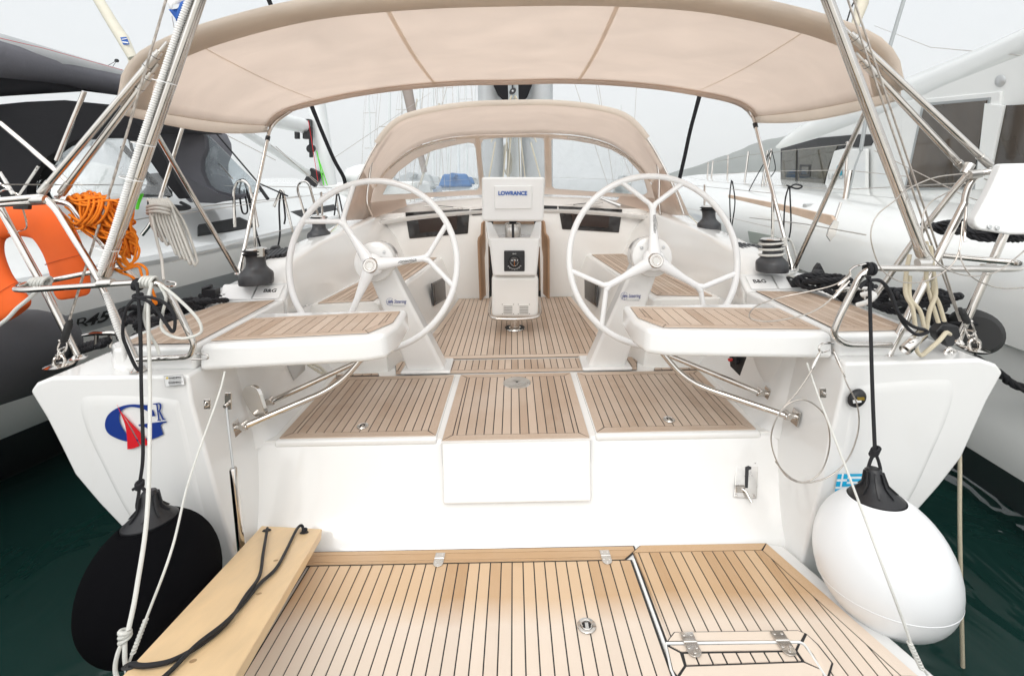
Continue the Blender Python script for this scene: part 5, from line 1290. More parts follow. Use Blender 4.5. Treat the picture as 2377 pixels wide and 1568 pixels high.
# warning sticker
Lb = decal([(380, 873), (425, 869), (428, 893), (384, 897)], M['decalw'], 'warning_sticker', .0)
decal([(384, 879), (388, 874), (390, 879)], M['yellow'], 'sticker_triangle', .002, Lb)
for k, (t_, y) in enumerate((('WARNING !', 876), ('WARNING !', 887))):
    text(t_, .011, P(407, y, TD - .002), (1, 0, .06), (0, 0, 1), M['ink'], 'sticker_text', Lb)
for k in (880, 883, 891, 894):
    g = G(); g.slab([P(392, k, TD - .002), P(421, k - 2.4, TD - .002), P(421, k - 1.4, TD - .002), P(392, k + 1, TD - .002)], (0, .001, 0)); g.build('sticker_line', M['alu'], Lb)
g = G(); q = [P(380, 873, TD - .0015), P(425, 869, TD - .0015), P(428, 893, TD - .0015), P(384, 897, TD - .0015)]; g.tube(q, .0006, 4, closed=True); g.build('sticker_border', M['ink'], Lb)
# flag decal: nine stripes and a cross
f4 = lambda x, y: (1671 + .4079 * x, 928.5 + .4079 * y)
c0, c1, c2, c3 = [Vector((*f4(x, y), 0)) for x, y in ((672, 420), (832, 418), (806, 546), (650, 547))]
def FQ(u0, u1, v0, v1): 
    q = lambda u, v: (c0.lerp(c1, u)).lerp(c3.lerp(c2, u), v)
    return [tuple(q(u, v)[:2]) for u, v in ((u0, v0), (u1, v0), (u1, v1), (u0, v1))]
FL = decal(FQ(0, 1, 0, 1), M['decalw'], 'flag_decal')
for k in range(0, 9, 2):
    if k < 5: decal(FQ(.37, 1, k / 9, (k + 1) / 9), M['cyan'], 'flag_stripe', .0015, FL)
    else: decal(FQ(0, 1, k / 9, (k + 1) / 9), M['cyan'], 'flag_stripe', .0015, FL)
for u0, u1, v0, v1 in ((0, .148, 0, 2 / 9), (.222, .37, 0, 2 / 9), (0, .148, 3 / 9, 5 / 9), (.222, .37, 3 / 9, 5 / 9)): decal(FQ(u0, u1, v0, v1), M['cyan'], 'flag_canton', .0015, FL)

# ================================================================ loose gear on the yacht
def fender(c, rx, rz, m, ropepts, label, cover, tilt, nose):
    """pear-shaped fender: c centre of the ball, nose = direction of its eye"""
    t = thing('fender', label, 'fender', (c.x, c.y, c.z - rz))
    ax = Vector(nose).normalized()
    prof = []
    for i in range(25):
        a = -math.pi / 2 + i * (math.pi / 2 + 1.14) / 24
        h = math.sin(a) * rz; r_ = math.cos(a) * rx
        if a > 0: h = math.sin(a) * rz * 1.16
        prof.append((max(r_, .0), h))
    g = G(); g.lathe(prof, c, ax, 56); b = g.build('fender_cover' if cover else 'fender_body', m, t, smooth=80)
    r0, h0 = prof[-1]
    if cover:
        g = G(); g.lathe([(r0 + .016, h0 - .025), (r0 + .010, h0 - .004), (r0 + .003, h0 + .001), (r0 - .01, h0 - .008)], c, ax, 48); g.build('cover_edge', M['fleece'], t, smooth=80)
        g = G(); g.lathe([(r0 + .002, h0 - .01), (r0 - .03, h0 + .012)], c, ax, 40); g.build('fender_body', M['fender'], t, smooth=80)
    else:
        g = G(); rs = [(rx * math.cos(-.28) + .0012, math.sin(-.28) * rz - .002), (rx * math.cos(-.28) + .0022, math.sin(-.28) * rz), (rx * math.cos(-.28) + .0012, math.sin(-.28) * rz + .002)]
        g.lathe(rs, c, ax, 56); g.build('moulding_line', M['fender'], t)
    cr_ = r0 * .93
    g = G(); g.lathe([(cr_ + .004, h0 - .008), (cr_ + .003, h0 + .004), (cr_ * .86, h0 + .016), (cr_ * .62, h0 + .030), (cr_ * .44, h0 + .046), (.031, h0 + .066), (.026, h0 + .100), (.021, h0 + .106), (0, h0 + .106)], c, ax, 36)
    e1 = ax.orthogonal().normalized(); e2 = ax.cross(e1)
    for k in range(8):
        a = k * math.pi / 4 + .3; d = e1 * math.cos(a) + e2 * math.sin(a); sd_ = ax.cross(d) * .0035
        q = [c + ax * (h0 + .025) + d * cr_ * .80, c + ax * (h0 + .050) + d * cr_ * .50, c + ax * (h0 + .095) + d * .033, c + ax * (h0 + .095) + d * .015, c + ax * (h0 + .02) + d * .03]
        g.slab([p - sd_ for p in q], sd_ * 2)
    cone = g.build('fender_eye', M['black'], t, smooth=45)
    g = G(); top = c + ax * (h0 + .10)
    return t, top
fl, top = fender(P(354, 1361, 1.76), .220, .215, M['fleece'], None, 'round fender in a black fleece cover hanging at the left of the stern', True, 0, (-.11, .12, 1))
g = G()
kn = P(324, 1125, 1.86)
g.tube(cat([P(318, 655, 1.99), P(326, 760, 1.97), P(328, 900, 1.93), P(332, 1050, 1.88), kn], 6), .0062, 10)
g.tube(cat([kn, P(322, 1145, 1.85), P(318, 1175, 1.83), P(325, 1190, 1.83)], 6), .0058, 10); g.tube(cat([kn, P(338, 1140, 1.85), P(343, 1158, 1.84), P(342, 1175, 1.84)], 6), .0058, 10)
for k in range(3): g.tube(cat([kn + Vector((math.cos(a) * .011, math.sin(a) * .011, -.006 + k * .007 + math.sin(a) * .004)) for a in [i * math.pi / 4 for i in range(8)]], 3, True), .0058, 8, closed=True)
g.tube([kn, kn + Vector((-.02, -.01, -.012))], .0058, 8)
# knot on the rail and the two hanging bights
for k in range(3):
    c_ = P(316 + k * 5, 660, 2.03); g.tube([c_ + Vector((.002 * math.sin(a), math.cos(a) * .021, math.sin(a) * .021)) for a in [i * math.pi / 8 for i in range(16)]], .0062, 8, closed=True)
g.tube(cat(pp([(316, 690), (294, 715), (285, 765), (292, 800), (325, 856), (322, 700)], 1.99), 8), .0062, 10)
g.tube(cat(pp([(322, 690), (352, 705), (382, 745), (402, 770), (405, 735), (385, 705), (350, 690), (318, 690)], 1.98), 8), .0062, 10)
c_ = P(320, 692, 2.0); 
for k in range(2): g.tube(cat([c_ + Vector((math.cos(a) * .016, math.sin(a) * .012, k * .012 + math.sin(a) * .004)) for a in [i * math.pi / 4 for i in range(8)]], 3, True), .0065, 8, closed=True)
tag(g.build('fender_rope', M['brope']), 'black rope tied to the left pushpit rail and holding the black fender', 'rope')

fr, top = fender(P(2050, 1306, 1.80), .226, .217, M['fender'], None, 'white pear-shaped fender hanging at the right of the stern', False, 0, (.0, .12, 1))
g = G(); kn = P(2031, 1047, 1.88)
g.tube(cat([P(2018, 640, 1.99), P(2021, 760, 1.97), P(2025, 900, 1.93), kn], 6), .0068, 10)
g.tube(cat([kn, P(2020, 1070, 1.87), P(2014, 1095, 1.86), P(2014, 1118, 1.84)], 6), .006, 10); g.tube(cat([kn, P(2040, 1072, 1.87), P(2044, 1092, 1.86), P(2040, 1108, 1.85)], 6), .006, 10)
for k in range(3): g.tube(cat([kn + Vector((math.cos(a) * .013 + (k - 1) * .004, math.sin(a) * .011, -.008 + k * .008 + math.cos(a) * .007)) for a in [i * math.pi / 4 for i in range(8)]], 3, True), .006, 8, closed=True)
for k in range(2):
    c_ = P(2014 + k * 10, 624, 2.03); g.tube([c_ + Vector((.003 * math.sin(a), math.cos(a) * .022, math.sin(a) * .022)) for a in [i * math.pi / 8 for i in range(16)]], .0075, 8, closed=True)
g.tube(cat(pp([(2012, 640), (2020, 655), (2024, 668), (2016, 672)], 1.99), 6), .0075, 8)
g.tube(cat(pp([(2018, 650, 1.98), (2045, 652, 1.97), (2068, 680, 1.97), (2085, 725, 1.96), (2115, 755, 1.96), (2148, 766, 1.96), (2150, 772, 1.96), (2125, 775, 1.96), (2096, 748, 1.97), (2074, 700, 1.98), (2048, 655, 1.99), (2012, 652, 1.99), (1996, 668, 1.99)], 1.97), 8), .0068, 10)
tag(g.build('fender_rope', M['brope']), 'black rope tied to the right pushpit rail and holding the white fender', 'rope')

# white mooring line, left
g = G()
g.tube(cat(pp([(352, 655, 2.0), (344, 720, 1.98), (348, 900, 1.93), (343, 1170, 1.64), (318, 1360, 1.50), (298, 1462, 1.44)], 0), 8), .0068, 10)
kn = P(290, 1475, 1.44)
for k in range(3): g.tube(cat([kn + Vector((math.cos(a) * .013, math.sin(a) * .012, -.008 + k * .010 + math.cos(a + k) * .006)) for a in [i * math.pi / 4 for i in range(8)]], 3, True), .0062, 8, closed=True)
g.tube(cat([kn, P(272, 1520, 1.42), P(268, 1560, 1.41), P(285, 1600, 1.4)], 6), .0062, 8); g.tube(cat([kn, P(290, 1530, 1.42), P(296, 1570, 1.42), P(290, 1620, 1.40)], 6), .0062, 8)
for k in range(4):
    c_ = P(332 + k * 8, 654, 2.03); g.tube([c_ + Vector((.004 * math.sin(a), math.cos(a) * .02, math.sin(a) * .02)) for a in [i * math.pi / 8 for i in range(16)]], .0066, 8, closed=True)
g.tube(cat(pp([(375, 662, 2.0), (410, 690, 1.99), (455, 735, 1.99), (468, 765, 1.99), (455, 778, 1.99), (425, 785, 1.99), (395, 778, 1.99), (375, 760, 2.0), (378, 725, 2.0), (385, 690, 2.0), (370, 660, 2.01)], 0), 8), .006, 9)
g.tube(cat(pp([(350, 665, 2.0), (340, 700, 2.0), (335, 735, 2.0), (345, 770, 2.0), (362, 800, 2.0), (370, 822, 2.0)], 0), 8), .006, 9)
tag(g.build('mooring_line', M['wrope']), 'white mooring line knotted on the left rail and running down past the black fender', 'rope')
g = G(); g.tube(cat(pp([(522, 862, 2.05), (505, 925, 1.98), (440, 1110, 1.78), (400, 1270, 1.53), (345, 1420, 1.46), (300, 1535, 1.43)], 0), 8), .0042, 8)
for k in range(10): c_ = P(338 - k * 3.2, 1438 + k * 8.4, 1.46 - .003 * k); g.tube([c_ + Vector((math.cos(a) * .006, math.sin(a) * .006, 0)) for a in [i * math.pi / 4 for i in range(8)]], .0022, 6, closed=True)
tag(g.build('platform_lift_line', M['wrope']), 'thin pale line slanting from the left helm seat to the outer end of the plank', 'rope')
g = G(); g.tube(cat(pp([(1873, 842, 2.04), (1900, 920, 1.97), (1960, 1075, 1.76), (2040, 1290, 1.53), (2100, 1450, 1.47), (2125, 1520, 1.45), (2160, 1575, 1.43)], 0), 8), .0042, 8)
for k in range(9): c_ = P(2112 + k * 3.4, 1492 + k * 7.2, 1.458 - .003 * k); g.tube([c_ + Vector((math.cos(a) * .006, math.sin(a) * .006, 0)) for a in [i * math.pi / 4 for i in range(8)]], .003, 6, closed=True)
tag(g.build('platform_lift_line', M['wrope']), 'thin pale line slanting down across the white fender to the platform corner', 'rope')
x_ = P(2226, 1060, 2.085); g = G(); g.tube(cat([(x_.x - .01, 2.10, .95), (x_.x + .002, 2.085, .8), (x_.x - .003, 2.085, .4), (x_.x, 2.085, -.4)], 8), .0078, 9)
tag(g.build('hanging_line', M['crope']), 'cream rope hanging straight down into the water right of the white fender', 'rope')

# ---- gangway plank
t = thing('gangway_plank', 'pale pine gangway plank lying on the left of the swim platform', 'gangway', (-1.0, 2.15, .37))
def PK(px, py): return PL(px, py, (0, 2.19, .44), Vector((0, .345, 1)).normalized())
c4 = [PK(607, 1219), PK(748, 1226), PK(545, 1568), PK(297, 1552)]
e_l = (c4[3] - c4[0]); e_r = (c4[2] - c4[1])
c4[3] = c4[0] + e_l * 1.6; c4[2] = c4[1] + e_r * 1.55
nn = Vector((0, .345, 1)).normalized()
g = G(); g.slab([p for p in c4], -nn * .042); pk = g.build('plank', M['pine'], t, bevel=.005)
for x, y in ((619, 1231), (706, 1236), (302, 1546)):
    p = PK(x, y); g = G(); g.lathe([(.007, -.01), (.009, .001), (.016, .003), (.019, .0)], p + nn * .001, nn, 20); g.build('eyelet', M['rubber'], t)
    g = G(); g.lathe([(0, .0008), (.010, .0008)], p + nn * .001, nn, 16); g.build('eyelet_hole', M['caulk'], t)
for x, y in ((601, 1377), (448, 1533), (640, 1300)):
    p = PK(x, y); g = G(); g.lathe([(0, .0006), (.006, .0006)], p, nn, 14, scale=(1.2, .9)); g.lathe([(.0062, .0004), (.009, .0004)], p, nn, 14); g.build('wood_knot', mat('knot', (.42, .27, .14), .6), t)
g = G()
def up(p, h): return p + nn * h
a = [(619, 1231, .0), (619, 1237, .014), (610, 1290, .010), (601, 1345, .012), (570, 1395, .018), (530, 1448, .008), (470, 1500, .008), (400, 1540, .008), (340, 1553, .008), (302, 1546, .004)]
b = [(706, 1238, .0), (700, 1228, .014), (688, 1236, .014), (665, 1280, .009), (640, 1325, .009), (602, 1362, .010), (565, 1405, .007), (520, 1462, .018), (455, 1512, .016), (400, 1560, .008), (370, 1590, .01)]
g.tube(cat([up(PK(x, y), h) for x, y, h in a], 8), .0060, 10); g.tube(cat([up(PK(x, y), h) for x, y, h in b], 8), .0060, 10)
p = PK(706, 1237)
for k in range(2): g.tube([p + nn * (.006 + k * .006) + Vector((math.cos(q) * .008, math.sin(q) * .008, 0)) for q in [i * math.pi / 4 for i in range(8)]], .0055, 8, closed=True)
tag(g.build('plank_rope', M['brope']), 'thin black rope lying crossed along the pine plank', 'rope')

# ---- horseshoe lifebuoy
lb = thing('horseshoe_lifebuoy', 'orange horseshoe lifebuoy hanging on the left pushpit', 'lifebuoy', tuple(P(90, 760, 2.35)))
pth = [(-30, 765), (20, 735), (28, 700), (5, 640), (-28, 585), (-35, 540), (-5, 500), (45, 482), (95, 500), (130, 545), (150, 600), (165, 650), (185, 700), (190, 715)]
pth = [(42, 728), (20, 700), (-15, 655), (-38, 595), (-35, 545), (-5, 512), (50, 503), (105, 518), (140, 565), (160, 625), (172, 692)]
ps = cat(pp(pth, 2.38), 8); m_ = len(ps)
g = G(); g.tube(ps, [(.086 + .012 * math.sin(i / m_ * 3.14)) * min(1, .80 + .09 * min(i, m_ - 1 - i)) for i in range(m_)], 24, flat=.5); g.build('float', M['orange'], lb, sub=1)
g = G()
for a_ in (.14, .5, .86):
    i = int(a_ * m_); d = (ps[i + 1] - ps[i]).normalized(); N = d.cross(Vector((0, 1, 0))).normalized()
    g.tube(cat([ps[i] + N * math.cos(q) * .098 + Vector((0, 1, 0)) * math.sin(q) * .05 for q in [k * math.pi / 6 for k in range(12)]], 3, True), .0015, 5, closed=True)
g.build('seam_line', mat('orange_seam', (.45, .07, .01), .8), lb)
g = G(); g.tube(cat(pp([(-5, 448, 2.12), (10, 440, 2.1), (25, 442, 2.1), (38, 452, 2.1), (50, 475, 2.16), (62, 520, 2.2), (55, 533, 2.22), (20, 540, 2.24)], 0), 6), .0035, 7); g.build('hanger', M['steel'], lb)
g = G(); g.box(P(52, 480, 2.16), (.07, .02, .022), Matrix.Rotation(.05, 3, 'Y')); g.build('strap_clip', M['black'], lb, bevel=.004)
g = G(); g.tube(cat(pp([(-60, 790, 2.1), (10, 745, 2.1), (40, 715, 2.1), (70, 690, 2.12), (92, 668, 2.16)], 0), 6), .0085, 9)
for k in range(5): c_ = P(76 + k * 8, 657 - k * .6, 2.16); g.tube(cat([c_ + Vector((.006 * math.sin(a), math.cos(a) * .023, math.sin(a) * .021)) for a in [i * math.pi / 4 for i in range(8)]], 3, True), .007, 8, closed=True)
tag(g.build('lifebuoy_rope', M['wrope']), 'white rope tied round the left rail and leading to the orange lifebuoy', 'rope')

# ---- orange throwing line, a big hank with loose bights
g = G(); rr = random.Random(12)
for k in range(64):
    o_ = rr.uniform(-1.9, 1.9); d_ = rr.uniform(-.04, .05); x0, y0 = 172 + rr.uniform(-16, 60), 462 + rr.uniform(-8, 10)
    x1, y1 = 285 + rr.uniform(-30, 28), 560 + rr.uniform(-40, 22) + o_ * 8
    mx_, my = (x0 + x1) / 2 + 14 + o_ * 22, (y0 + y1) / 2 - 12 - o_ * 16
    g.tube(cat(pp([(x0 - 6, y0 + 8, 2.25 + d_), (x0, y0, 2.22 + d_), (x0 + 18, y0 + 2 + o_ * 6, 2.18 + d_), (mx_, my, 2.17 + d_), (x1, y1, 2.2 + d_), (x1 - 2, y1 + 12, 2.23 + d_), ((x0 + x1) / 2 - 12 + o_ * 10, (y0 + y1) / 2 + 16, 2.26 + d_), (x0 - 6, y0 + 12, 2.26 + d_)], 0), 5), .0056, 6)
for k in range(5):   # turns round the neck
    x0 = 200 + k * 11 + rr.uniform(-4, 4); g.tube(cat(pp([(x0, 455, 2.2), (x0 + 8, 470, 2.13), (x0 - 2, 500, 2.12), (x0 - 20, 520, 2.14), (x0 - 34, 522, 2.2), (x0 - 26, 490, 2.26)], 0), 5, True), .0058, 7, closed=True)
for q in ([(300, 560), (322, 575), (318, 600), (298, 612), (285, 596), (292, 575)], [(290, 545), (308, 540), (318, 560), (312, 600), (300, 618), (285, 606)], [(268, 600), (290, 622), (320, 612), (340, 625), (342, 650)], [(262, 622), (285, 628), (320, 618), (330, 640), (345, 655), (360, 690), (362, 706), (352, 690)], [(275, 585), (290, 600), (300, 618), (286, 608), (276, 600), (262, 618), (280, 632), (302, 640), (322, 655)], [(155, 505), (170, 528), (190, 530), (192, 518), (176, 508), (160, 498)], [(150, 500), (165, 515), (178, 520)]):
    g.tube(cat(pp(q, 2.14), 6), .0052, 7)
tag(g.build('throwing_line', M['orope'], smooth=80), 'tangled hank of bright orange rope on the left pushpit', 'rope')

# ---- flecked white sheet hank hanging at the left
g = G(); rr = random.Random(5)
for k in range(9):
    x = 343 + k * 5.6; y1 = 540 + k * 9 + rr.uniform(-6, 6); dx = 20 + k * 5
    g.tube(cat(pp([(x, 462 + rr.uniform(-3, 5), 2.3), (x + 6, 470, 2.27), (x + dx * .4, 515, 2.25), (x + dx, y1, 2.25), (x + dx + 6, y1 + 6, 2.26), (x + dx + 8, y1 - 8, 2.28), (x + dx * .6 + 5, 520, 2.3), (x + 12, 475, 2.33), (x, 462, 2.34)], 0), 6), .0062, 8)
g.tube(cat(pp([(352, 500, 2.24), (365, 560, 2.22), (375, 600, 2.2), (380, 650, 2.08)], 0), 6), .006, 8)
for k in range(3): g.tube(cat(pp([(342, 480 + k * 7, 2.3), (365, 474 + k * 8, 2.22), (392, 480 + k * 8, 2.24), (385, 486 + k * 7, 2.34), (360, 486 + k * 7, 2.36)], 0), 5, True), .0072, 8, closed=True)
tag(g.build('sheet_hank', M['grope'], smooth=80), 'hank of white rope with black flecks hanging beyond the left pushpit', 'rope')

# ---- black laid mooring ropes heaped on both side decks
def heap(seed, cps, r, label, dec=0):
    rr = random.Random(seed); g = G()
    for base, ax, ay, az, turns, dx in cps:
        pts = []; ph = rr.uniform(0, 6)
        n = int(turns * 9)
        for i in range(n):
            a = ph + i / n * turns * 2 * math.pi; k = i / n
            pts.append(base + Vector((math.cos(a) * ax * rr.uniform(.8, 1.15) + dx[0] * k, math.sin(a) * ay * rr.uniform(.8, 1.15) + dx[1] * k, abs(math.sin(a * .5 + k * 3)) * az + .03 * k + dx[2] * k)))
        laid(g, cat(pts, 5), r, 3, r * 5.5, n=6)
    return tag(g.build('mooring_rope', M['brope'], smooth=80), label, 'rope')
BL = []
heap(2, [(P(300, 792, 2.45), .10, .06, .08, 2.5, (.10, .12, .0)), (P(330, 755, 2.6), .14, .07, .08, 3, (.10, .15, 0)), (P(390, 735, 2.75), .13, .09, .05, 2.5, (.15, .15, 0)), (P(450, 712, 2.95), .12, .08, .03, 2, (.15, .12, 0))], .0165, 'heap of thick black mooring rope on the left side deck')
heap(9, [(P(1905, 668, 2.9), .13, .09, .06, 3, (-.03, -.1, .0)), (P(1950, 690, 2.75), .13, .09, .06, 2.5, (.10, -.15, 0)), (P(2030, 715, 2.6), .12, .08, .06, 2.5, (.12, -.15, 0)), (P(2115, 725, 2.5), .10, .08, .10, 3, (.08, -.12, 0)), (P(2190, 760, 2.4), .09, .06, .03, 2, (.06, -.04, 0))], .0165, 'heap of thick black mooring rope on the right side deck')
g = G(); laid(g, cat([P(250, 790, 2.5), P(225, 795, 2.6), P(170, 812, 2.7), P(120, 845, 2.75), P(60, 900, 2.8), P(-60, 960, 2.9)], 8), .02, 3, .12)
laid(g, cat([P(240, 800, 2.5), P(215, 805, 2.6), P(160, 828, 2.7), P(90, 880, 2.75), P(20, 915, 2.8), P(-60, 945, 2.9)], 8), .018, 3, .11)
tag(g.build('mooring_rope', M['brope'], smooth=80), 'two thick black twisted ropes slanting from the left stern corner to the grey yacht', 'rope')
g = G(); laid(g, cat([P(2262, 830, 2.7), P(2325, 870, 2.7), P(2350, 890, 2.7), P(2440, 925, 2.6)], 8), .024, 3, .14)
tag(g.build('mooring_rope', M['brope'], smooth=80), 'thick black twisted rope leaving the right stern corner toward the catamaran', 'rope')
# cream mainsheet tackle at the right corner
tk = thing('rope_tackle', 'black block tackle with cream flecked rope at the right stern corner', 'tackle', tuple(P(2200, 800, 2.15)))
b = P(2198, 774, 2.15)
g = G(); g.slab(pp([(2172, 770), (2188, 752), (2226, 757), (2232, 780), (2224, 788), (2205, 795), (2190, 800), (2176, 785)], 2.13), (0, .04, 0)); g.slab(pp([(2165, 720), (2180, 712), (2204, 752), (2200, 770), (2184, 770)], 2.16), (0, .025, 0)); g.build('block', M['black'], tk, bevel=.006)
g = G(); g.lathe([(0, -.012), (.03, -.012), (.034, 0), (.03, .012), (0, .012)], P(2198, 786, 2.12), (.3, -1, .2), 20); g.build('sheave', M['black'], tk)
g = G()
for q in ([(2178, 748, 2.12), (2160, 690, 2.12), (2150, 650, 2.12), (2152, 600, 2.12), (2150, 560, 2.12)], [(2150, 765, 2.11), (2158, 720, 2.10), (2172, 680, 2.11), (2165, 620, 2.12), (2160, 570, 2.13)], [(2125, 760, 2.08), (2118, 715, 2.08), (2102, 680, 2.1), (2104, 630, 2.12), (2112, 590, 2.12)], [(2145, 758, 2.09), (2135, 720, 2.09), (2112, 690, 2.10), (2112, 640, 2.12)],
          [(2205, 775, 2.10), (2196, 772, 2.08), (2180, 790, 2.05), (2155, 812, 2.04), (2138, 824, 2.04), (2128, 812, 2.04), (2126, 795, 2.06)], [(2192, 745, 2.12), (2180, 705, 2.12), (2168, 680, 2.12), (2165, 650, 2.12)]):
    g.tube(cat(pp(q, 2.1), 8), .0085, 9)
g.build('tackle_rope', M['crope'], tk)
g = G(); g.tube([P(2204, 800, 2.13), P(2206, 822, 2.13)], .004, 8); g.tube([P(2204, 812, 2.13) + Vector((math.cos(a) * .014, 0, math.sin(a) * .016)) for a in [i * math.pi / 8 for i in range(16)]], .004, 7, closed=True); g.build('tackle_shackle', M['steel'], tk)
# white loop on the right deck by the cleat
g = G(); g.tube(cat(pp([(1990, 708, 2.4), (2015, 700, 2.36), (2030, 686, 2.35), (2022, 680, 2.4), (2000, 684, 2.44)], 0), 6), .012, 9)
tag(g.build('hose_loop', M['white']), 'short white looped hose among the black rope on the right side deck', 'hose')
# mooring cleats
for px, py, D in ((240, 793, 2.55), (1990, 690, 2.55)):
    b = P(px, py, D); g = G(); g.tube([b + Vector((-.11, 0, .035)), b + Vector((-.05, 0, .045)), b + Vector((.05, 0, .045)), b + Vector((.11, 0, .035))], [.007, .012, .012, .007], 10); g.tube([b + Vector((-.035, 0, .04)), b + Vector((-.04, 0, -.03))], .01, 8); g.tube([b + Vector((.035, 0, .04)), b + Vector((.04, 0, -.03))], .01, 8)
    g.build('mooring_cleat', M['steel'], Y)
# white lifebuoy-light housing on the right pushpit
q = [(2327, 380), (2430, 378), (2430, 545), (2345, 545), (2275, 534), (2264, 526), (2262, 512), (2300, 440)]
g = G(); g.slab(pp(q, 2.0), (.01, .05, 0)); 
ob = g.build('outboard_bracket', M['white'], bevel=.012, bseg=4); tag(ob, 'white plastic case clamped on the right pushpit at the edge of the picture', 'case')
g = G()
for x, y in ((2298, 527), (2316, 529)): g.lathe([(0, .002), (.008, .002), (.01, 0)], P(x, y, 1.995), (0, -1, 0), 14)
g.build('bolt_cap', M['alu'], ob)
# loose lines hung on the left guard rail (white clothes-peg like wrap)

# ================================================================ neighbour yacht on the left
NB = thing('neighbour_yacht', 'pale grey sailing yacht with a dark stripe and black canvas moored on the left', 'sailing yacht', tuple(Vector((-4.6, 3.0, 0))))
def nx(D):
    pts = [(-1.5, -4.1), (1.8, -3.55), (2.4, -3.32), (3.0, -3.13), (3.9, -2.85), (4.7, -2.66), (6, -2.5), (8, -2.5), (10, -2.8), (12, -3.5), (14, -4.7)]
    for a, b in zip(pts, pts[1:]):
        if D <= b[0]: t = (D - a[0]) / (b[0] - a[0]); return a[1] + (b[1] - a[1]) * t
    return -4.7
def rz(D): return 1.40 + .022 * (D - 3)
offs = [(0, .0), (-.10, .0), (-.26, .02), (-.275, .025), (-.285, .02), (-.42, .07), (-.42, .07), (-.75, .25), (-1.0, .45), (-1.2, .70), (-1.32, .95), (-1.6, 1.6)]
Ds = [-1.5, 0, 1, 1.8, 2.4, 3, 3.5, 3.9, 4.3, 4.7, 5.4, 6, 7, 8, 9, 10, 11, 12, 13, 14]
def hrow(D, lo, hi):
    return [Vector((nx(D) - o, D, rz(D) + dz)) for dz, o in [(0, 0), (-.1, .004), (-.27, .02), (-.43, .05), (-.75, .12), (-.92, .19), (-1.02, .26), (-1.04, .27), (-1.6, .9)]][lo:hi]
g = G()
for lo, hi, mi in ((0, 3, 0), (2, 4, 1), (3, 7, 0), (6, 9, 2)): g.grid([hrow(D, lo, hi) for D in Ds], mi)
g.build('hull', [M['greyhull'], M['stripe'], M['hullbot']], NB, smooth=60)
g = G(); g.grid([[Vector((nx(D) + .004, D, rz(D) - .035)), Vector((nx(D) + .006, D, rz(D) - .0)), Vector((nx(D) - .03, D, rz(D) + .035)), Vector((nx(D) - .07, D, rz(D) + .03))] for D in Ds]); g.build('toe_rail', M['alu'], NB)
# deck, cabin trunk
g = G(); g.grid([[Vector((nx(D) - .05, D, rz(D) + .02)), Vector((nx(D) - .50, D, rz(D) + .05)), Vector((nx(D) - .95, D, rz(D) + (.27 if D > 4 else .16))), Vector((nx(D) - 1.35, D, rz(D) + (.46 if D > 4 else .22))), Vector((nx(D) - 1.9, D, rz(D) + (.55 if D > 4 else .25))), Vector((nx(D) - 3.2, D, rz(D) + (.58 if D > 4 else .2)))] for D in Ds]); g.build('deck', M['gelcat'], NB, smooth=70)
g = G(); g.bb(-7.5, -3.2, -1.5, 1.9, 1.0, 1.35); g.build('cockpit', M['gelcat'], NB)
def wallp(px, py, off=0):  # on the neighbour's cabin side plane
    a = Vector((nx(4.6) - .725, 4.6, 0)); b = Vector((nx(7) - .725, 7, 0)); d = (b - a).normalized(); n_ = Vector((d.y, -d.x, 2.05)).normalized(); a.z = rz(4.6) + .16
    return PL(px, py, a + n_ * off, n_), n_
for q in ([(461, 521), (637, 489), (654, 522), (462, 541)], [(651, 495), (712, 484), (715, 508), (655, 516)], [(716, 484), (775, 474), (790, 498), (722, 508)]):
    w_ = [wallp(x, y, .05)[0] for x, y in q]; g = G(); g.slab(w_, -wallp(*q[0])[1] * .06); g.build('cabin_window', M['deckstrip'], NB, smooth=0)
# winch, lines
b = P(365, 452, 4.6); g = G(); g.lathe([(.0, -.02), (.12, -.02), (.12, .03), (.09, .07), (.075, .12), (.09, .17), (.09, .2), (0, .21)], b, n=24); g.build('winch', M['winch'], NB, smooth=40)
g = G(); g.tube(cat(pp([(330, 450, 4.4), (322, 470, 4.3), (318, 485, 4.3)], 0), 5), .014, 8); g.build('green_line', M['green'], NB)
g = G(); rr = random.Random(8)
for k in range(5): g.tube(cat(pp([(345 + k * 5, 462, 4.3), (352 + k * 8, 485 + k, 4.2), (400 + k * 4, 478 + k * 2, 4.2), (440, 482, 4.2), (420, 470, 4.35)], 0), 5), .014, 7)
g.build('halyard_tail', M['brope'], NB)
# grey sprayhood of the neighbour, with clear side window
D_ = 4.9
q = [(366, 290), (375, 280), (405, 277), (440, 279), (462, 292), (474, 318), (476, 345), (466, 372), (466, 398), (480, 430), (505, 448), (545, 462), (500, 470), (440, 465), (405, 430), (388, 390), (372, 345)]
cen = P(430, 370, D_ + .25)
rws = []
for k, (t, dd) in enumerate(((1, .0), (.86, -.10), (.6, -.17), (.3, -.2))): rws.append([Vector(cen).lerp(P(x, y, D_), t) + Vector((0, dd, 0)) - Vector((0, .25 * (1 - t), 0)) for x, y in q])
g = G(); g.grid(rws, closed=True); g.poly(rws[-1]); back = [P(x, y, D_) + Vector((-.25, .9, -.0)) for x, y in q]; g.grid([rws[0], back], closed=True)
NSH = g.build('sprayhood', M['greycan'], NB, smooth=50)
g = G(); g.slab(pp([(462, 292), (500, 330), (560, 390), (612, 440), (600, 446), (545, 460), (505, 447), (480, 430), (466, 398), (466, 372), (476, 345), (474, 318)], D_ + .12), (0, .004, 0)); g.build('clear_window', M['vinyl2'], NSH, smooth=0)
g = G(); g.slab(pp([(480, 436), (545, 452), (612, 444), (560, 458), (500, 472), (440, 470), (420, 452)], D_ + .05), (0, .02, 0)); g.build('hood_skirt', M['greycan'], NSH, bevel=.006)
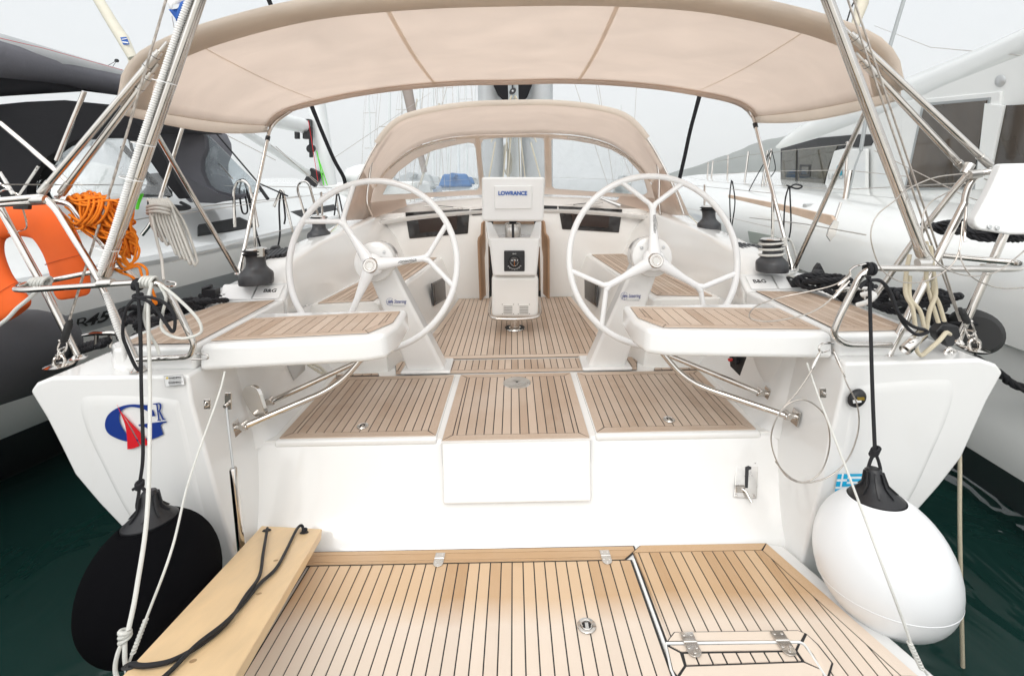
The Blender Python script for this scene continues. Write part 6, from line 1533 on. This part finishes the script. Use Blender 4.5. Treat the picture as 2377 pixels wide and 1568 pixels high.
# black bimini / tent at the left edge, arched window
D_ = 3.7
outer_ = [(-60, 252), (0, 243), (60, 237), (150, 233), (215, 240), (265, 252), (300, 272), (340, 310), (372, 350), (410, 420), (440, 460), (415, 462), (380, 420), (345, 370), (318, 335), (285, 318), (240, 318), (190, 322), (150, 338), (115, 362), (85, 390), (65, 425), (62, 450), (75, 466), (120, 475), (-60, 500)]
g = G(); g.slab(pp(outer_, D_), (-.05, .12, 0)); TN = g.build('cockpit_tent', M['blackcan'], NB, bevel=.01)
g = G(); g.poly([P(x, y, D_ + .1) for x, y in [(62, 450), (65, 425), (85, 390), (115, 362), (150, 338), (190, 322), (240, 318), (285, 318), (318, 335), (345, 370), (380, 420), (400, 455), (300, 448), (240, 455), (180, 462), (120, 475), (75, 466)]]); g.build('clear_window', M['vinyl2'], TN, smooth=0)
# the canopy roof behind the arch
g = G(); f_ = pp([(-60, 252), (0, 243), (60, 237), (150, 233), (215, 240), (265, 252), (300, 272), (340, 310)], D_); g.grid([f_, [p + Vector((-.2, 1.3, .12)) for p in f_]]); g.build('tent_roof', M['blackcan'], TN, solid=.004)
g = G(); g.tube(pp([(285, 340), (318, 375), (345, 412), (395, 455)], 3.95), .022, 8); g.tube(pp([(300, 318), (306, 345), (316, 360), (322, 388)], 3.9), .012, 6); g.build('tent_strap', M['blackcan'], TN)
g = G(); g.tube(bend(pp([(0, 285), (60, 335), (130, 395), (165, 430)], 3.4), .1), .0155, 10); g.tube(pp([(196, 212), (132, 372)], 3.4), .0165, 12); g.tube(pp([(0, 400), (30, 450)], 3.3), .012, 8); g.tube(pp([(0, 425), (45, 452), (90, 385)], 3.5), .010, 8); g.tube(bend(pp([(432, 268), (372, 460), (350, 520), (330, 545)], 3.6), .1), .0145, 10); g.build('canopy_tube', M['steel'], NB)
# inside the tent: pale coachroof glimpsed through its window
g = G(); g.grid([pp([(40, 430), (120, 378), (200, 372), (260, 385), (330, 430)], 5.2), pp([(40, 480), (120, 480), (200, 475), (260, 470), (330, 470)], 5.0)]); g.build('coachroof', M['gelcat'], NB, smooth=70)
# boom with stacked sail in a grey bag, coming from the upper left
def boom_sec(px, py, D, hh, ww):
    c_ = P(px, py, D); return [c_ + Vector((math.cos(a) * ww, 0, math.sin(a) * hh)) for a in [i * math.pi / 8 for i in range(16)]]
def loft(secs, name, m, par, sm=70):
    g = G(); g.grid(secs, closed=True); g.poly(secs[0][::-1]); g.poly(secs[-1]); return g.build(name, m, par, smooth=sm)
loft([boom_sec(-260, 105, 3.2, .21, .26), boom_sec(-100, 125, 3.6, .19, .22), boom_sec(100, 160, 4.2, .15, .18), boom_sec(285, 198, 4.9, .11, .15), boom_sec(430, 232, 5.7, .08, .12)], 'boom_bag', M['greycan'], NB)
loft([boom_sec(-260, 60, 3.2, .15, .14), boom_sec(-60, 100, 3.7, .13, .12), boom_sec(120, 140, 4.2, .10, .10), boom_sec(290, 178, 4.9, .06, .08)], 'stacked_sail', M['greycan2'], NB)
g = G(); f_ = pp([(-60, 228, 3.6), (100, 218, 4.1), (200, 212, 4.5), (285, 218, 4.9)], 0); f2 = pp([(-60, 175, 3.6), (100, 190, 4.1), (200, 204, 4.5), (285, 212, 4.9)], 0); g.grid([f_, f2]); g.build('bag_flap', M['blackcan'], NB, solid=.01)
g = G(); g.tube(pp([(-60, 75, 3.4), (100, 112, 4.0), (285, 163, 4.8)], 0), .0025, 5); g.build('bag_piping', M['red'], NB)
g = G(); g.tube(pp([(440, 240, 5.6), (560, 262, 6.4), (650, 280, 7.2), (706, 293, 7.8)], 0), [.10, .11, .12, .12], 14); g.build('boom', M['spar'], NB)
g = G(); g.tube(bend(pp([(505, 268, 6.2), (560, 300, 6.6), (730, 412, 7.9)], 0), .1), .055, 12); g.build('boom_vang', M['spar'], NB)
g = G(); g.tube(pp([(720, -120, 8.0), (735, 240, 8.0), (752, 360, 8.0), (762, 430, 8.0)], 0), .14, 16); g.build('mast', M['spar'], NB)
g = G(); g.box(P(714, 300, 7.8), (.12, .12, .32)); g.lathe([(0, -.03), (.07, -.03), (.07, .03), (0, .03)], P(722, 345, 7.8), (0, -1, 0), 16); g.box(P(722, 330, 7.8), (.05, .06, .5)); g.box(P(728, 412, 7.8), (.2, .1, .25), Matrix.Rotation(.5, 3, 'Y')); g.box(P(690, 314, 7.7), (.07, .06, .12)); g.box(P(712, 314, 7.7), (.07, .06, .12)); g.build('gooseneck', M['black'], NB, bevel=.01)
g = G(); g.tube(pp([(735, 350), (752, 430)], 7.7), .009, 6); g.tube(pp([(740, 370), (760, 430)], 7.7), .008, 6); g.build('green_halyard', M['green'], NB)
g = G(); g.tube(pp([(716, 280), (738, 420)], 7.7), .005, 6); g.build('red_halyard', M['red'], NB)
g = G()
for q in ([(620, 330, 7), (760, 440, 7.2)], [(640, 340, 7), (740, 430, 7.2)], [(400, 250, 6), (640, 372, 7)], [(440, 300, 6.5), (540, 415, 4.6)], [(770, 370, 7.8), (1000, 215, 14)], [(0, 428, 3.2), (330, 430, 4.4), (600, 432, 6), (770, 436, 8)], [(0, 520, 3.0), (140, 545, 3.3), (480, 478, 4.6), (700, 455, 6.6)]):
    g.tube(pp(q, 6), .005, 5)
g.build('rigging_wire', M['wire'], NB)
g = G(); g.tube(pp([(470, 272, 5.2), (600, 425, 4.8), (668, 455, 4.7)], 5), .008, 6); g.tube(pp([(598, 428, 4.8), (622, 462, 4.7)], 5), .016, 6); g.build('black_line', M['brope'], NB)
# hoops (pulpits by the gate) and stanchions with hanging cords
for q, D in (([(545, 527), (542, 440), (552, 420), (566, 419), (578, 430), (590, 480), (598, 528)], 4.85), ([(708, 500), (690, 440), (694, 425), (708, 420), (718, 428), (732, 480), (742, 510)], 5.9), ([(636, 480), (652, 440), (657, 445), (680, 540)], 5.5), ([(790, 520), (780, 455), (786, 448)], 6.9)):
    g = G(); g.tube(bend(pp(q, D), .06), .0145, 10); g.build('stanchion', M['steel'], NB)
g = G()
for q, D in (([(560, 420), (556, 445), (562, 490), (572, 495), (574, 480), (566, 440)], 5.1), ([(568, 425), (580, 460), (584, 475)], 5.1), ([(572, 440), (590, 520), (604, 572)], 4.9), ([(652, 448), (648, 480), (650, 540), (645, 575)], 4.8), ([(656, 448), (662, 500), (660, 520)], 4.8), ([(782, 450), (776, 500)], 6), ([(786, 450), (796, 500), (794, 520)], 6), ([(555, 418), (565, 416), (575, 424)], 5.1)):
    g = G(); g.tube(cat(pp(q, D), 6), .009, 7); g.build('fender_cord', M['brope'], NB)
# writing on the stripe
for t_, px, sz in (('R', 181, .105), ('45', 219, .11)):
    x = px; D = None
    # find the point of the stripe under this picture column
    for k in range(200):
        D = 2.6 + k * .01; p = Vector((nx(D) - .045 + .012, D, rz(D) - .35)); 
        u = (p.x * cr * 1.0 - (p.z - CAMZ) * -sr * -1)
        X, Z = p.x, p.z - CAMZ; u = (X * cr - Z * sr) / D * FV + CX
        if u >= px: break
    d = Vector((nx(D + .3) - nx(D - .3), .6, .012)).normalized()
    text(t_, sz * 1.05, p + Vector((.016, 0, 0)), d, (.31, 0, 1), M['ink'], 'hull_lettering', NB, sx=1.35, shear=.0 if t_ == 'R' else .2, bold=.0 if t_ == 'R' else .003)
# dark grey hull fender between the boats
g = G(); a, b = P(-80, 880, 2.75), P(118, 765, 2.9); d = (b - a).normalized()
fc = Vector((-3.18, 2.3, .98)); prof = [(0, -.75), (.10, -.74), (.19, -.66), (.23, -.5), (.235, 0), (.235, .04), (.20, .19), (.12, .28), (0, .30)]
g = G(); g.lathe(prof, P(40, 822, 2.62), (P(195, 790, 3.15) - P(20, 830, 2.6)).normalized(), 32)
tag(g.build('fender', mat('grey_fleece', (.035, .037, .045), .95, bump=.5, bscale=500, sheen=.2, noise=.2, nscale=120), smooth=60), 'big dark grey cylindrical fender between the grey yacht and the left stern corner', 'fender')

# furled sail and flag in the sky at the upper left
fs = thing('furled_sail', 'cream furled sail with a blue patch rising at the upper left', 'furled sail', tuple(P(305, 150, 9)))
g = G(); g.tube(pp([(190, -80, 9), (232, 5, 9), (262, 55, 9), (285, 90, 9), (308, 135, 9)], 0), [.10, .085, .09, .10, .075], 12); g.slab(pp([(290, 80), (312, 132), (300, 152), (294, 130), (288, 100)], 9.02), (0, .03, 0)); g.build('sail_roll', mat('sail_cloth', (.72, .68, .57), .7, noise=.06, nscale=6, bump=.4, bscale=8), fs)
g = G(); g.slab(pp([(279, 87), (293, 86), (300, 103), (286, 104)], 8.9), (0, .012, 0)); bp = g.build('sail_patch', M['blueink'], fs)
g = G(); g.slab(pp([(283, 96), (297, 98), (298, 101), (285, 99)], 8.89), (0, .004, 0)); g.slab(pp([(282, 91), (294, 89), (295, 90.5), (283, 92.5)], 8.89), (0, .004, 0)); g.build('patch_wave', M['decalw'], bp)
g = G(); g.lathe([(0, -.02), (.03, -.02), (.035, 0), (.03, .02), (0, .02)], P(271, 141, 9), (0, -1, 0), 12); g.tube(pp([(240, 158), (271, 141), (255, 165)], 9), .006, 5); g.build('clew_block', M['black'], fs)
fg = thing('flag', 'white and blue flag flying behind the left arch leg', 'flag', tuple(P(415, 40, 3.4)))
rws = []
for i in range(7):
    t = i / 6; rws.append([P(373 + 40 * v + 62 * t * (1 - .15 * v), -38 + 75 * v - 20 * t, 3.4) + Vector((0, .04 * math.sin(t * 7 + v * 3), 0)) for v in [k / 6 for k in range(7)]])
def flagq(c, D): return [[P(*[(c[0][k] * (1 - t) + c[1][k] * t) * (1 - v) + (c[3][k] * (1 - t) + c[2][k] * t) * v for k in (0, 1)], D) + Vector((0, .03 * math.sin(t * 6 + v * 2), 0)) for v in [k / 5 for k in range(6)]] for t in [k / 8 for k in range(9)]]
g = G(); g.grid(flagq([(358, -34), (442, -50), (437, 4), (391, 23)], 3.4)); g.build('flag_field', M['decalw'], fg, smooth=80, solid=.001)
g = G(); g.grid(flagq([(391, 22), (440, 2), (426, 46), (407, 53)], 3.4)); g.build('flag_band', M['blueink'], fg, smooth=80, solid=.001)
g = G(); g.tube(pp([(399, 38), (408, 84)], 3.4), .003, 5); g.build('flag_halyard', M['wire'], fg)

# ================================================================ catamaran on the right
CT = thing('catamaran', 'large white catamaran with dark tinted cabin windows moored on the right', 'catamaran', (4.8, 4, 0))
def cz(D): return 1.48 + .033 * (D - 2.7)
def cxs(D): return 2.88 + (0 if D < 7 else .05 * (D - 7) ** 1.6)
Ds = [-1.5, 0, 1, 2, 2.7, 3.3, 4, 5, 6, 7, 8, 9, 10, 11, 12]
prof = [(.75, .22), (.45, .16), (.22, .06), (.12, -.02), (.04, -.12), (0, -.26), (-.01, -.50), (.03, -.52), (.03, -.95), (.0, -1.0), (-.01, -1.25), (.06, -1.33), (.2, -1.6)]
def wrap(D): return [Vector((cxs(D) + a, D, cz(D) + b)) for a, b in prof]
g = G(); R_ = [wrap(D) for D in Ds]
g.grid([r_[:11] for r_ in R_], 0, flip=True); g.grid([r_[10:] for r_ in R_], 1, flip=True)
g.build('hull', [M['gelcat'], mat('grey_lower_hull', (.13, .15, .16), .4)], CT, smooth=60)  # hull turns dark grey along its bottom edge
g = G(); g.grid([[Vector((cxs(D) + .74, D, cz(D) + .22)), Vector((cxs(D) + 1.1, D, cz(D) + .26)), Vector((cxs(D) + 3, D, cz(D) + .3))] for D in Ds], flip=True); g.build('deck', M['gelcat'], CT)
# wooden rubbing strip
g = G(); g.slab([P(1690, 452, 6.3), P(1800, 472, 5.1), P(1928, 500, 4.1), P(1937, 516, 4.06), P(1928, 524, 4.06), P(1800, 485, 5.06), P(1690, 459, 6.25)], (.03, .0, .0)); g.build('rubbing_strake', mat('bare_teak', (.52, .385, .285), .6, noise=.1, nscale=8), CT, bevel=.005)
# grey hull band and port light
g = G(); q = [(1655, 494), (1690, 499), (1735, 514), (1736, 538), (1700, 530), (1655, 520)]; hp0 = Vector((2.86, 5, 0))
def chull(px, py, o=0): return PL(px, py, (2.86 - o, 5, 0), (1, 0, 0))
w_ = [chull(1866 - 0 + (x - 1655) * 1.0, y, .0) for x, y in q]
w_ = [chull(x + 80, y + 44, .004) for x, y in q]
g.slab([chull(x, y, .01) for x, y in ((1735, 535), (1798, 548), (1800, 572), (1740, 562))], (.02, 0, 0)); g.build('port_light', mat('pale_glass', (.42, .46, .42), .1), CT, bevel=.004)
# cabin: wall plane from (4.45, 8.0) forward to (3.95, 3.0)
A0, B0 = Vector((4.50, 8.0, 0)), Vector((3.75, 3.5, 0)); dW = (B0 - A0).normalized(); nW = Vector((dW.y, -dW.x, 0)).normalized(); nW = nW if nW.x < 0 else -nW
def CW(px, py, off=0): return PL(px, py, A0 + nW * off, nW)
wall_px = [(1812, 448), (1812, 345), (1900, 318), (2050, 262), (2200, 195), (2420, 110), (2420, 580), (2100, 520), (1960, 475)]
g = G(); g.slab([CW(x, y) for x, y in wall_px], -nW * .05); g.build('cabin_wall', M['gelcat'], CT)
def pane(q, m, name, off=.012, par=None, th=.02, bev=0): g = G(); g.slab([CW(x, y, off) for x, y in q], -nW * th); return g.build(name, m, par or CT, bevel=bev, smooth=0 if not bev else 35)
tint = mat('tinted_glass', (.065, .062, .045), .04, spec=.8); tint2 = mat('brown_tinted_glass', (.060, .046, .034), .04, spec=.8, noise=.55, nscale=1.6, stretch=(1, 1, .5))  # reflections put into the brown glass colour as streaky noise
pane([(1812, 345), (1900, 320), (1990, 312), (2022, 312), (2028, 325), (2020, 338), (1990, 342), (1960, 340), (1935, 380), (1915, 448), (1812, 430)], M['black'], 'side_window_frame')
W_ = pane([(1816, 350), (1848, 345), (1846, 428), (1812, 422)], tint, 'cabin_window', .02); 
W_ = pane([(1853, 345), (1945, 336), (1925, 378), (1908, 440), (1852, 430)], tint, 'cabin_window', .02)
# square hatch seen in the window, name panel
for x0, y0 in ((1856, 382), (2108, 390)):
    pane([(x0, y0), (x0 + 26, y0), (x0 + 24, y0 + 28), (x0 - 2, y0 + 28)] if x0 < 2000 else [(x0, y0), (x0 + 45, y0), (x0 + 43, y0 + 22), (x0 - 2, y0 + 22)], M['black'], 'window_hatch', .026, None, .01, .005)
    pane([(x0 + 5, y0 + 5), (x0 + 21, y0 + 5), (x0 + 19, y0 + 22), (x0 + 4, y0 + 22)] if x0 < 2000 else [(x0 + 6, y0 + 5), (x0 + 38, y0 + 5), (x0 + 36, y0 + 17), (x0 + 5, y0 + 17)], tint, 'hatch_glass', .032, None, .01)
lg = P(1937, 394, 1); c_ = CW(1942, 396, .10)
g = G(); g.slab([CW(x, y, .06) for x, y in ((1935, 350), (1955, 345), (2010, 345), (2010, 452), (1908, 450), (1920, 400))], -nW * .04); g.build('name_panel', M['gelcat'], CT, bevel=.02)
g = G(); g.lathe([(0, .012), (.05, .008), (.062, 0)], c_ - nW * .03, nW, 24, scale=(1.3, .85)); g.build('round_emblem', mat('teal_emblem', (.02, .30, .42), .3), CT)
text('LAGOON', .105, CW(1950, 410, .066), (dW.x, dW.y, 0), (0, 0, 1), M['stripe'], 'name_lettering', CT, sx=1.35)
# big windows on the aft part of the cabin
pane([(2090, 235), (2322, 212), (2318, 470), (2095, 455)], M['gelcat'], 'window_frame', .02, None, .03, .008)
pane([(2140, 240), (2298, 226), (2262, 440), (2098, 442)], M['stripe'], 'window_seal', .028, None, .01)
pane([(2145, 246), (2290, 233), (2255, 434), (2103, 436)], tint2, 'cabin_window', .036, None, .01)
pane([(2330, 245), (2430, 240), (2430, 440), (2295, 440)], tint2, 'cabin_window', .03, None, .02)
pane([(2285, 240), (2330, 245), (2290, 440), (2262, 440)], M['gelcat'], 'window_post', .045, None, .03, .004)
g = G(); g.lathe([(0, .008), (.045, .007), (.05, 0)], CW(2322, 188, .001), nW, 24); g.build('ceiling_lamp', M['alu'], CT, smooth=60)
# roof: a thick curved visor overhanging the wall
top = [(1806, 338, 8.4), (1822, 318, 8.3), (1860, 290, 8.0), (1910, 262, 7.4), (1990, 228, 6.5), (2080, 190, 5.7), (2200, 142, 4.7), (2310, 96, 4.0), (2430, 40, 3.4)]
bot = [(1808, 345, 8.4), (1826, 346, 8.3), (1866, 340, 8.0), (1916, 329, 7.4), (1996, 305, 6.5), (2084, 272, 5.7), (2204, 218, 4.7), (2314, 164, 4.0), (2430, 112, 3.4)]
T_, B_2 = pp(top, 0), pp(bot, 0)
rws = []
for a, b in zip(T_, B_2):
    rws.append([a + Vector((3.2, .6, .32)), a + Vector((1.2, .3, .20)), a + Vector((.30, .05, .07)), a, a.lerp(b, .35) + Vector((-.05, 0, 0)), a.lerp(b, .75) + Vector((-.04, 0, 0)), b, b + Vector((.12, .1, -.01)), b + Vector((.22, .1, .06)), b + Vector((.8, .15, .08))])
g = G(); g.grid(rws, flip=True); g.build('roof', M['gelcat'], CT, smooth=70)
g = G(); g.tube([b + Vector((.02, 0, .012)) for b in B_2], .012, 6); g.build('roof_trim', mat('cream_trim', (.62, .55, .40), .5), CT)
# cat rig and guard rail
g = G(); g.tube(pp([(2104, -20), (2080, 60), (2050, 160), (2010, 275), (1998, 350)], 4.3), .016, 8); g.tube(pp([(1998, 350), (1985, 385), (1968, 460)], 4.3), .008, 8); g.build('rigging_screw', M['stripe'], CT)
g = G(); g.tube(pp([(1973, 395), (1961, 462)], 4.2), .02, 8); g.tube(pp([(1952, 470), (1925, 550)], 4.1), .012, 8); g.slab(pp([(1938, 510), (1948, 515), (1940, 545), (1928, 560), (1920, 548), (1924, 530)], 4.05), (0, .012, 0)); g.build('chain_plate', M['steel'], CT)
g = G()
for q in ([(1968, 332, 5), (1960, 470, 5)], [(1737, 354, 8), (1722, 470, 8)], [(1790, 348, 7), (1770, 470, 7)], [(1781, 352, 7), (1763, 470, 7)], [(1690, 362, 9), (1687, 450, 9)], [(1655, 375, 10), (1648, 445, 10)], [(1644, 378, 10), (1640, 445, 10)]):
    a, b = P(*q[0]), P(*q[1]); g = G(); g.tube([a, b], .016 if q[0][2] > 6 else .013, 8); g.lathe([(0, .02), (.02, .01), (.02, 0)], a, n=8); g.build('stanchion', M['steel'], CT)
g = G()
for q in ([(1640, 380, 10), (1737, 360, 8), (1968, 335, 5)], [(1640, 408, 10), (1760, 398, 7.5), (1965, 395, 5), (2110, 410, 3.6)], [(1640, 425, 10), (1760, 428, 7), (1960, 440, 5), (2240, 425, 3.2)], [(2010, 545, 3), (1870, 520, 3.9), (1740, 505, 5.2)], [(2380, 130, 3.5), (2160, 110, 6), (2030, 60, 9)]):
    g.tube(pp(q, 5), .0045, 5)
g.tube(pp([(2377, 500, 3.2), (2240, 455, 3.4), (2030, 350, 4.2)], 0), .004, 5)
g.build('guard_wire', M['wire'], CT)
g = G()
for q, D in (([(1831, 432), (1822, 470), (1818, 560), (1815, 600)], 4.2), ([(1833, 432), (1836, 520), (1830, 560)], 4.2), ([(1826, 430), (1850, 438), (1862, 432), (1845, 428), (1832, 436)], 4.2), ([(1790, 350), (1740, 440), (1735, 470)], 6.8), ([(1792, 350), (1800, 390), (1790, 410)], 6.8), ([(1698, 418), (1694, 460), (1697, 540)], 5.2), ([(1700, 420), (1706, 470), (1698, 530)], 5.2)):
    g = G(); g.tube(cat(pp(q, D), 6), .007, 6); g.build('fender_cord', M['brope'], CT)
for q_, d_ in ((P(1886, 478, 5.2), (.18, .07, .05)), (P(1870, 470, 6.0), (.14, .07, .04))): g = G(); g.box(q_, d_); g.build('deck_cleat', M['alu'], CT, bevel=.01)
for x, y, D in ((2000, 447, 4.6),):
    g = G(); g.lathe([(0, .012), (.02, .010), (.026, 0)], CW(x, y, .06), nW, 16); g.build('deck_button', M['alu'], CT)
# black rope pile on the catamaran's deck
heap(21, [(P(2200, 545, 2.85), .14, .06, .06, 3, (.1, -.05, 0)), (P(2290, 560, 2.7), .16, .06, .06, 3.5, (.1, -.05, 0)), (P(2360, 560, 2.6), .14, .06, .07, 3, (.1, 0, 0))], .018, 'black mooring rope piled on the catamaran side deck')
g = G(); g.lathe([(0, -.06), (.08, -.06), (.105, -.03), (.105, .03), (.08, .06), (0, .06)], P(2262, 768, 2.35), (-.5, -1, .1), 28); tag(g.build('fender', M['rubber'], smooth=50), 'round black fender wheel behind the right backstay fitting', 'fender')

# furled sail and stay behind the bimini on the right
fs = thing('furled_sail', 'cream furled headsail with a black end cord seen above the right corner of the bimini', 'furled sail', tuple(P(1995, 50, 9)))
g = G(); g.tube(pp([(2010, -60, 12), (2000, 10, 12), (1985, 60, 12), (1932, 215, 12), (1915, 270, 12)], 0), [.16, .14, .09, .07, .06], 12); g.build('sail_roll', mat('sail_cloth_cream', (.72, .66, .54), .7, noise=.06, nscale=6, bump=.4, bscale=8), fs)
g = G(); g.tube(pp([(1990, -10, 12), (1975, 20, 12), (1963, 60, 12)], 0), .02, 6); g.build('sail_cord', M['black'], fs)

# ================================================================ boats and masts across the basin
def far_boat(px, D, mast_top, hullc, cover, label, lean=0, spread=True, L_=9.0, furl=None, mw=.09):
    x = P(px, 430, D).x
    t = thing('distant_yacht', label, 'sailing yacht', (x, D, 0), group='yachts across the harbour')
    g = G(); rws = []
    for k in range(9):
        u = k / 8; y = D - L_ * .45 + u * L_; b_ = 1.5 * (math.sin(math.pi * (.18 + .82 * (1 - u))) ** .6 if u < 1 else 0.02) * (1 if u < .98 else .1); s_ = 1.1 + .3 * u
        rws.append([Vector((x - b_, y, s_)), Vector((x - b_ * .9, y, .5)), Vector((x - b_ * .4, y, -.4)), Vector((x + b_ * .4, y, -.4)), Vector((x + b_ * .9, y, .5)), Vector((x + b_, y, s_)), Vector((x, y, s_ + .06)), Vector((x - b_, y, s_))])
    g.grid(rws); g.poly(rws[0]); g.build('hull', hullc, t, smooth=50)
    g = G(); g.slab([(x - .95, D - 1.2, 1.2), (x + .95, D - 1.2, 1.2), (x + .8, D - 1.0, 1.75), (x - .8, D - 1.0, 1.75)], (0, 3.4, 0)); g.build('cabin', M['gelcat'], t, bevel=.08)
    mt = Vector((x + lean, D + .6, mast_top))
    g = G(); g.tube([(x, D + .6, 1.2), mt], mw, 10); m_ = g.build('mast', M['spar'], t)
    if spread:
        g = G()
        for h in (.35, .65):
            z = 1.2 + (mast_top - 1.2) * h; xx = x + lean * h; g.tube([(xx - .75, D + .6, z), (xx + .75, D + .6, z)], .03, 6)
        for s in (-1, 1): g.tube([(x + s * 1.3, D + .6, 1.3), (x + lean * .65 + s * .75, D + .6, 1.2 + (mast_top - 1.2) * .65), mt], .012, 5)
        g.tube([(x, D - L_ * .42, 1.3), mt], .012, 5); g.build('rigging', M['wire'], t)
    g = G(); g.tube([(x, D + .5, 2.35), (x, D - 2.6, 2.35)], .14, 10, flat=1.3); g.build('boom_cover', cover, t)
    g = G(); g.slab([(x - 1.0, D - 1.5, 1.7), (x + 1.0, D - 1.5, 1.7), (x + .7, D - 1.4, 2.45), (x - .7, D - 1.4, 2.45)], (0, 1.1, -.1)); g.build('sprayhood', cover, t, bevel=.12)
    if furl:
        g = G(); g.tube([(x, D + L_ * .5, 1.5), (x + lean * .95, D + .7, mast_top * .97)], .11, 8); g.build('furled_headsail', furl, t)
    return t
bluec = canvas('blue_canvas', (.09, .21, .44), .1, .4)
sailc = mat('cream_sailcover', (.60, .56, .48), .8); beigec = mat('taupe_sailcover', (.33, .28, .25), .8)
far_boat(898, 34, 15, M['gelcat'], M['greycan2'], 'white yacht farthest left in the left sprayhood window', .3)
far_boat(975, 26, 14, M['gelcat'], M['greycan2'], 'white yacht right behind the thick taupe furled sail', -.2)
far_boat(1003, 40, 16, M['gelcat'], M['greycan2'], 'white yacht just right of the taupe furled sail in the left sprayhood window', .2)
far_boat(1040, 48, 17, M['greyhull'], sailc, 'pale grey yacht with a cream cover in the left sprayhood window', -.3)
far_boat(1062, 30, 15, M['gelcat'], bluec, 'nearest white yacht with a blue cover in the left sprayhood window', .1)
far_boat(1084, 55, 17, M['gelcat'], bluec, 'smaller farther white yacht with a blue cover beside the left window post', 0)
far_boat(1104, 70, 18, M['gelcat'], M['greycan2'], 'tiny far yacht just left of the middle sprayhood window', .2)
far_boat(930, 62, 17, M['gelcat'], M['greycan2'], 'faint far yacht between the farthest left yacht and the taupe furled sail', .3)
far_boat(1022, 75, 19, M['greyhull'], M['greycan2'], 'faint distant yacht between the cream covered and the grey covered yachts', -.3)
far_boat(1445, 85, 15, M['gelcat'], M['greycan2'], 'tiny far yacht seen through the right sprayhood window', .2)
far_boat(860, 60, 16, M['greyhull'], M['greycan2'], 'faint pale grey yacht between the left black strap and the sprayhood', -.2, L_=10)
fs = thing('furled_sail', 'thick taupe furled headsail leaning above the left of the sprayhood', 'furled sail', tuple(P(975, 440, 17)))
g = G(); g.tube(pp([(925, 100, 17), (945, 205, 17), (962, 290, 17), (985, 400, 17)], 0), [.22, .19, .15, .10], 12); g.build('sail_roll', beigec, fs)
g = G(); g.tube(pp([(1020, 240, 17), (990, 380, 17), (975, 430, 17)], 0), .04, 6); g.tube(pp([(968, 230), (955, 300), (935, 380)], 17), .03, 6); g.build('sheet', sailc, fs)
# low white buoyed dinghy domes near the neighbour's mast
rd = thing('motor_boat', 'pale motor boat with a white dome left of the sprayhood', 'motor boat', tuple(P(870, 440, 16)))
b = P(858, 415, 16); g = G(); g.lathe([(.0, -.1), (.55, -.1), (.6, .1), (.5, .34), (.3, .46), (0, .5)], b, n=28, scale=(1.5, 1.2)); g.build('dome', M['gelcat'], rd, smooth=70)
g = G(); g.slab([b + Vector((-1.6, 0, -1.9)), b + Vector((1.6, 0, -1.9)), b + Vector((1.5, 0, -.1)), b + Vector((-1.5, 0, -.1))], (0, 3, 0)); g.slab([b + Vector((-2.2, -1, -2.6)), b + Vector((2.2, -1, -2.6)), b + Vector((2.1, -1, -1.4)), b + Vector((-2.1, -1, -1.4))], (0, 6, 0)); g.build('hull', M['greyhull'], rd, bevel=.15)

# ================================================================ the hazy air
def haze():
    m = bpy.data.materials.new('haze'); m.use_nodes = True; n = m.node_tree; n.nodes.clear()
    o = n.nodes.new('ShaderNodeOutputMaterial'); v = n.nodes.new('ShaderNodeVolumePrincipled')
    v.inputs['Color'].default_value = (1, 1, 1, 1); v.inputs['Density'].default_value = HAZE; v.inputs['Anisotropy'].default_value = 0.0
    n.links.new(v.outputs[0], o.inputs['Volume'])
    g = G(); g.bb(-2700, 2700, -70, 2700, -3.0, 240.0)
    ob = g.build('haze', m, smooth=0); ob['kind'] = 'stuff'
HAZE = 0.0004
haze()
